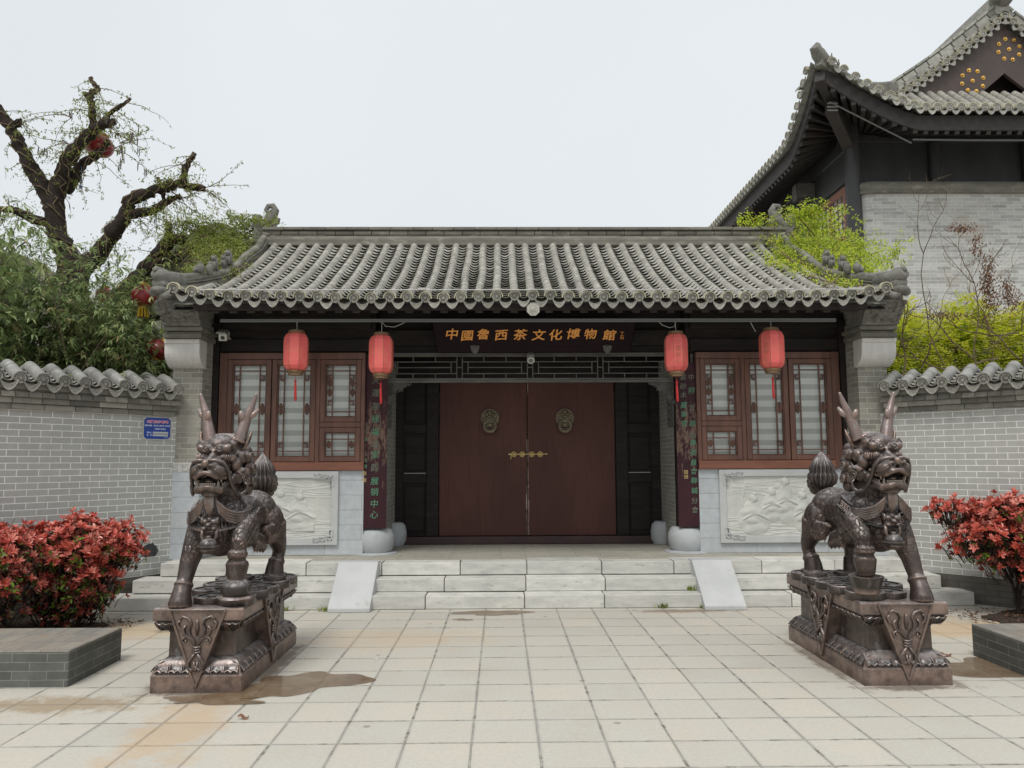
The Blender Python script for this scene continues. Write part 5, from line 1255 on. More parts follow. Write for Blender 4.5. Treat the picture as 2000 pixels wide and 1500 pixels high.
def plinth(root_loc, label):
    # the cast plinth: base slab, lotus bands, waist, top slab, hanging cloth triangles
    root = empty('bronze_plinth', root_loc, label=label, cat='plinth', group='bronze plinths carrying the beasts')
    hx, hy = .318, .725
    def ring(b, prof_):
        P = []
        for (d, z) in prof_:
            P.append([(-hx+d, -hy+d, z), (hx-d, -hy+d, z), (hx-d, hy-d, z), (-hx+d, hy-d, z)])
        ids = [[b.av(p) for p in r] for r in P]
        for a, c in zip(ids[:-1], ids[1:]):
            for k in range(4): b.af([a[k], a[(k+1) % 4], c[(k+1) % 4], c[k]])
        b.af(ids[0][::-1]); b.af(ids[-1])
    b = MB(); ring(b, [(0, -.01), (0, .118), (.006, .125)]); b.build('base_slab', MT['bronze'], root, bevel=.006)
    b = MB(); ring(b, [(.006, .124), (.012, .14), (.026, .180), (.050, .210), (.072, .222), (.085, .228), (.088, .245), (.090, .395), (.084, .408), (.06, .42), (.035, .44), (.02, .475), (.015, .49)]); b.build('waist', MT['bronze'], root, angle=35)
    b = MB(); ring(b, [(.0, .49), (.0, .572), (.008, .58)]); b.build('top_slab', MT['bronze'], root, bevel=.006)
    # petals: lower band and upper band
    b = MB(); rr = random.Random(3)
    def petal(o, r, n, w_, up):
        """heart-shaped petal lying on the sloping moulding"""
        o = Vector(o); r = Vector(r); n = Vector(n); K = 9
        P = []
        for i in range(6):
            t = i/5; row = []
            for j in range(K):
                s_ = -1+2*j/(K-1); ww = w_*(.5*(1-.35*t**3))
                if up: z = .130+.080*t; d = .010+.078*t**1.7
                else: z = .485-.070*t; d = .02+.05*t**1.8
                bulge = .018*(1-s_**2)**.5*(1-.35*abs(2*t-1))*(1-.25*math.cos(s_*PI)**2*(1-t))
                row.append(o+r*(s_*ww)+n*(-d+bulge+.002)+Vector((0, 0, z)))
            P.append(row)
        b.grid(P)
        # raised heart line
        pts = []
        for k in range(13):
            s_ = -1+2*k/12; zz = .140+.012*abs(math.sin(s_*PI)) if up else .475-.01*abs(math.sin(s_*PI))
            t = (zz-.130)/.080 if up else (.485-zz)/.070; d = (.010+.078*max(0, t)**1.7) if up else .02+.05*max(0, t)**1.8
            pts.append(o+r*(s_*w_*.46)+n*(-d+.020)+Vector((0, 0, zz)))
        b.tube(pts, .0055, 5)
        for s2 in (-1, 1):
            pts = []
            for k in range(7):
                t = k/6
                zz = .140+.068*t if up else .475-.058*t; d = (.010+.078*t**1.7) if up else .02+.05*t**1.8
                pts.append(o+r*(s2*w_*(.47-.10*t))+n*(-d+.014)+Vector((0, 0, zz)))
            b.tube(pts, .005, 5)
    for (o, r, n, ln) in (((0, -hy, 0), (1, 0, 0), (0, -1, 0), 2*hx), ((0, hy, 0), (-1, 0, 0), (0, 1, 0), 2*hx), ((hx, 0, 0), (0, 1, 0), (1, 0, 0), 2*hy), ((-hx, 0, 0), (0, -1, 0), (-1, 0, 0), 2*hy)):
        for up in (True, False):
            cnt = int(round((ln-.06)/(.104 if up else .092)))
            w_ = (ln-.05)/cnt
            for k in range(cnt): petal(Vector(o)+Vector(r)*(-ln/2+.025+w_*(k+.5)), r, n, w_*.97, up)
    b.build('lotus_petals', MT['bronze'], root, angle=50)
    # triangles of hanging cloth with a tied flower
    for (o, r, n) in (((0, -hy, 0), (1, 0, 0), (0, -1, 0)), ((hx, -.02, 0), (0, 1, 0), (1, 0, 0)), ((-hx, -.02, 0), (0, -1, 0), (-1, 0, 0)), ((0, hy, 0), (-1, 0, 0), (0, 1, 0))):
        o = Vector(o); r = Vector(r); n = Vector(n); k = 1.0 if abs(n.y) > .5 else 1.25
        b = MB(); z1, z0, hw = .567, .035, .195*k
        b.prism([(-hw, z1), (hw, z1), (0, z0)], o+n*.004, r, (0, 0, 1), -n*.10)
        for p, q in (((-hw, z1), (hw, z1)), ((-hw, z1), (0, z0)), ((hw, z1), (0, z0))):
            b.bar(o+r*p[0]+n*.008+Vector((0, 0, p[1])), o+r*q[0]+n*.008+Vector((0, 0, q[1])), .016, .020, up=n)
        TG = b.build('hanging_triangle', MT['bronze'], root, bevel=.003)
        b = MB(); F = lambda u, v, d=.012: o+r*(u*k)+n*d+Vector((0, 0, v))
        b.tube([F(0, .505), F(0, .48), F(0, .44), F(0, .39)], [.002, .013, .016, .006], 8, flat=.7)
        for s_ in (-1, 1):
            b.tube([F(0, .315), F(s_*.02, .36), F(s_*.05, .40), F(s_*.055, .44), F(s_*.04, .475), F(s_*.06, .51), F(s_*.10, .525), F(s_*.125, .50)], [.010, .013, .014, .014, .013, .013, .014, .006], 7, flat=.8)
            b.tube([F(s_*.008, .325), F(s_*.04, .37), F(s_*.085, .40), F(s_*.095, .44), F(s_*.075, .465)], [.010, .013, .015, .015, .008], 7, flat=.8)
            b.tube([F(s_*.09, .43), F(s_*.125, .445), F(s_*.135, .48), F(s_*.115, .50)], [.008, .013, .012, .006], 7, flat=.8)
            b.tube([F(s_*.01, .335), F(s_*.04, .375), F(s_*.075, .385), F(s_*.10, .365), F(s_*.09, .34), F(s_*.07, .35), F(s_*.078, .365)], [.009, .012, .012, .011, .009, .008, .006], 7, flat=.8)
            b.tube([F(s_*.006, .275), F(s_*.025, .245), F(s_*.05, .215), F(s_*.05, .175), F(s_*.025, .155), F(s_*.008, .18), F(s_*.012, .215)], [.009, .014, .017, .018, .014, .010, .007], 7, flat=.8)
        for zz, rr_ in ((.315, .030), (.297, .026), (.279, .030)): b.tube([F(-rr_, zz+.003), F(0, zz-.004, .02), F(rr_, zz+.003)], .008, 7)
        b.ell(F(0, .165), (.014, .010, .022) if abs(n.y) > .5 else (.010, .014, .022), n=8, m=6)
        b.build('tied_flower', MT['bronze'], TG, smooth=True)
    return root

def evaluated(o):
    dg = bpy.context.evaluated_depsgraph_get(); me = bpy.data.meshes.new_from_object(o.evaluated_get(dg)); bpy.data.objects.remove(o); return me

def beast(loc, sx, label, ingot):
    """scaly horned guardian; sx=-1 mirrors it"""
    root = empty('guardian_beast_statue', loc, label=label, cat='statue', group='bronze guardian beasts')
    MX = Matrix.Diagonal((sx, 1, 1, 1))
    def Bm(): b = MB(); b.M = MX; return b
    HS = .85                                             # head breadth
    def Bh(): b = MB(); b.M = Matrix.Diagonal((sx*HS, 1, 1, 1)); return b
    V = Vector
    b = Bm()
    E = lambda c, r, rx=0, ry=0, rz=0: b.ell(c, r, Matrix.Rotation(rz, 3, 'Z') @ Matrix.Rotation(ry, 3, 'Y') @ Matrix.Rotation(rx, 3, 'X'), 20, 13)
    # trunk
    E((0, -.40, .58), (.195, .225, .205)); E((0, -.47, .51), (.165, .19, .185)); E((0, -.05, .59), (.180, .34, .175)); E((0, .28, .585), (.200, .20, .205)); E((0, -.15, .49), (.155, .28, .14))
    E((0, -.42, .78), (.125, .14, .19)); E((0, -.38, .95), (.12, .13, .16))
    # shoulders, thighs
    for s_ in (-1, 1):
        E((s_*.165, -.38, .53), (.09, .135, .155), .3); E((s_*.145, .30, .50), (.105, .16, .17), -.2)
    # far front leg striding out to the corner
    b.tube([(-.15, -.42, .56), (-.17, -.50, .42), (-.185, -.57, .29), (-.19, -.615, .19), (-.192, -.635, .15)], [.105, .086, .066, .056, .052], 16)
    b.tube([(-.192, -.625, .165), (-.192, -.632, .145), (-.193, -.642, .128)], [.058, .070, .058], 16)
    b.tube([(-.193, -.64, .135), (-.194, -.66, .09), (-.195, -.675, .03), (-.195, -.678, .0)], [.060, .066, .080, .082], 16)
    # raised front leg
    b.tube([(.17, -.42, .58), (.19, -.55, .53), (.195, -.63, .44), (.192, -.645, .355)], [.095, .084, .062, .054], 16)
    b.tube([(.192, -.65, .385), (.192, -.652, .36), (.190, -.648, .335)], [.064, .076, .062], 16)
    b.tube([(.190, -.645, .34), (.190, -.63, .30)], [.056, .056], 16)
    b.tube([(.190, -.632, .315), (.190, -.638, .29), (.190, -.648, .225), (.190, -.650, .18)], [.070, .082, .070, .058], 16)
    # rear legs
    b.tube([(.15, .32, .50), (.175, .36, .38), (.185, .42, .30), (.18, .44, .25), (.17, .42, .19)], [.12, .086, .064, .055, .053], 16)
    b.tube([(.185, .46, .33), (.18, .44, .29)], [.045, .06], 12)
    b.tube([(.17, .42, .20), (.168, .415, .18), (.165, .41, .165)], [.062, .073, .066], 16)
    b.tube([(.165, .405, .17), (.16, .395, .12), (.16, .385, .06)], [.066, .075, .082], 16)
    b.tube([(-.15, .30, .50), (-.165, .34, .36), (-.17, .38, .28), (-.165, .37, .18)], [.11, .082, .06, .052], 16)
    b.tube([(-.165, .37, .19), (-.16, .355, .12), (-.16, .345, .06)], [.064, .072, .078], 16)
    # fur tufts on flanks and elbows
    rr = random.Random(8)
    for s_ in (-1, 1):
        for k in range(7):
            y = -.36+.035*k; b.tube([(s_*.20, y, .50-.01*k), (s_*.225, y+.015, .42-.012*k), (s_*.205, y+.045, .33-.004*k+.01*(k % 2))], [.030, .028, .004], 8)
        for k in range(6):
            y = .02+.045*k; b.tube([(s_*.19, y-.06, .50), (s_*.222, y-.02, .43), (s_*.20, y+.01, .345+.012*(k % 2))], [.032, .028, .004], 8)
        for k in range(4):
            b.tube([(s_*(.12+.02*k), .44, .50-.05*k), (s_*(.13+.02*k), .52, .44-.05*k)], [.035, .004], 8)
    headstart = len(b.v)
    # ---- head
    E((0, -.46, 1.06), (.165, .19, .155)); E((0, -.50, 1.135), (.135, .14, .095)); E((0, -.62, 1.0), (.115, .15, .075)); E((0, -.50, .93), (.12, .14, .11))
    for s_ in (-1, 1):
        E((s_*.082, -.640, 1.112), (.072, .045, .040), .15, s_*-.35, s_*-.35); E((s_*.130, -.60, 1.145), (.045, .05, .038))
        E((s_*.083, -.650, 1.055), (.040, .034, .030)); E((s_*.135, -.60, 1.045), (.035, .04, .028))
        E((s_*.078, -.745, .962), (.072, .068, .052), 0, s_*.2); E((s_*.045, -.79, .985), (.036, .030, .026))
        E((s_*.155, -.565, 1.00), (.050, .055, .048)); E((s_*.170, -.50, 1.055), (.045, .055, .050)); E((s_*.15, -.52, .915), (.055, .07, .06)); E((s_*.13, -.60, .90), (.035, .075, .026), 0, 0, s_*.4)
        # upper lip rising to the middle, jaw
        b.tube([(s_*.135, -.62, .945), (s_*.130, -.72, .915), (s_*.085, -.79, .918), (s_*.04, -.812, .94), (0, -.815, .948)], [.016, .020, .020, .019, .018], 10)
        b.tube([(s_*.125, -.54, .90), (s_*.118, -.66, .845), (s_*.095, -.735, .822), (s_*.045, -.765, .835), (0, -.77, .845)], [.035, .034, .030, .026, .026], 10)
        # ears
        b.tube([(s_*.165, -.44, 1.12), (s_*.195, -.43, 1.17), (s_*.215, -.42, 1.22), (s_*.225, -.415, 1.262)], [.020, .036, .028, .006], 10, flat=.6)
    E((0, -.70, .800), (.075, .055, .036)); E((0, -.62, .832), (.105, .13, .030)); E((0, -.69, .873), (.042, .07, .018), -.2)
    b.tube([(0, -.60, 1.10), (0, -.68, 1.055), (0, -.75, 1.025), (0, -.80, 1.008)], [.036, .034, .030, .032], 12); E((0, -.81, 1.012), (.032, .030, .030)); E((0, -.655, 1.098), (.030, .030, .026))
    # mane curls down the back of the head
    for s_ in (-1, 1):
        for (x, y, z, r_) in ((.175, -.40, 1.06, .055), (.185, -.36, .98, .058), (.18, -.34, .90, .055), (.165, -.33, .82, .055), (.13, -.30, 1.10, .06), (.14, -.27, 1.0, .065), (.14, -.26, .90, .06), (.12, -.25, .82, .05), (.06, -.26, 1.12, .06), (.05, -.22, 1.0, .07), (.05, -.20, .88, .065), (.195, -.42, .88, .04), (.20, -.45, .95, .036)):
            E((s_*x, y, z), (r_, r_, r_*.9))
    for q in range(headstart, len(b.v)):             # the head tapers a little from brow to jaw
        b.v[q].x *= HS
    o = b.build('tmp', MT['scaled'], None, fix=False)
    o.modifiers.new('r', 'REMESH').mode = 'VOXEL'; o.modifiers['r'].voxel_size = .0072
    s2 = o.modifiers.new('s', 'SMOOTH'); s2.iterations = 3; s2.factor = .5
    bpy.context.view_layer.update()
    me = evaluated(o); me.polygons.foreach_set('use_smooth', [True]*len(me.polygons)); me.materials.clear(); me.materials.append(MT['scaled'])
    body = link('body', me, root)
    # ---- relief ornament on the head, applied over the cast surface
    b = Bh()
    b.lathe([(0, .014), (.055, .010), (.078, .0), (.082, -.02)], 28, (0, -.578, 1.163), (0, -.62, .78)); b.tube([V((0, -.578, 1.163))+V((1, 0, 0))*.08*math.cos(t)+V((0, .78, .62))*.055*math.sin(t) for t in [2*PI*k/30 for k in range(31)]], .006, 6)
    for s_ in (-1, 1):
        for (c, r0, nrm_) in (((s_*.060, -.688, 1.118), .030, (s_*.1, -1, .25)), ((s_*.122, -.652, 1.150), .026, (s_*.45, -1, .25)), ((s_*.155, -.60, 1.165), .022, (s_*.9, -1, .3))):
            n_ = V(nrm_).normalized(); a_, c_ = frame(n_); pts = []
            for k in range(22):
                t = k*.55; q = r0*(1-k/24); pts.append(V(c)+a_*(q*math.cos(t)*s_)+c_*(q*math.sin(t)))
            b.tube(pts, .0062, 6); b.ell(V(c), .010, n=8, m=6)
        b.ell((s_*.083, -.672, 1.055), .020, n=12, m=8)                           # pupils
        for k in range(5): b.tube([(s_*(.11+.012*k), -.668+.012*k, 1.075), (s_*(.118+.012*k), -.668+.014*k, 1.052), (s_*(.112+.012*k), -.664+.012*k, 1.030)], .006, 5)
        b.tube([(s_*(.045+.026*math.cos(t)), -.812-.006*math.sin(t), .984+.018*math.sin(t)) for t in [2*PI*k/14 for k in range(12)]], .0075, 6)
        for k in range(4): b.tube([(s_*(.075+.016*k), -.812+.010*k, .975-.006*k), (s_*(.098+.014*k), -.800+.014*k, .955-.004*k), (s_*(.100+.016*k), -.79+.016*k, .935)], .0055, 5)
        # spiral curls on the mane and jaw
        for (c, r0, nr) in (((s_*.215, -.50, .90), .042, (1, -.4, 0)), ((s_*.228, -.40, 1.06), .034, (1, -.3, 0)), ((s_*.240, -.37, .97), .036, (1, -.2, 0)), ((s_*.235, -.35, .87), .036, (1, -.2, 0))):
            n_ = V((s_*nr[0], nr[1], nr[2])).normalized(); a_, c_ = frame(n_)
            b.tube([V(c)+a_*(r0*(1-k/24)*math.cos(k*.55))+c_*(r0*(1-k/24)*math.sin(k*.55)) for k in range(22)], .009, 6)
        # leaf-like jowl fins
        b.prism([(0, 0), (.06, .03), (.10, .02), (.13, .05), (.10, -.01), (.12, -.03), (.05, -.03)], (s_*.17, -.60, .955), (s_*.35, .9, 0), (0, 0, 1), (s_*.012, 0, 0))
    b.build('face_ornament', MT['bronze'], body, smooth=True)
    # black ellipsoids that paint the shade inside nostrils and open mouth
    b = Bh()
    for s_ in (-1, 1): b.ell((s_*.045, -.812, .984), (.014, .008, .010), n=10, m=6)
    b.ell((0, -.66, .895), (.085, .09, .028), n=14, m=8)
    b.build('mouth_shade', M('painted_hollow_shade', (.006, .005, .005), None, 5, .8, 0), body, smooth=True)
    b = Bh()
    for k in range(9):
        x = -.06+.015*k; y = -.775+.35*x*x*8; b.box(x-.006, x+.006, y, y+.012, .855, .874)
    for s_ in (-1, 1):
        b.tube([(s_*.085, -.748, .845), (s_*.086, -.75, .875), (s_*.083, -.748, .898)], [.013, .010, .002], 8); b.tube([(s_*.105, -.735, .925), (s_*.105, -.738, .895), (s_*.102, -.735, .875)], [.012, .009, .002], 8)
        for k in range(4): b.ell((s_*(.108+.003*k), -.715+.03*k, .865+.006*k), (.008, .010, .014), n=8, m=5)
    b.build('teeth', MT['tooth'], body, smooth=False)
    # ---- horns
    for s_ in (-1, 1):
        b = Bm(); main = [(s_*.105, -.45, 1.17), (s_*.125, -.435, 1.25), (s_*.145, -.42, 1.33), (s_*.165, -.41, 1.40), (s_*.190, -.40, 1.47), (s_*.215, -.40, 1.545)]
        n_ = 34; rings = []; cv = []
        pv = [V(p) for p in main]; rv = [.050, .043, .036, .030, .022, .010]
        for k in range(n_):
            t = k/(n_-1)*(len(pv)-1); i = min(int(t), len(pv)-2); f_ = t-i
            p = pv[i].lerp(pv[i+1], f_); r_ = rv[i]+(rv[i+1]-rv[i])*f_; rings.append(p); cv.append(r_*(1+(.07 if (k % 2 and k < 22) else 0)))
        b.tube(rings, cv, 12)
        b.tube([pv[2]+V((0, 0, .02)), pv[2]+V((s_*.055, .02, .055)), pv[2]+V((s_*.085, .03, .10))], [.026, .024, .012], 10)
        b.tube([pv[2], pv[2]+V((-s_*.02, -.035, .04)), pv[2]+V((-s_*.025, -.05, .075))], [.024, .022, .012], 10)
        b.build('horn', MT['bronzetop'], root, smooth=True)
    # ---- crown comb
    b = Bh()
    for k in range(9):
        x = -.10+.025*k; b.tube([(x, -.50, 1.205-.9*x*x), (x*1.1, -.42, 1.228-.9*x*x), (x*1.15, -.30, 1.20-.9*x*x), (x, -.22, 1.12)], [.010, .016, .016, .012], 6)
    b.build('crown_comb', MT['bronzetop'], body, smooth=True)
    # ---- whiskers
    for s_ in (-1, 1):
        b = Bh(); b.tube([(s_*.02, -.80, 1.035), (s_*.07, -.795, 1.035), (s_*.12, -.765, 1.02), (s_*.152, -.73, .975), (s_*.162, -.70, .91), (s_*.168, -.66, .85), (s_*.185, -.61, .80), (s_*.21, -.56, .785), (s_*.238, -.535, .81), (s_*.245, -.53, .85), (s_*.228, -.54, .872)], [.010, .013, .015, .016, .016, .016, .015, .014, .012, .010, .006], 9)
        b.build('whisker', MT['bronze'], body, smooth=True)
    # ---- beard: grooved strands swept back to both sides, centre tuft
    for s_ in (-1, 1):
        b = Bh()
        for k in range(5):
            d = .0165*k
            b.tube([(s_*(.03+d*.3), -.70-.006*(k%2), .775-d*.6), (s_*.08, -.715+d*.3, .730-d), (s_*.14, -.69+d*.3, .680-d*1.15), (s_*.195, -.64, .655-d*1.1), (s_*.235, -.58, .655-d*.7), (s_*.262, -.52, .665-d*.3)], [.008, .0095, .010, .0095, .008, .003], 7)
        b.build('beard', MT['bronze'], body, smooth=True)
    b = Bh()
    for k in range(5): b.tube([(-.03+.015*k, -.72, .785), (-.028+.014*k, -.715, .71), (-.006+.003*k, -.69, .635)], [.016, .016, .004], 7)
    b.build('chin_tuft', MT['bronze'], body, smooth=True)
    # ---- collar with key fret, mask and bell
    b = Bm(); ctr = V((0, -.40, .64))
    def cp(t, v=0, d=0):   # t angle round the chest, 0 front
        x = math.sin(t)*(.222+d); y = -.40-math.cos(t)*(.252+d); z = .565+.135*(1-math.cos(t))*.9+v
        return V((x, y, z))
    Kt = 40; T0 = 1.75
    for (v0, v1, d) in ((-.042, -.030, .020), (.030, .042, .012), (-.030, .030, .006)):
        P = [[cp(-T0+2*T0*k/Kt, v, d-(.012*(v/.04)) + (.004 if i in (1, 2) else -.02)) for k in range(Kt+1)] for i, v in enumerate((v0-.001, v0, v1, v1+.001))]
        b.grid(P)
    for k in range(13):
        t = .28+k*.105
        for s_ in (-1, 1):
            def seg(a0, v0_, a1, v1_): b.tube([cp(s_*a0, v0_, .012-.012*(v0_/.04)), cp(s_*a1, v1_, .012-.012*(v1_/.04))], .0042, 4)
            if t > 1.55: continue
            seg(t, -.020, t, .020); seg(t, .020, t+.075, .020); seg(t+.075, .020, t+.075, -.006); seg(t+.075, -.006, t+.035, -.006)
            seg(t, -.020, t+.105, -.020)
    CO = b.build('collar', MT['bronze'], root, fix=False, angle=50)
    b = Bm(); mc = V((0, -.672, .568))
    for (x, z, rx, rz, dy) in ((0, .0, .055, .04, 0), (-.03, .03, .028, .022, -.012), (.03, .03, .028, .022, -.012), (0, .008, .020, .016, -.035), (-.035, -.018, .022, .016, -.018), (.035, -.018, .022, .016, -.018), (-.055, .035, .014, .030, 0), (.055, .035, .014, .030, 0), (0, .045, .02, .02, -.005)):
        b.ell(mc+V((x, dy, z)), (rx, .035, rz), n=12, m=8)
    for s_ in (-1, 1): b.tube([mc+V((s_*.045, -.012, -.02)), mc+V((s_*.052, -.022, -.07)), mc+V((s_*.038, -.022, -.105)), mc+V((s_*.020, -.02, -.10))], [.014, .013, .011, .008], 8)
    b.build('chest_mask', MT['bronze'], CO, smooth=True)
    b = Bm(); bc = V((0, -.700, .425))
    b.lathe([(.0, .075), (.018, .07), (.022, .055), (.045, .045), (.062, .02), (.066, .004), (.074, .003), (.074, -.004), (.066, -.005), (.060, -.03), (.035, -.052), (.0, -.058)], 24, bc)
    b.ell(bc+V((0, -.05, -.03)), (.02, .014, .014), n=10, m=6); b.tube([bc+V((.05*math.cos(t), -.02-.04*abs(math.sin(t)), -.025)) for t in (0, .6, 1.2, 1.57, 2.0, 2.5, 3.14)], .005, 5)
    b.build('bell', MT['bronze'], CO, angle=50)
    # ---- flame-shaped tail with ribs
    b = Bm(); K = 90; prof_ = [(.030, .74), (.065, .79), (.098, .84), (.112, .89), (.108, .93), (.092, .96), (.096, .99), (.088, 1.03), (.068, 1.08), (.040, 1.13), (.012, 1.175), (.0, 1.19)]
    rings = []
    prof_ = [(r_*1.08, .74+(z-.74)*.80) for r_, z in prof_]
    for r_, z in prof_:
        rings.append([b.av((r_*(1+.10*math.cos(18*t+z*8))*math.cos(t), .50+.02*(z-.8)+r_*(1+.10*math.cos(18*t+z*8))*math.sin(t)*.9, z)) for t in (2*PI*j/K for j in range(K))])
    for a in range(len(rings)-1):
        for j in range(K): b.af([rings[a][j], rings[a+1][j], rings[a+1][(j+1) % K], rings[a][(j+1) % K]])
    for s_ in (-1, 1):
        for (x, y, z, r_) in ((.07, .56, .80, .045), (.10, .52, .83, .035), (.03, .60, .76, .05)): b.ell((s_*x, y, z), r_)
    b.tube([(0, .46, .70), (0, .52, .74), (0, .52, .80)], [.06, .06, .05], 12)
    b.build('tail', MT['bronze'], root, smooth=True)
    # ---- coins underfoot
    b = Bm(); rr = random.Random(12)
    coins = [(-.03, -.50, .13, .05), (.16, -.55, .14, .055), (.22, -.30, .11, .06), (.20, -.08, .13, .055), (.23, .16, .12, .06), (.20, .40, .15, .06), (-.02, .45, .13, .05), (-.18, .36, .14, .058), (-.19, .10, .13, .05), (-.17, -.18, .13, .052), (0, -.22, .14, .055), (.02, .08, .15, .05), (.05, .26, .13, .055)]
    for (x, y, r_, h) in coins:
        K = 26; ph = rr.uniform(0, 6)
        def rg(q, z): return [b.av((x+q*(1+.03*math.sin(5*t+ph))*math.cos(t), y+q*(1+.03*math.sin(5*t+ph))*math.sin(t), z)) for t in (2*PI*j/K for j in range(K))]
        R_ = [rg(r_*.97, -.004), rg(r_, .01), rg(r_, h-.006), rg(r_*.95, h), rg(r_*.80, h), rg(r_*.78, h-.008), rg(r_*.3, h-.008), rg(r_*.28, h), rg(.001, h)]
        for a in range(len(R_)-1):
            for j in range(K): b.af([R_[a][j], R_[a][(j+1) % K], R_[a+1][(j+1) % K], R_[a+1][j]])
    for (x, y, r_, z) in ((.10, -.42, .10, .055), (.21, .24, .09, .06), (-.08, .30, .10, .055), (.16, .40, .10, .058), (.19, -.52, .09, .054)):
        b.lathe([(0, z+.022), (r_*.25, z+.022), (r_*.3, z+.015), (r_*.7, z+.015), (r_*.76, z+.022), (r_*.97, z+.022), (r_, z+.016), (r_, z-.004)], 24, (x, y, 0))
    b.build('coin_bed', MT['bronze'], root, angle=45)
    b = Bm()                                               # what the raised hoof rests on
    if ingot:
        b.lathe([(.0, .055), (.085, .055), (.10, .10), (.118, .165), (.122, .178), (.112, .178), (.10, .16), (.0, .15)], 28, (.19, -.645, 0)); b.ell((.19, -.645, .195), (.062, .062, .040))
    else:
        b.ell((.19, -.645, .115), (.108, .108, .085), n=24, m=14); b.lathe([(.0, .04), (.11, .04), (.12, .055), (.11, .07), (0, .08)], 24, (.19, -.645, 0))
    b.build('ingot' if ingot else 'ball', MT['bronze'], root, angle=60)
    return root
plinth((-2.140, 6.305, 0), 'dark bronze plinth with hanging triangles under the left horned beast')
plinth((2.895, 6.345, 0), 'dark bronze plinth with hanging triangles under the right horned beast')
beast((-2.095, 6.31, .58), 1, 'bronze horned beast statue with a ball under its raised hoof, left of the steps', False)
beast((2.855, 6.35, .58), -1, 'bronze horned beast statue with a cup-shaped ingot under its raised hoof, right of the steps', True)
# ------------------------------------------------------------------ plants
def leaf(mb, p, d, n, l, w, var, fold=.25, droop=0.0):
    d = d.normalized(); s_ = d.cross(n)
    if s_.length < 1e-4: s_ = d.cross(Vector((1, 0, 0)))
    s_.normalize(); u = s_.cross(d)
    a = mb.av(p); t = mb.av(p+d*l-u*droop*l*1.0)
    m1 = mb.av(p+d*l*.35-u*droop*l*.12); m2 = mb.av(p+d*l*.72-u*droop*l*.5)
    for q in (1, -1):
        e1 = mb.av(p+d*l*.32+s_*(q*w*.46)+u*(w*fold-droop*l*.10)); e2 = mb.av(p+d*l*.70+s_*(q*w*.44)+u*(w*fold-droop*l*.48))
        mb.af([a, m1, e1] if q > 0 else [a, e1, m1], var); mb.af([m1, m2, e2, e1] if q > 0 else [m1, e1, e2, m2], var); mb.af([m2, t, e2] if q > 0 else [m2, e2, t], var)
def leaf2(mb, p, d, n, l, w, var):           # light 2-face leaf for the distance
    s_ = d.cross(n); s_ = s_.normalized() if s_.length > 1e-4 else Vector((1, 0, 0))
    u = s_.cross(d).normalized()
    mb.quad(p, p+d*l*.5+s_*w*.5+u*w*.2, p+d*l-u*l*.12, p+d*l*.5-s_*w*.5+u*w*.2, var=var)
def rv(rr, up=0.0):
    v = Vector((rr.gauss(0, 1), rr.gauss(0, 1), rr.gauss(0, 1)+up)); return v.normalized()

def photinia(name, loc, ell_, stems, n, seed, label, green=.15, warm=0.0):
    """red-tipped hedge shrub: rosettes of leaves at shoot ends, dark leaves inside, bare stems below"""
    rr = random.Random(seed); root = empty(name, loc, label=label, cat='shrub', group=None)
    lf = MB(); st = MB(); st.cur = .3
    tips = []
    for (c, r) in ell_:
        c = Vector(c); r = Vector(r)
        for k in range(int(n*r.x*r.y*r.z/.04)+30):
            v = rv(rr, .35); q = rr.random()**.25 if rr.random() < .75 else rr.uniform(.3, .9)
            f = 1+.42*noise.noise(Vector((v.x*2.6+seed, v.y*2.6, v.z*2.6)))+(rr.random()**6)*.25
            p = c+Vector((v.x*r.x, v.y*r.y, v.z*r.z))*q*f
            tips.append((p, v, q, (p.z-c.z)/r.z))
    for (p, v, q, h) in tips:
        outer = q > .72 and h > -.45 and p.z > .45
        d0 = (v+Vector((0, 0, .55))).normalized()
        a, b_ = frame(d0)
        g = rr.random()
        cnt = rr.randint(7, 10) if outer else rr.randint(4, 6)
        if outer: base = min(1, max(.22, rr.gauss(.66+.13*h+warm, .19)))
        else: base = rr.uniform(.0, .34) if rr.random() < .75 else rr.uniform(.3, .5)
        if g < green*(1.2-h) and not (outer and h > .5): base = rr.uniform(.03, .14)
        ph = rr.uniform(0, 6)
        for k in range(cnt):
            t = ph+k*2.4; e = rr.uniform(.25, 1.0)
            d = (a*math.cos(t)*e+b_*math.sin(t)*e+d0*rr.uniform(.35, .9)).normalized()
            l = rr.uniform(.034, .068)*(1 if outer else .9)
            leaf(lf, p+d*.006, d, d0, l, l*.42, min(1, max(0, base+rr.gauss(0, .06))), .22, rr.uniform(0, .3))
        st.tube([p, p-d0*.05-Vector((0, 0, .03)), p-d0*.09-Vector((0, 0, .10))], [.0025, .003, .004], 4, cap=False)
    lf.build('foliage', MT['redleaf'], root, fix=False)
    for (x, y, h) in stems:
        base = Vector((x, y, -loc[2]))
        for k in range(5):
            c, r = rr.choice(ell_); c = Vector(c); e = c+Vector((rr.uniform(-.8, .8)*r[0], rr.uniform(-.6, .6)*r[1], rr.uniform(-.3, .5)*r[2]))
            m1 = base+Vector((rr.gauss(0, .02), rr.gauss(0, .02), (e.z-base.z)*.35)); m2 = m1.lerp(e, .5)+Vector((rr.gauss(0, .03), rr.gauss(0, .03), .02))
            st.tube([base, m1, m2, e], [.013, .010, .007, .003], 6)
            for j in range(5):
                t = m2.lerp(e, rr.random()); st.tube([t, t+rv(rr, .6)*.10, t+rv(rr, .8)*.2], [.004, .003, .002], 4)
    st.build('stems', MT['bark'], root, fix=False)
    return root
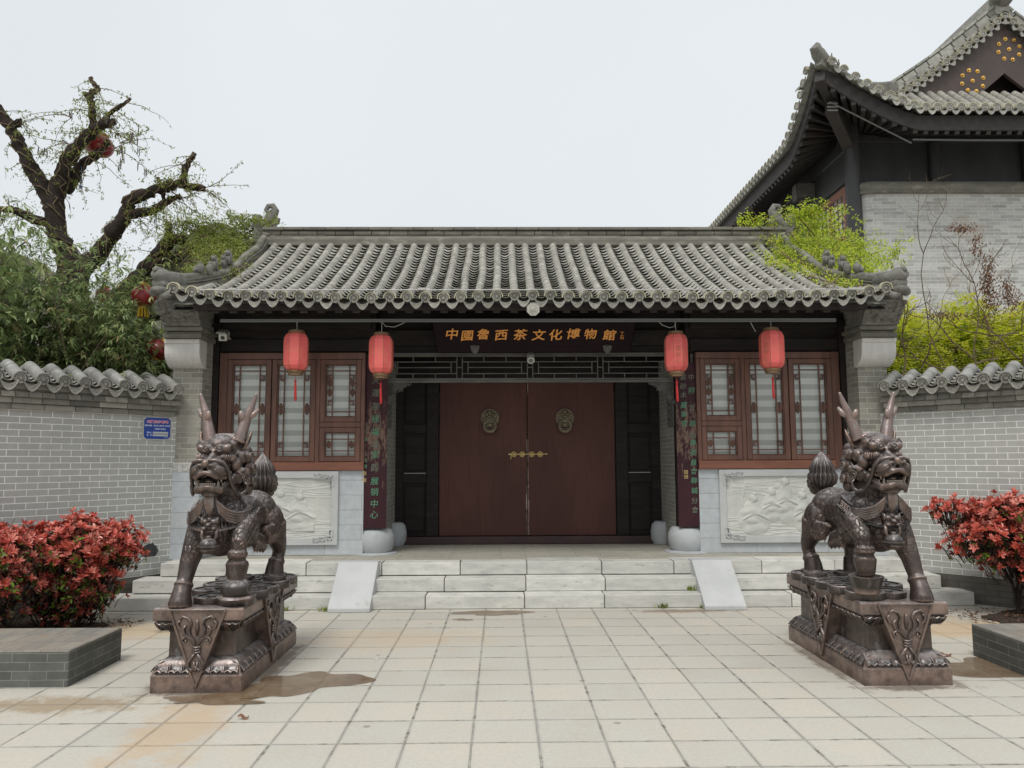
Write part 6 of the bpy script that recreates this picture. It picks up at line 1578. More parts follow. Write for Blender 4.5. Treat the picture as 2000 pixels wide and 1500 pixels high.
photinia('red_leaf_shrub', (-4.15, 7.75, 0), [((-.02, 0, .80), (.50, .42, .24)), ((.22, .10, .74), (.34, .32, .22)), ((.0, -.05, .60), (.42, .36, .24)), ((-.05, 0, .40), (.42, .34, .22)), ((-.1, 0, .22), (.36, .30, .16))], [(.02, 0, 0), (.12, .05, 0), (-.25, -.1, 0)], 560, 5, 'red-leaved shrub with a bare dark stem beside the left end of the steps', .15)
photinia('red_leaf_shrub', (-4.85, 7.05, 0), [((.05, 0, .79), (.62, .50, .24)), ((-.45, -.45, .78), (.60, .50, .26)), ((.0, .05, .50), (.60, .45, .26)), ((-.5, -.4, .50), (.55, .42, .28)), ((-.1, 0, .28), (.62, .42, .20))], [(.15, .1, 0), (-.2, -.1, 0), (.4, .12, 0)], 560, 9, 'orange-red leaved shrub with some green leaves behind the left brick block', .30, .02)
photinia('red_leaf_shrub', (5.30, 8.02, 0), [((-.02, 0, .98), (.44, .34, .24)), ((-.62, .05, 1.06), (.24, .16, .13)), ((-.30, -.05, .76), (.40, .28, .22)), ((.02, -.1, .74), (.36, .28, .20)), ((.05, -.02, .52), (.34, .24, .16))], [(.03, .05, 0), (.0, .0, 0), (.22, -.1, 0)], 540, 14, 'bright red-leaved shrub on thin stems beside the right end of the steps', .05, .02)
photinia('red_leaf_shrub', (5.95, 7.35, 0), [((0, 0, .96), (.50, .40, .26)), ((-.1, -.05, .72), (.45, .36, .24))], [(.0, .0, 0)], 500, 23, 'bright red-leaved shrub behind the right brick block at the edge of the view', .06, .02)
# dead leaves on the soil
def litter(name, cx, cy, rx, ry, n, seed, label):
    rr = random.Random(seed); b = MB()
    for k in range(n):
        p = Vector((cx+rr.uniform(-1, 1)*rx, cy+rr.uniform(-1, 1)*ry, .016+rr.uniform(0, .01))); d = rv(rr); d.z *= .25; l = rr.uniform(.02, .06)
        leaf2(b, p, d.normalized(), Vector((0, 0, 1)), l, l*.5, rr.random())
    tag(b.build(name, MT['dryleaf'], fix=False), label, 'leaf litter', kind='stuff')
litter('leaf_litter', -4.3, 7.65, .7, .45, 420, 2, 'dead brown leaves on the soil under the left red shrubs')
litter('leaf_litter', 5.3, 7.9, .7, .4, 360, 3, 'dead brown leaves on the soil under the right red shrubs')

# ---- bamboo behind the left wall
def bamboo(loc, ext, n, seed, label, zt):
    rr = random.Random(seed); root = empty('bamboo_clump', loc, label=label, cat='bamboo', group=None)
    lf = MB(); st = MB()
    for k in range(n):
        bx_ = Vector((rr.uniform(-1, 1)*ext[0], rr.uniform(-1, 1)*ext[1], 0))
        h = zt*rr.uniform(.55, 1.06)*(1-.22*abs(bx_.x/ext[0])**2); lean = Vector((rr.gauss(0, .22), rr.gauss(-.12, .2), 0))
        pts = [bx_+lean*(t*t)*h*.5+Vector((0, 0, h*t)) for t in (0, .3, .6, .8, 1.0)]
        st.cur = rr.random(); st.tube(pts, [.010, .009, .007, .005, .002], 5, cap=False)
        for j in range(62):
            t = rr.uniform(.38, 1.03); i = min(int(t*4), 3); p = pts[0].lerp(pts[-1], t)+lean*h*.5*(t*t-t)+Vector((0, 0, 0))
            p = p+Vector((rr.gauss(0, .13), rr.gauss(0, .13), rr.gauss(0, .06))); az = rr.uniform(0, 2*PI); base = min(1, max(0, rr.gauss(.45, .25)))
            for q in range(rr.randint(4, 6)):
                a2 = az+rr.uniform(-.7, .7); d = Vector((math.cos(a2), math.sin(a2), rr.uniform(-.75, .25))).normalized(); l = rr.uniform(.09, .17)
                leaf2(lf, p, d, Vector((0, 0, 1)), l, l*.17, min(1, max(0, base+rr.gauss(0, .1))))
    lf.build('foliage', MT['bamboo'], root, fix=False); st.build('canes', MT['twig'], root, fix=False)
bamboo((-6.2, 9.3, 0), (.75, .6), 210, 31, 'dense green bamboo behind the left end of the left courtyard wall', 4.5)
bamboo((-5.25, 9.9, 0), (.7, .5), 200, 32, 'dark green bamboo behind the middle of the left courtyard wall', 4.15)
bamboo((-5.0, 10.9, 0), (.5, .4), 120, 33, 'thinner bamboo between the old tree and the left pier', 3.6)
bamboo((-7.4, 9.9, 0), (.9, .7), 160, 34, 'tall yellowish bamboo at the left edge behind the courtyard wall', 4.75)

# ---- the old tree hung with creeper
def P2(x, y, Y=11.0): return at(x/3, y/3+120, Y)
def old_tree():
    base = P2(500, 1900, 11.0); root = empty('old_tree', (base.x, 11.0, 0), label='old lopped tree with black bare limbs and hanging creeper, behind the left wall', cat='tree')
    o = Vector((base.x, 11.0, 0)); rr = random.Random(77); pm = 11.0/1502/3*1.14
    W = MB(); branches = []
    def br(pts, rad, Y0=11.0, Y1=None, knob=True):
        Y1 = Y0 if Y1 is None else Y1; n_ = len(pts); P = []
        for i, (x, y) in enumerate(pts): P.append(P2(x, y, Y0+(Y1-Y0)*i/(n_-1))-o)
        R_ = [rad[0]+(rad[1]-rad[0])*i/(n_-1) for i in range(n_)]
        Q = []; S_ = []
        for i in range(n_-1):
            for j in range(5):
                t = j/5; Q.append(P[i].lerp(P[i+1], t)+Vector((rr.gauss(0, .006), rr.gauss(0, .01), rr.gauss(0, .006)))); S_.append((R_[i]+(R_[i+1]-R_[i])*t)*rr.uniform(.88, 1.14)*pm)
        Q.append(P[-1]); S_.append(R_[-1]*pm*1.08)
        W.tube(Q, S_, 10); branches.append((Q, S_))
    br([(560, 1900), (480, 1500), (435, 1330), (400, 1160), (335, 1010), (310, 850)], (66, 48))
    br([(320, 880), (250, 740), (190, 640), (130, 520), (80, 420), (20, 330), (-40, 240)], (40, 22), 11.0, 10.7)
    br([(60, 400), (85, 365), (120, 355)], (20, 17), 10.75)
    br([(310, 880), (350, 700), (385, 600), (450, 500), (540, 410), (600, 370), (672, 352)], (42, 18), 11.0, 10.8)
    br([(375, 760), (430, 690), (475, 600), (560, 550), (640, 470)], (34, 14), 11.1, 11.2)
    br([(545, 410), (548, 320), (535, 240), (508, 190)], (20, 15), 10.9)
    br([(530, 205), (545, 180), (575, 160), (548, 130), (532, 95)], (14, 8), 10.9)
    br([(590, 370), (640, 315), (700, 265), (762, 216)], (14, 6), 10.9)
    br([(270, 950), (200, 920), (120, 885), (60, 868), (-20, 870)], (26, 12), 11.0, 10.6)
    br([(440, 1330), (500, 1200), (560, 1150), (650, 1020), (720, 920), (760, 820), (860, 770), (950, 740), (1050, 718), (1130, 735), (1200, 748)], (48, 14), 11.0, 10.9)
    br([(1065, 720), (1085, 620), (1115, 575), (1142, 538)], (18, 10), 10.9)
    br([(740, 900), (800, 890), (880, 880), (960, 840), (1000, 805), (1062, 790)], (26, 12), 10.95, 11.1)
    br([(955, 835), (960, 760), (925, 680)], (10, 9), 11.0)
    br([(600, 1900), (660, 1470), (750, 1340), (850, 1230), (920, 1150), (985, 1060), (1040, 1045), (1085, 1045)], (62, 20), 11.15, 11.0)
    br([(985, 1065), (990, 1000), (988, 940)], (19, 14), 11.0)
    br([(880, 1200), (960, 1170), (1060, 1110), (1150, 1095)], (24, 12), 11.05)
    br([(640, 1750), (800, 1560), (900, 1500), (1030, 1470)], (24, 14), 10.6, 10.4)
    W.build('trunk', MT['bark'], root, smooth=True, fix=False)
    # creeper stems wound round the limbs and hanging twigs
    T = MB(); LF = MB(); PD = MB()
    for (Q, S_) in branches:
        for k in range(3):
            ph = rr.uniform(0, 6); f = rr.uniform(.25, .6); pts = []
            for i in range(0, len(Q), 1):
                d = (Q[min(i+1, len(Q)-1)]-Q[max(i-1, 0)]).normalized(); a, c = frame(d)
                pts.append(Q[i]+(a*math.cos(ph+i*f)+c*math.sin(ph+i*f))*S_[i]*1.08)
            T.cur = rr.random(); T.tube(pts, [.010]*len(pts), 5, cap=False)
    def spray(p, d, ln, leaves, pods):
        pts = [p]; v = d.normalized()
        for i in range(9):
            v = (v+Vector((rr.gauss(0, .22), rr.gauss(0, .22), rr.gauss(-.10, .14)))).normalized(); pts.append(pts[-1]+v*ln/9)
        T.cur = rr.random(); T.tube(pts, [.0065-.0005*i for i in range(10)], 4, cap=False)
        for i in range(leaves):
            q = rr.choice(pts[2:])+rv(rr)*.03; dd = rv(rr)
            for m_ in range(3): leaf2(LF, q+rv(rr)*.012, (dd+rv(rr)*.7).normalized(), Vector((0, 0, 1)), rr.uniform(.028, .055), .016, rr.random())
        for i in range(pods):
            q = rr.choice(pts[4:])
            for m_ in range(rr.randint(1, 3)):
                l = rr.uniform(.09, .17); c = q+Vector((rr.gauss(0, .02), 0, 0)); PD.cur = rr.random(); sl = rr.uniform(-.3, .3)
                PD.tube([c, c+Vector((sl*.03, 0, -l*.4)), c+Vector((sl*.06, 0, -l*.75)), c+Vector((sl*.02, 0, -l))], [.003, .012, .011, .002], 5, flat=.5)
    for (Q, S_) in branches[1:]:
        for k in range(int(len(Q)*.48)):
            p = rr.choice(Q[3:]); up = rr.uniform(-.7, .45); spray(p, Vector((rr.gauss(0, 1), rr.gauss(0, .6), up)), rr.uniform(.3, .8), rr.randint(6, 14), 1 if rr.random() < .22 else 0)
    for (x, y) in ((640, 330), (680, 420), (700, 480), (660, 520), (900, 700), (1190, 745), (1000, 700), (420, 330), (400, 480), (520, 560)):
        for k in range(3): spray(P2(x, y, 10.9)-o, Vector((rr.gauss(.5 if x > 500 else -.6, .5), rr.gauss(0, .4), rr.gauss(-.1, .3))), rr.uniform(.5, 1.05), 12, 2)
    # moss-like clumps of creeper leaves on the limbs
    for (x, y, r_, n_) in ((600, 330, .16, 260), (460, 410, .14, 160), (980, 700, .15, 240), (1110, 700, .12, 160), (190, 660, .12, 120), (100, 880, .18, 220), (340, 560, .15, 140), (900, 880, .10, 100), (660, 430, .12, 140), (620, 1080, .14, 120), (1180, 1080, .30, 400), (700, 1290, .2, 200), (60, 1150, .35, 400), (1050, 910, .25, 120), (280, 1050, .2, 120), (1020, 1010, .15, 100)):
        c = P2(x, y, 10.9)-o
        for k in range(n_):
            q = c+Vector((rr.gauss(0, r_), rr.gauss(0, r_*.6), rr.gauss(0, r_*.45))); leaf2(LF, q, rv(rr), Vector((0, 0, 1)), rr.uniform(.03, .06), .018, rr.random())
    T.build('creeper_stems', MT['twig'], root, fix=False); LF.build('creeper_leaves', MT['vineleaf'], root, fix=False); [p_.build('seed_pod', MT['pod'], root, fix=False) for p_ in PD.islands()[:98]]
old_tree()
def ball_lantern(loc, r, label, tas=True, squash=.85, tilt=0):
    root = empty('round_red_lantern', loc, label=label, cat='lantern', group='round red lanterns by the old tree'); root.rotation_euler = (0, tilt, 0)
    b = MB(); K = 32; rings = []
    for i in range(1, 14):
        t = PI*i/14; rings.append([b.av((r*math.sin(t)*(1-.02*(j % 2))*math.cos(u), r*math.sin(t)*(1-.02*(j % 2))*math.sin(u), r*squash*math.cos(t))) for j, u in enumerate(2*PI*j/K for j in range(K))])
    for a in range(len(rings)-1):
        for j in range(K): b.af([rings[a][j], rings[a+1][j], rings[a+1][(j+1) % K], rings[a][(j+1) % K]])
    b.build('lantern_body', MT['glossred'], root, smooth=True)
    b = MB(); b.lathe([(r*.3, -.02), (r*.33, .0), (r*.33, .03), (r*.2, .03)], 16, (0, 0, r*squash*.95)); b.lathe([(r*.3, -.03), (r*.33, -.02), (r*.33, .01), (r*.2, .01)], 16, (0, 0, -r*squash*.97)); b.build('end_band', MT['yellow'], root)
    if tas:
        b = MB(); 
        for k in range(9): b.tube([(.05*math.cos(k*.7), .05*math.sin(k*.7), -r*squash), (.06*math.cos(k*.7), .06*math.sin(k*.7), -r*squash-.13)], .013, 5)
        b.build('yellow_fringe', MT['yellow'], root)
MT['glossred'] = M('glossy_red_lantern', (.30, .02, .028), (.22, .015, .022), 4, .3, .1, 20, .002)
MT['yellow'] = M('yellow_fringe', (.60, .38, .02), (.5, .3, .02), 30, .6, .4, 60, .003)
c = at(281, 578, 9.75); ball_lantern(c, .155, 'round glossy red lantern with yellow fringe behind the left roof corner', True, .95)
c = at(316, 684, 9.85); ball_lantern(c, .20, 'round red lantern lying sideways in the creeper behind the left pier', False, .62, .5)
c = at(193, 284, 11.3); ball_lantern(c, .22, 'weathered red lantern caught high in the old tree', False, .8, .4)
c = at(205, 575, 11.4); ball_lantern(c, .13, 'faded red lantern half buried in bamboo beside the old tree', False, .8, .2)
# lamp bulb hung in the tree
root = empty('hanging_bulb', at(157, 372, 10.8), label='small bulb on a cord hanging in the old tree', cat='lamp')
b = MB(); b.ell((0, 0, 0), (.025, .025, .03)); b.build('bulb', MT['whiteplastic'], root, smooth=True)
b = MB(); b.lathe([(.018, .02), (.02, .06), (.008, .07)], 12); b.tube([(0, 0, .07), (.01, 0, .2), (.0, 0, .35)], .004, 5); b.build('socket', M('blue_plastic', (.03, .06, .15), None, 5, .5, 0), root)

# ---- creeper over the gatehouse roof
def on_roof(px, py, lift=.05):
    lo, hi = 0.0, 1.0
    for _ in range(24):
        t = (lo+hi)/2; p = prof(t); q = at(px, py, p.y)
        if q.z > p.z+lift: lo = t
        else: hi = t
    p = prof((lo+hi)/2); return at(px, py, p.y)
def roof_vine(label, blobs, stems, mat, seed, dry=()):
    rr = random.Random(seed); root = empty('roof_creeper', (XC, 10, 4), label=label, cat='creeper'); o = Vector((XC, 10, 4))
    lf = MB(); st = MB(); dl = MB()
    for (px, py, sx, sy, n, up) in blobs:
        for k in range(n):
            x = rr.gauss(px, sx); y = rr.gauss(py, sy); p = on_roof(x, y, .06) if y > 440 and 330 < x < 1740 else at(x, y, 10.6)
            p = p+Vector((0, rr.uniform(-.06, .06), rr.random()*up)); dd = rv(rr, .3)
            for m_ in range(11): leaf2(lf, p-o+rv(rr)*.045, (dd+rv(rr)*.6).normalized(), Vector((0, -.3, 1)).normalized(), rr.uniform(.03, .055), .020, min(1, max(0, rr.gauss(.6, .25))))
    for pts in stems:
        q = [((on_roof(x, y, .10) if y > 440 and 330 < x < 1740 else at(x, y, 10.6)))-o+Vector((rr.gauss(0, .015), 0, rr.uniform(0, .05))) for x, y in pts]
        st.cur = rr.random(); st.tube(q, [.011-.006*i/len(q) for i in range(len(q))], 5)
        for k in range(len(q)*2):
            s_ = rr.choice(q); st.tube([s_, s_+rv(rr, .2)*.10, s_+rv(rr, .1)*.24], [.004, .003, .002], 4, cap=False)
    for (px, py, sx, sy, n) in dry:
        for k in range(n):
            x = rr.gauss(px, sx); p = on_roof(x, rr.gauss(py, sy), .0)+Vector((0, 0, rr.uniform(-.0, .03))); d = rv(rr); d.z *= .4; leaf2(dl, p-o, d.normalized(), Vector((0, 0, 1)), rr.uniform(.025, .055), .022, rr.random())
    lf.build('leaves', mat, root, fix=False); st.build('vine_stems', MT['twig'], root, fix=False)
    if dry: dl.build('dead_leaves', MT['dryleaf'], root, fix=False)
roof_vine('yellow-green creeper with trailing stems over the right end of the gatehouse roof',
    [(1575, 428, 24, 12, 70, .10), (1590, 450, 34, 18, 190, .18), (1620, 485, 40, 14, 200, .14), (1560, 495, 34, 12, 190, .08), (1610, 522, 34, 12, 230, .05), (1545, 470, 26, 12, 120, .05), (1660, 530, 24, 10, 120, .05), (1680, 505, 26, 12, 80, .16), (1700, 525, 22, 8, 60, .1), (1500, 455, 22, 12, 55, .10), (1650, 545, 22, 10, 60, .08), (1740, 500, 26, 14, 50, .12), (1665, 560, 14, 8, 25, .05), (1540, 510, 20, 8, 40, .06), (1470, 440, 18, 6, 22, .05)],
    [[(1440, 445), (1480, 455), (1530, 470), (1580, 500), (1620, 520)], [(1470, 435), (1500, 460), (1530, 500), (1560, 515)], [(1500, 470), (1540, 510), (1590, 525), (1640, 512), (1680, 515)], [(1560, 430), (1600, 470), (1650, 480), (1700, 500)], [(1620, 560), (1650, 530), (1690, 520)], [(1540, 450), (1560, 480), (1600, 500), (1660, 520)], [(1580, 540), (1620, 550), (1680, 560)]],
    MT['limeleaf'], 41, ((1580, 520, 30, 6, 220), (1610, 548, 24, 6, 160), (1555, 500, 20, 8, 160), (1500, 545, 10, 6, 70), (1640, 560, 14, 4, 60), (1530, 485, 14, 8, 80)))
roof_vine('dull green creeper and dead leaves over the left end of the gatehouse roof',
    [(470, 440, 16, 8, 55, .10), (500, 436, 24, 5, 40, .05), (430, 470, 24, 14, 160, .12), (410, 500, 24, 14, 150, .12), (450, 500, 20, 14, 90, .08), (390, 450, 26, 14, 120, .12), (455, 525, 18, 8, 40, .06), (380, 530, 14, 10, 30, .08), (455, 485, 18, 14, 120, .05), (430, 525, 16, 12, 90, .04), (490, 460, 14, 8, 50, .04), (350, 460, 22, 14, 60, .14)],
    [[(345, 500), (380, 480), (420, 490), (460, 520), (470, 545)], [(360, 520), (400, 500), (440, 530)], [(370, 450), (410, 470), (440, 505), (480, 530)], [(470, 450), (500, 455), (530, 470)], [(330, 540), (370, 515), (410, 520)], [(500, 445), (525, 455), (520, 470)]],
    MT['vineleaf'], 43, ((445, 545, 16, 8, 170), (480, 545, 14, 5, 60), (480, 490, 8, 14, 60)))

# ---- shrubs behind the right wall
def lime_shrub(loc, r, n, seed, label, droop=.5):
    rr = random.Random(seed); root = empty('leafy_shrub', loc, label=label, cat='shrub', group=None); lf = MB(); st = MB()
    for k in range(n):
        v = rv(rr, .25); q = rr.random()**.4; f = 1+.38*noise.noise(v*1.9+Vector((seed, 0, 0)))
        p = Vector((v.x*r[0], v.y*r[1], v.z*r[2]))*q*f
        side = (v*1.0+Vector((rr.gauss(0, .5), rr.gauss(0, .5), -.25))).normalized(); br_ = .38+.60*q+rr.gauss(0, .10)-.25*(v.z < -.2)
        L_ = rr.uniform(.10, .2)                      # frond: leaflets either side of a stalk
        pts = [p+side*L_*t+Vector((0, 0, -droop*L_*t*t)) for t in (0, .25, .5, .75, 1)]
        for i, c in enumerate(pts):
            for s_ in (-1, 1):
                d = (side.cross(Vector((0, 0, 1)))*s_+side*.6+rv(rr)*.3).normalized(); leaf2(lf, c, d, Vector((0, 0, 1)), rr.uniform(.035, .06), .020, min(1, max(0, br_+rr.gauss(0, .07))))
    for k in range(16):
        v = rv(rr, .6); st.tube([(rr.gauss(0, .05), rr.gauss(0, .05), -loc[2]), (v.x*r[0]*.3, v.y*r[1]*.3, -r[2]*.5), (v.x*r[0]*.9, v.y*r[1]*.9, v.z*r[2]*.9)], [.02, .014, .004], 5)
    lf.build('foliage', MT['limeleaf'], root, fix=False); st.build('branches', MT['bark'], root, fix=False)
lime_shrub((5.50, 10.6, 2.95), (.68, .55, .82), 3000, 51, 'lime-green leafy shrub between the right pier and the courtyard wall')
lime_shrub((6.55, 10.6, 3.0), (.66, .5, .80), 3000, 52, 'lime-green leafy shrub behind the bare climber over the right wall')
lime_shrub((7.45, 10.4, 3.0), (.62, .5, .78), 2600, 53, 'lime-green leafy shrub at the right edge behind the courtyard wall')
def bare_vine():
    rr = random.Random(61); root = empty('bare_climber', (6.3, 10.0, 0), label='bare pale-stemmed climber with brown dead leaves rising over the right wall', cat='climber'); o = Vector((6.3, 10.0, 0))
    st = MB(); dl = MB()
    def grow(p, d, ln, r_, dep):
        n_ = 8; pts = [p]; v = d.normalized()
        for i in range(n_):
            v = (v+rv(rr)*.28+Vector((0, 0, .05))).normalized(); pts.append(pts[-1]+v*ln/n_)
        st.cur = rr.random(); st.tube(pts, [r_*(1-.6*i/n_) for i in range(n_+1)], 5, cap=False)
        if dep:
            for k in range(4): 
                q = rr.choice(pts[2:]); grow(q, v+rv(rr)*.9, ln*.45, r_*.5, dep-1)
    for (x, y, tx, ty, r_) in ((1862, 740, 1880, 500, .012), (1895, 740, 1925, 440, .014), (1905, 730, 1900, 560, .014), (1975, 740, 1960, 470, .012), (1930, 720, 1995, 560, .012)):
        a = at(x, y, 10.0)-o; b_ = at(tx, ty, 10.2)-o; a.z -= .4; grow(a, b_-a, (b_-a).length, r_, 3)
    for (x, y, tx, ty) in ((1760, 740, 1850, 620), (1800, 720, 1830, 640), (1900, 700, 1790, 640), (1950, 700, 1830, 690), (1990, 650, 1850, 655), (1860, 720, 1740, 715), (1990, 700, 1920, 640)):
        a = at(x, y, 9.9)-o; b_ = at(tx, ty, 9.8)-o; grow(a, b_-a, (b_-a).length, .013, 2)
    for (px, py, sx, sy, n) in ((1928, 540, 8, 26, 420), (1935, 590, 9, 24, 240), (1880, 445, 14, 5, 130), (1905, 480, 6, 16, 120), (1975, 585, 12, 14, 240), (1965, 560, 6, 12, 120), (1850, 615, 30, 5, 160)):
        for k in range(n):
            p = at(rr.gauss(px, sx), rr.gauss(py, sy), 10.05+rr.gauss(0, .05))-o; leaf2(dl, p, (rv(rr)+Vector((0, 0, -1.2))).normalized(), Vector((0, -1, 0)), rr.uniform(.03, .06), .014, rr.random())
    st.build('stems', MT['twig'], root, fix=False); dl.build('dead_leaves', MT['dryleaf'], root, fix=False)
bare_vine()
# ------------------------------------------------------------------ hall behind on the right
def hall():
    ox, oy = 10.49, 15.0
    root = empty('hall_building', (ox, oy, 0), label='tall dark timber hall with upturned eaves on a grey brick base, behind right', cat='building'); o = Vector((ox, oy, 0))
    def H(mb, name, mat, parent=None, **k):
        ob = mb.build(name, mat, **k); ob.parent = parent or root; p = ob.parent; base = Vector((0, 0, 0))
        while p is not None: base = base+p.location; p = p.parent
        ob.location = -base; return ob
    XE, YE, ZE = 6.02, 13.80, 8.17                      # eave lines; hall is symmetric about ox
    FX = 2*ox-XE; BY = 26.0
    up_ = lambda d: 1.00*(max(0, 1-d/2.05))**1.35 if d < 2.05 else 0
    def fe(x):                                          # front eave point
        d = min(x-XE+.1, FX+.1-x); return Vector((x, YE-.16*max(0, 1-d/2.0)**1.5, ZE+up_(d)))
    def le(y): d = y-YE+.1; return Vector((XE-.16*max(0, 1-d/2.0)**1.5, y, ZE+up_(d)))
    # brick lower wall with rounded left corner and weathered coping
    b = MB(); zt = 6.96; pts = [(7.35, 21.0), (7.26, 15.25), (7.29, 15.14), (7.40, 15.06), (7.6, 15.0), (13.5, 15.0), (13.5, 21)]
    f0 = [b.av((x, y, 0)) for x, y in pts]; f1 = [b.av((x, y, zt)) for x, y in pts]; n_ = len(pts)
    for k in range(n_): b.af([f0[k], f0[(k+1) % n_], f1[(k+1) % n_], f1[k]])
    b.af(f1); BW = H(b, 'brick_base_wall', MT['towerbrick'])
    b = MB()
    for (z0, z1, e) in ((zt, zt+.06, .07), (zt+.06, zt+.10, .03)):
        q = [(x-(e if x < 10 else 0), y-(e if y < 15.3 else 0)) for x, y in pts]; g0 = [b.av((x, y, z0)) for x, y in q]; g1 = [b.av((x, y, z1)) for x, y in q]
        for k in range(n_): b.af([g0[k], g0[(k+1) % n_], g1[(k+1) % n_], g1[k]])
        b.af(g1); b.af(g0[::-1])
    b.tube([(7.34, 21, zt+.14), (7.27, 15.4, zt+.14), (7.30, 15.14, zt+.14), (7.44, 15.05, zt+.14), (7.6, 15.02, zt+.14), (13.5, 15.02, zt+.14)], .12, 14)
    H(b, 'wall_coping', MT['ridge'], BW, angle=50)
    # timber storey
    b = MB(); b.box(7.24, 13.7, 15.42, 15.5, 6.6, 8.6); b.box(7.24, 13.7, 15.36, 15.43, 8.2, 8.36); b.box(7.16, 7.24, 15.3, 25, 7.35, 8.6); b.box(7.22, 7.29, 15.3, 25, 4.0, 7.4); b.box(7.10, 7.19, 15.2, 25, 7.95, 8.15)
    b.box(6.75, 7.15, 16.9, 17.2, 7.52, 7.90)
    H(b, 'timber_wall', MT['slate_wood'], bevel=.01)
    b = MB(); b.box(6.74, 6.748, 16.93, 17.17, 7.54, 7.88); b.box(6.76, 7.15, 16.89, 16.898, 7.54, 7.88); H(b, 'beam_end', MT['greywood'])
    for pr_, c_ in (([(.155, 4.5), (.15, 8.5)], (7.21, 15.16, 0)), ([(.12, 6.9), (.115, 8.4)], (9.04, 15.36, 0)), ([(.12, 6.9), (.115, 8.4)], (11.0, 15.36, 0))): b = MB(); b.lathe(pr_, 20, c_); H(b, 'column', MT['slate_wood'], angle=40)
    # side window of red-brown timber
    b = MB()
    for (y0, y1, z0, z1) in ((15.35, 17.2, 7.10, 7.25), (15.35, 17.2, 6.2, 6.32), (15.35, 15.47, 4.8, 7.1), (16.9, 17.05, 4.8, 7.1), (16.1, 16.2, 4.8, 7.1), (15.35, 17.2, 5.3, 5.42)): b.box(7.13, 7.21, y0, y1, z0, z1)
    b.box(7.16, 7.205, 15.5, 16.9, 5.42, 6.2)
    WN = H(b, 'side_window', MT['sillwood'], bevel=.01)
    b = MB()
    for k in range(5): b.box(7.145, 7.165, 15.47, 16.9, 6.40+.15*k, 6.42+.15*k)
    for k in range(7): b.box(7.147, 7.163, 15.58+.2*k, 15.60+.2*k, 6.32, 7.10)
    H(b, 'window_lattice', MT['redwood'], WN); b = MB(); b.box(7.17, 7.175, 15.47, 16.9, 6.32, 7.1); H(b, 'window_pane', MT['blind'], WN)
    # roof surfaces (skirt in front, long left slope), soffits and fascia
    ux = [XE+.0+(FX-XE)*k/60 for k in range(61)]; GY, GZ = 15.25, 9.15
    b = MB(); rows = []
    for t in (0, .33, .66, 1.0):
        row = []
        for x in ux:
            e = fe(x); tx = min(max(x, XE+2.05*t*1.0), FX-2.05*t); row.append(Vector((tx, e.y+(GY-e.y)*t, e.z*(1-t)+GZ*t-.10*math.sin(PI*t)-(0 if True else 0))))
        rows.append(row)
    b.grid(rows)
    uy = [YE+(BY-YE)*k/70 for k in range(71)]; rows = []
    for t in (0, .2, .4, .6, .8, 1.0):
        row = []
        for y in uy:
            e = le(y); X_ = e.x+(ox-e.x)*t; z = e.z*(1-min(1, t*2.2))+ (ZE+2.75*(.75*t+.25*t*t))*min(1, t*2.2)
            yy = max(y, YE+1.45*min(1, t*2)) ; row.append(Vector((X_, yy, max(z, e.z if t == 0 else z))))
        rows.append(row)
    b.grid(rows)
    rows = [[Vector((2*ox-p.x, p.y, p.z)) for p in r] for r in rows]; b.grid(rows)
    RF = H(b, 'roof', MT['pan'], fix=False)
    b = MB(); rr = random.Random(90)
    def fas(pfn, us, nrm, b):
        for z0, z1, dd in ((-.36, -.07, .10),):
            P = [[pfn(u)+nrm*(-dd)+Vector((0, 0, z)) for u in us] for z in (z1, z0)]
            b.grid(P); b.grid([[p-nrm*.05 for p in r] for r in P]); b.grid([P[1], [p-nrm*.05 for p in P[1]]])
    fas(fe, [XE+(FX-XE)*k/80 for k in range(81)], Vector((0, -1, 0)), b); fas(le, [YE+(BY-YE)*k/80 for k in range(81)], Vector((-1, 0, 0)), b)
    H(b, 'fascia', MT['brownwood'], RF, fix=False)
    b = MB()
    P = [[fe(x)+Vector((0, .12, -.33)) for x in ux], [Vector((min(max(x, 7.24), 13.74), 15.45, 8.50+.3*up_(min(x-XE, FX-x)))) for x in ux]]; b.grid(P)
    P = [[le(y)+Vector((.12, 0, -.33)) for y in uy], [Vector((7.24, max(y, 15.45), 8.50+.3*up_(y-YE))) for y in uy]]; b.grid(P)
    H(b, 'soffit', MT['darkwood'], RF, fix=False)
    b = MB(); x = XE+.25
    while x < FX-.2:
        e = fe(x)+Vector((0, .13, -.385)); sx = max(0, 1-(x-XE)/2.05); q = Vector((x+sx*1.15, 15.4, 8.35+.2*sx)); b.bar(e, q, .085, .085); x += .2
    y = YE+.25
    while y < BY-1:
        e = le(y)+Vector((.13, 0, -.385)); sy = max(0, 1-(y-YE)/2.05); q = Vector((7.2, y+sy*1.3, 8.35+.2*sy)); b.bar(e, q, .085, .085); y += .2
    H(b, 'rafters', MT['brownwood'], RF)
    # corner beams
    b = MB(); tip = Vector((XE-.02, YE-.05, ZE+.62)); b.bar(tip, (7.2, 15.2, 8.27), .20, .24); b.bar(tip+Vector((.35, .35, -.42)), (7.2, 15.2, 8.03), .22, .26); H(b, 'corner_beam', MT['brownwood'], RF, bevel=.02)
    b = MB(); q = tip+Vector((.32, .32, -.46))
    for k in range(3): b.box(q.x-.10, q.x+.10, q.y-.115, q.y-.105, q.z+.02-.07*k, q.z+.045-.07*k)
    H(b, 'beam_bands', MT['greywood'], RF)
    # tubes fixed under the eaves
    b = MB(); b.tube([fe(6.3)+Vector((0, .35, -.50)), fe(7.9)+Vector((0, .35, -.52))], .016, 7); b.tube([fe(x)+Vector((0, .30, -.47)) for x in (7.9, 9, 11, 14)], .018, 7); H(b, 'light_tubes', MT['steel'], RF)
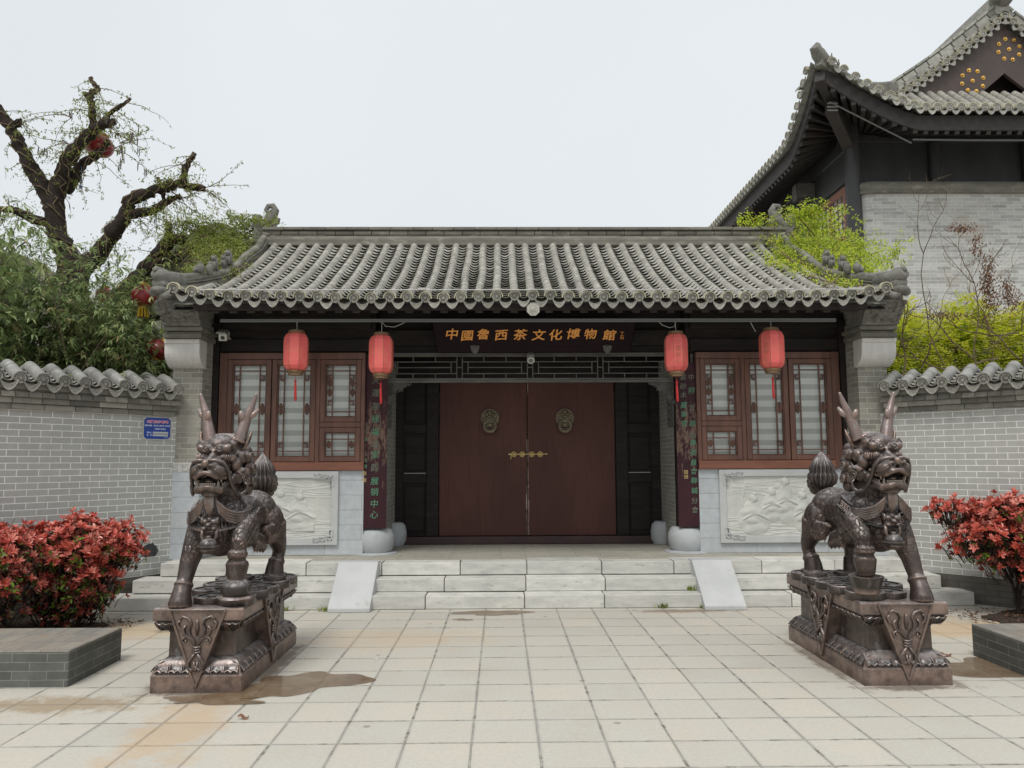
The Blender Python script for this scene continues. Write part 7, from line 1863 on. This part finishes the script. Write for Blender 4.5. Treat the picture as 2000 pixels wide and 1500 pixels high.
    # eave tiles
    end = MB(); rim = MB(); dr = MB(); cov = MB(); sp = .2235
    x = XE+.18; k = 0
    while x < FX-.1:
        p = fe(x)+Vector((0, -.05, .02)); end.cur = rr.random(); rim.cur = rr.random(); tile_end(end, rim, p, (1, 0, 0), (0, -1, 0), (0, 0, 1), .068)
        cover_row(cov, [p+Vector((0, .01, 0)), p+Vector((0, .5, .12)), Vector((x, GY, GZ+.08))], (1, 0, 0), .07, .25, rr)
        p = fe(x+sp/2)+Vector((0, -.06, -.03)); dr.cur = rr.random(); drip(dr, p, (1, 0, 0), (0, -1, 0), (0, 0, 1), .175, .10); x += sp
    y = YE+.18
    while y < BY-.2:
        p = le(y)+Vector((-.05, 0, .02)); end.cur = rr.random(); tile_end(end, rim, p, (0, -1, 0), (-1, 0, 0), (0, 0, 1), .068)
        cover_row(cov, [p+Vector((.01, 0, 0)), p+Vector((.6, 0, .14))], (0, 1, 0), .075, .25, rr)
        p = le(y+sp/2)+Vector((-.06, 0, -.03)); dr.cur = rr.random(); drip(dr, p, (0, -1, 0), (-1, 0, 0), (0, 0, 1), .175, .10); y += sp
    # gable verge tiles
    gl0 = Vector((8.08, 15.02, 8.98)); gl1 = Vector((10.49, 15.02, 10.78)); gy = 15.10
    vp = lambda t, s_=1: Vector((ox-s_*(ox-gl0.x)*(1-t), gy-.10, gl0.z+(gl1.z-gl0.z)*(.84*t+.16*t*t)))
    for s_ in (1, -1):
        nn = 15
        for k in range(nn+1):
            t = k/nn; p = vp(t, s_); d = (vp(min(1, t+.02), s_)-vp(max(0, t-.02), s_)).normalized(); u_ = Vector((-d.z, 0, d.x)); u_ = u_ if u_.z > 0 else -u_
            end.cur = rr.random(); tile_end(end, rim, p, d, (0, -1, 0), u_, .068)
            cover_row(cov, [p, p+Vector((0, .35, 0)), p+Vector((0, .6, .0))], d, .07, .25, rr)
            if k < nn: q = vp(t+.5/nn, s_)-u_*.05; drip(dr, q, d, (0, -1, 0), u_, .17, .10)
    
    vis = lambda m_: m_.v[0].x < 10.9                   # the ones in the picture, one by one; the rest of each run as one
    for mb_, nm_, mt_ in ((end, 'round_tile_end', MT['paletile']), (rim, 'tile_end_rim', MT['rim']), (dr, 'drip_tile', MT['paletile'])):
        isl = mb_.islands(); near = [m_ for m_ in isl if vis(m_)][:95]; rest = [m_ for m_ in isl if not any(m_ is q for q in near)]
        for m_ in near: H(m_, nm_, mt_, RF, fix=False, angle=40)
        if rest:
            big = MB()
            for m_ in rest: n0 = len(big.v); big.v += m_.v; big.f += [[i+n0 for i in g_] for g_ in m_.f]; big.a += m_.a
            H(big, nm_+'_run', mt_, RF, fix=False, angle=40)['kind'] = 'stuff'
    H(cov, 'cover_tiles', MT['tile'], RF, fix=False, angle=50)
    # verge ridges (brick courses above the verge tiles) and top ridge
    b = MB()
    for s_ in (1, -1):
        n2 = 9
        for k in range(n2):
            for off, w_, hh in ((.13, .30, .07), (.23, .22, .12), (.33, .26, .05)):
                p = vp(k/n2+.004, s_)+Vector((-s_*.0, .22, off*1.2)); q = vp((k+1)/n2-.004, s_)+Vector((0, .22, off*1.2)); b.cur = rr.random(); b.bar(p, q, w_, hh)
    H(b, 'verge_ridge', MT['paletile'], RF, bevel=.006)
    b = MB(); b.box(ox-.14, ox+.14, gy-.05, BY-2, 10.85, 11.3); H(b, 'main_ridge', MT['paletile'], RF)
    b = MB(); c = Vector((ox, gy-.02, 11.2)); b.ell(c, (.22, .25, .2)); b.tube([c+Vector((-.16, -.1, -.12)), c+Vector((-.26, -.15, 0)), c+Vector((-.18, -.15, .15)), c+Vector((0, -.1, .35)), c+Vector((.15, -.1, .6)), c+Vector((.0, -.1, .75))], [.07, .09, .09, .12, .10, .05], 12)
    b.ell(c+Vector((.15, -.1, .15)), (.14, .15, .2)); H(b, 'ridge_end_ornament', MT['carve'], RF, smooth=True)
    # gable boards with gilt studs
    b = MB(); tn = 12
    for s_ in (1, -1):
        P = [[vp(k/tn, s_)+Vector((0, .14, -.10)) for k in range(tn+1)], [vp(k/tn, s_)+Vector((0, .14, -1.18)) for k in range(tn+1)]]
        P[1] = [Vector((p.x, p.y, max(p.z, 8.75))) for p in P[1]]
        b.grid(P); b.grid([P[1], [p+Vector((0, .08, 0)) for p in P[1]]])
    GBd = H(b, 'gable_board', MT['brownwood2'], RF, fix=False)
    b = MB(); b.quad((8.6, gy+.45, 8.8), (12.4, gy+.45, 8.8), (10.7, gy+.45, 10.4), (10.3, gy+.45, 10.4)); H(b, 'gable_recess', MT['darkwood'], RF, fix=False)
    for cc in (Vector((9.81, 0, 9.43)), Vector((10.62, 0, 10.12)), Vector((11.3, 0, 9.38))):
        for k in range(9):
            dx, dz = (0, 0) if k == 8 else (.235*math.cos(2*PI*(k+.35)/8), .235*math.sin(2*PI*(k+.35)/8)); p = Vector((cc.x+dx, gy+.035, cc.z+dz)); b = MB(); b.ell(p, (.030, .04, .030), n=12, m=8); b.lathe([(0, .004), (.044, .004), (.044, 0)], 16, p+Vector((0, .003, 0)), (0, -1, 0)); H(b, 'gilt_stud', MT['gilt'], GBd, angle=60)
    # hip ridge to the corner with figures
    b = MB(); n3 = 12; hp = []
    for k in range(n3+1):
        t = k/n3; x = 8.15+(XE-.05-8.15)*t; y = 15.1+(YE-.12-15.1)*t; z = 9.13+(ZE+.80-9.13)*t**1.0-.28*math.sin(PI*t)*.9; hp.append(Vector((x, y, z+.09)))
    for k in range(n3): b.cur = rr.random(); b.bar(hp[k], hp[k+1], .16, .20); b.tube([hp[k]+Vector((0, 0, .12)), hp[k+1]+Vector((0, 0, .12))], .065, 10)
    b.tube([hp[-3], hp[-2]+Vector((-.02, -.02, .06)), hp[-1]+Vector((0, 0, .14)), hp[-1]+Vector((-.06, -.05, .22)), hp[-1]+Vector((-.02, -.06, .30))], [.11, .13, .13, .11, .05], 10)
    for k, sc in ((-3, .12), (-4, .10), (-5, .09)):
        p = hp[k]+Vector((0, 0, .16)); b.ell(p, (.04, .05, .06)); b.ell(p+Vector((-.02, -.02, sc)), (.03, .035, .05)); b.ell(p+Vector((.0, 0, sc+.07)), (.012, .014, .04))
    H(b, 'hip_ridge', MT['carve'], RF, angle=50)
MT['slate_wood'] = M('dark_slate_painted_timber', (.045, .046, .047), (.030, .030, .031), 3, .5, .3, 20, .003, c3=(.07, .07, .07), t3=(.6, .8), s3=2, stretch=(1, 1, .4))
MT['brownwood'] = M('black_brown_eave_timber', (.032, .026, .024), (.022, .018, .017), 4, .6, .3, 20, .003)
MT['brownwood2'] = M('brown_gable_board', (.075, .052, .045), (.055, .040, .036), 3, .55, .3, 20, .003)
MT['gilt'] = M('gilt_stud', (.85, .55, .16), (.7, .42, .1), 10, .28, 0, metal=.8)
MT['paletile'] = M('pale_weathered_tile', (.34, .335, .30), (.24, .235, .21), 9, .85, .4, 50, .005, var=.2, c3=(.52, .52, .48), t3=(.58, .72), s3=8)
hall()

# ------------------------------------------------------------------ round-ridged roofs behind on the left
def round_gable(cx, Y, zt, hw, label, seed):
    rr = random.Random(seed); root = empty('side_house', (cx, Y, 0), label=label, cat='house')
    P = []
    for k in range(25):
        t = -1+2*k/24; P.append((t*hw, zt-1.35*(abs(t)**1.5)*hw*.62-.04))
    b = MB(); b.prism([(x, z-.12) for x, z in P]+[(hw*.95, 0), (-hw*.95, 0)], (0, 0, 0), (1, 0, 0), (0, 0, 1), (0, 6, 0)); b.build('brick_gable', MT['pierbrick'], root)
    b = MB()
    for off, w_, h_ in ((-.06, .5, .12), (.03, .36, .06), (.10, .26, .09)):
        for k in range(24): b.cur = rr.random(); b.bar((P[k][0], .0, P[k][1]+off), (P[k+1][0], .0, P[k+1][1]+off), w_, h_)
    RF = b.build('verge', MT['ridge'], root)
    b = MB()
    for k in range(1, 24):
        b.cur = rr.random(); x, z = P[k]; d = (Vector((P[k+1][0], 0, P[k+1][1]))-Vector((P[k-1][0], 0, P[k-1][1]))).normalized(); u_ = Vector((-d.z, 0, d.x)); tile_end(b, None, Vector((x, -.30, z-.03)), d, (0, -1, 0), u_, .07); cover_row(b, [Vector((x, -.30, z-.03)), Vector((x, .2, z-.03))], d, .07, .25, rr)
    b.build('verge_tiles', MT['tile'], RF, fix=False)
    b = MB()
    for k in range(24): b.quad((P[k][0], 0, P[k][1]), (P[k+1][0], 0, P[k+1][1]), (P[k+1][0], 6, P[k+1][1]), (P[k][0], 6, P[k][1]))
    b.build('roof', MT['pan'], root, fix=False)
    b = MB()
    for k in range(2600):
        i = rr.uniform(0, 23.9); j = int(i); x = P[j][0]; z = P[j][1]; p = Vector((x+rr.gauss(0, .08), rr.uniform(-.4, .2), z+rr.gauss(-.02, .14))); leaf2(b, p, rv(rr), Vector((0, 0, 1)), rr.uniform(.04, .08), .025, rr.random()**1.5)
    b.build('creeper_leaves', MT['vineleaf'], root, fix=False)
round_gable(-4.85, 13.0, 5.58, 1.5, 'round-ridged grey roof overgrown with creeper just behind the left roof corner', 71)
round_gable(-9.0, 14.0, 5.35, 2.2, 'round-ridged mossy roof at the left edge behind the bamboo', 72)
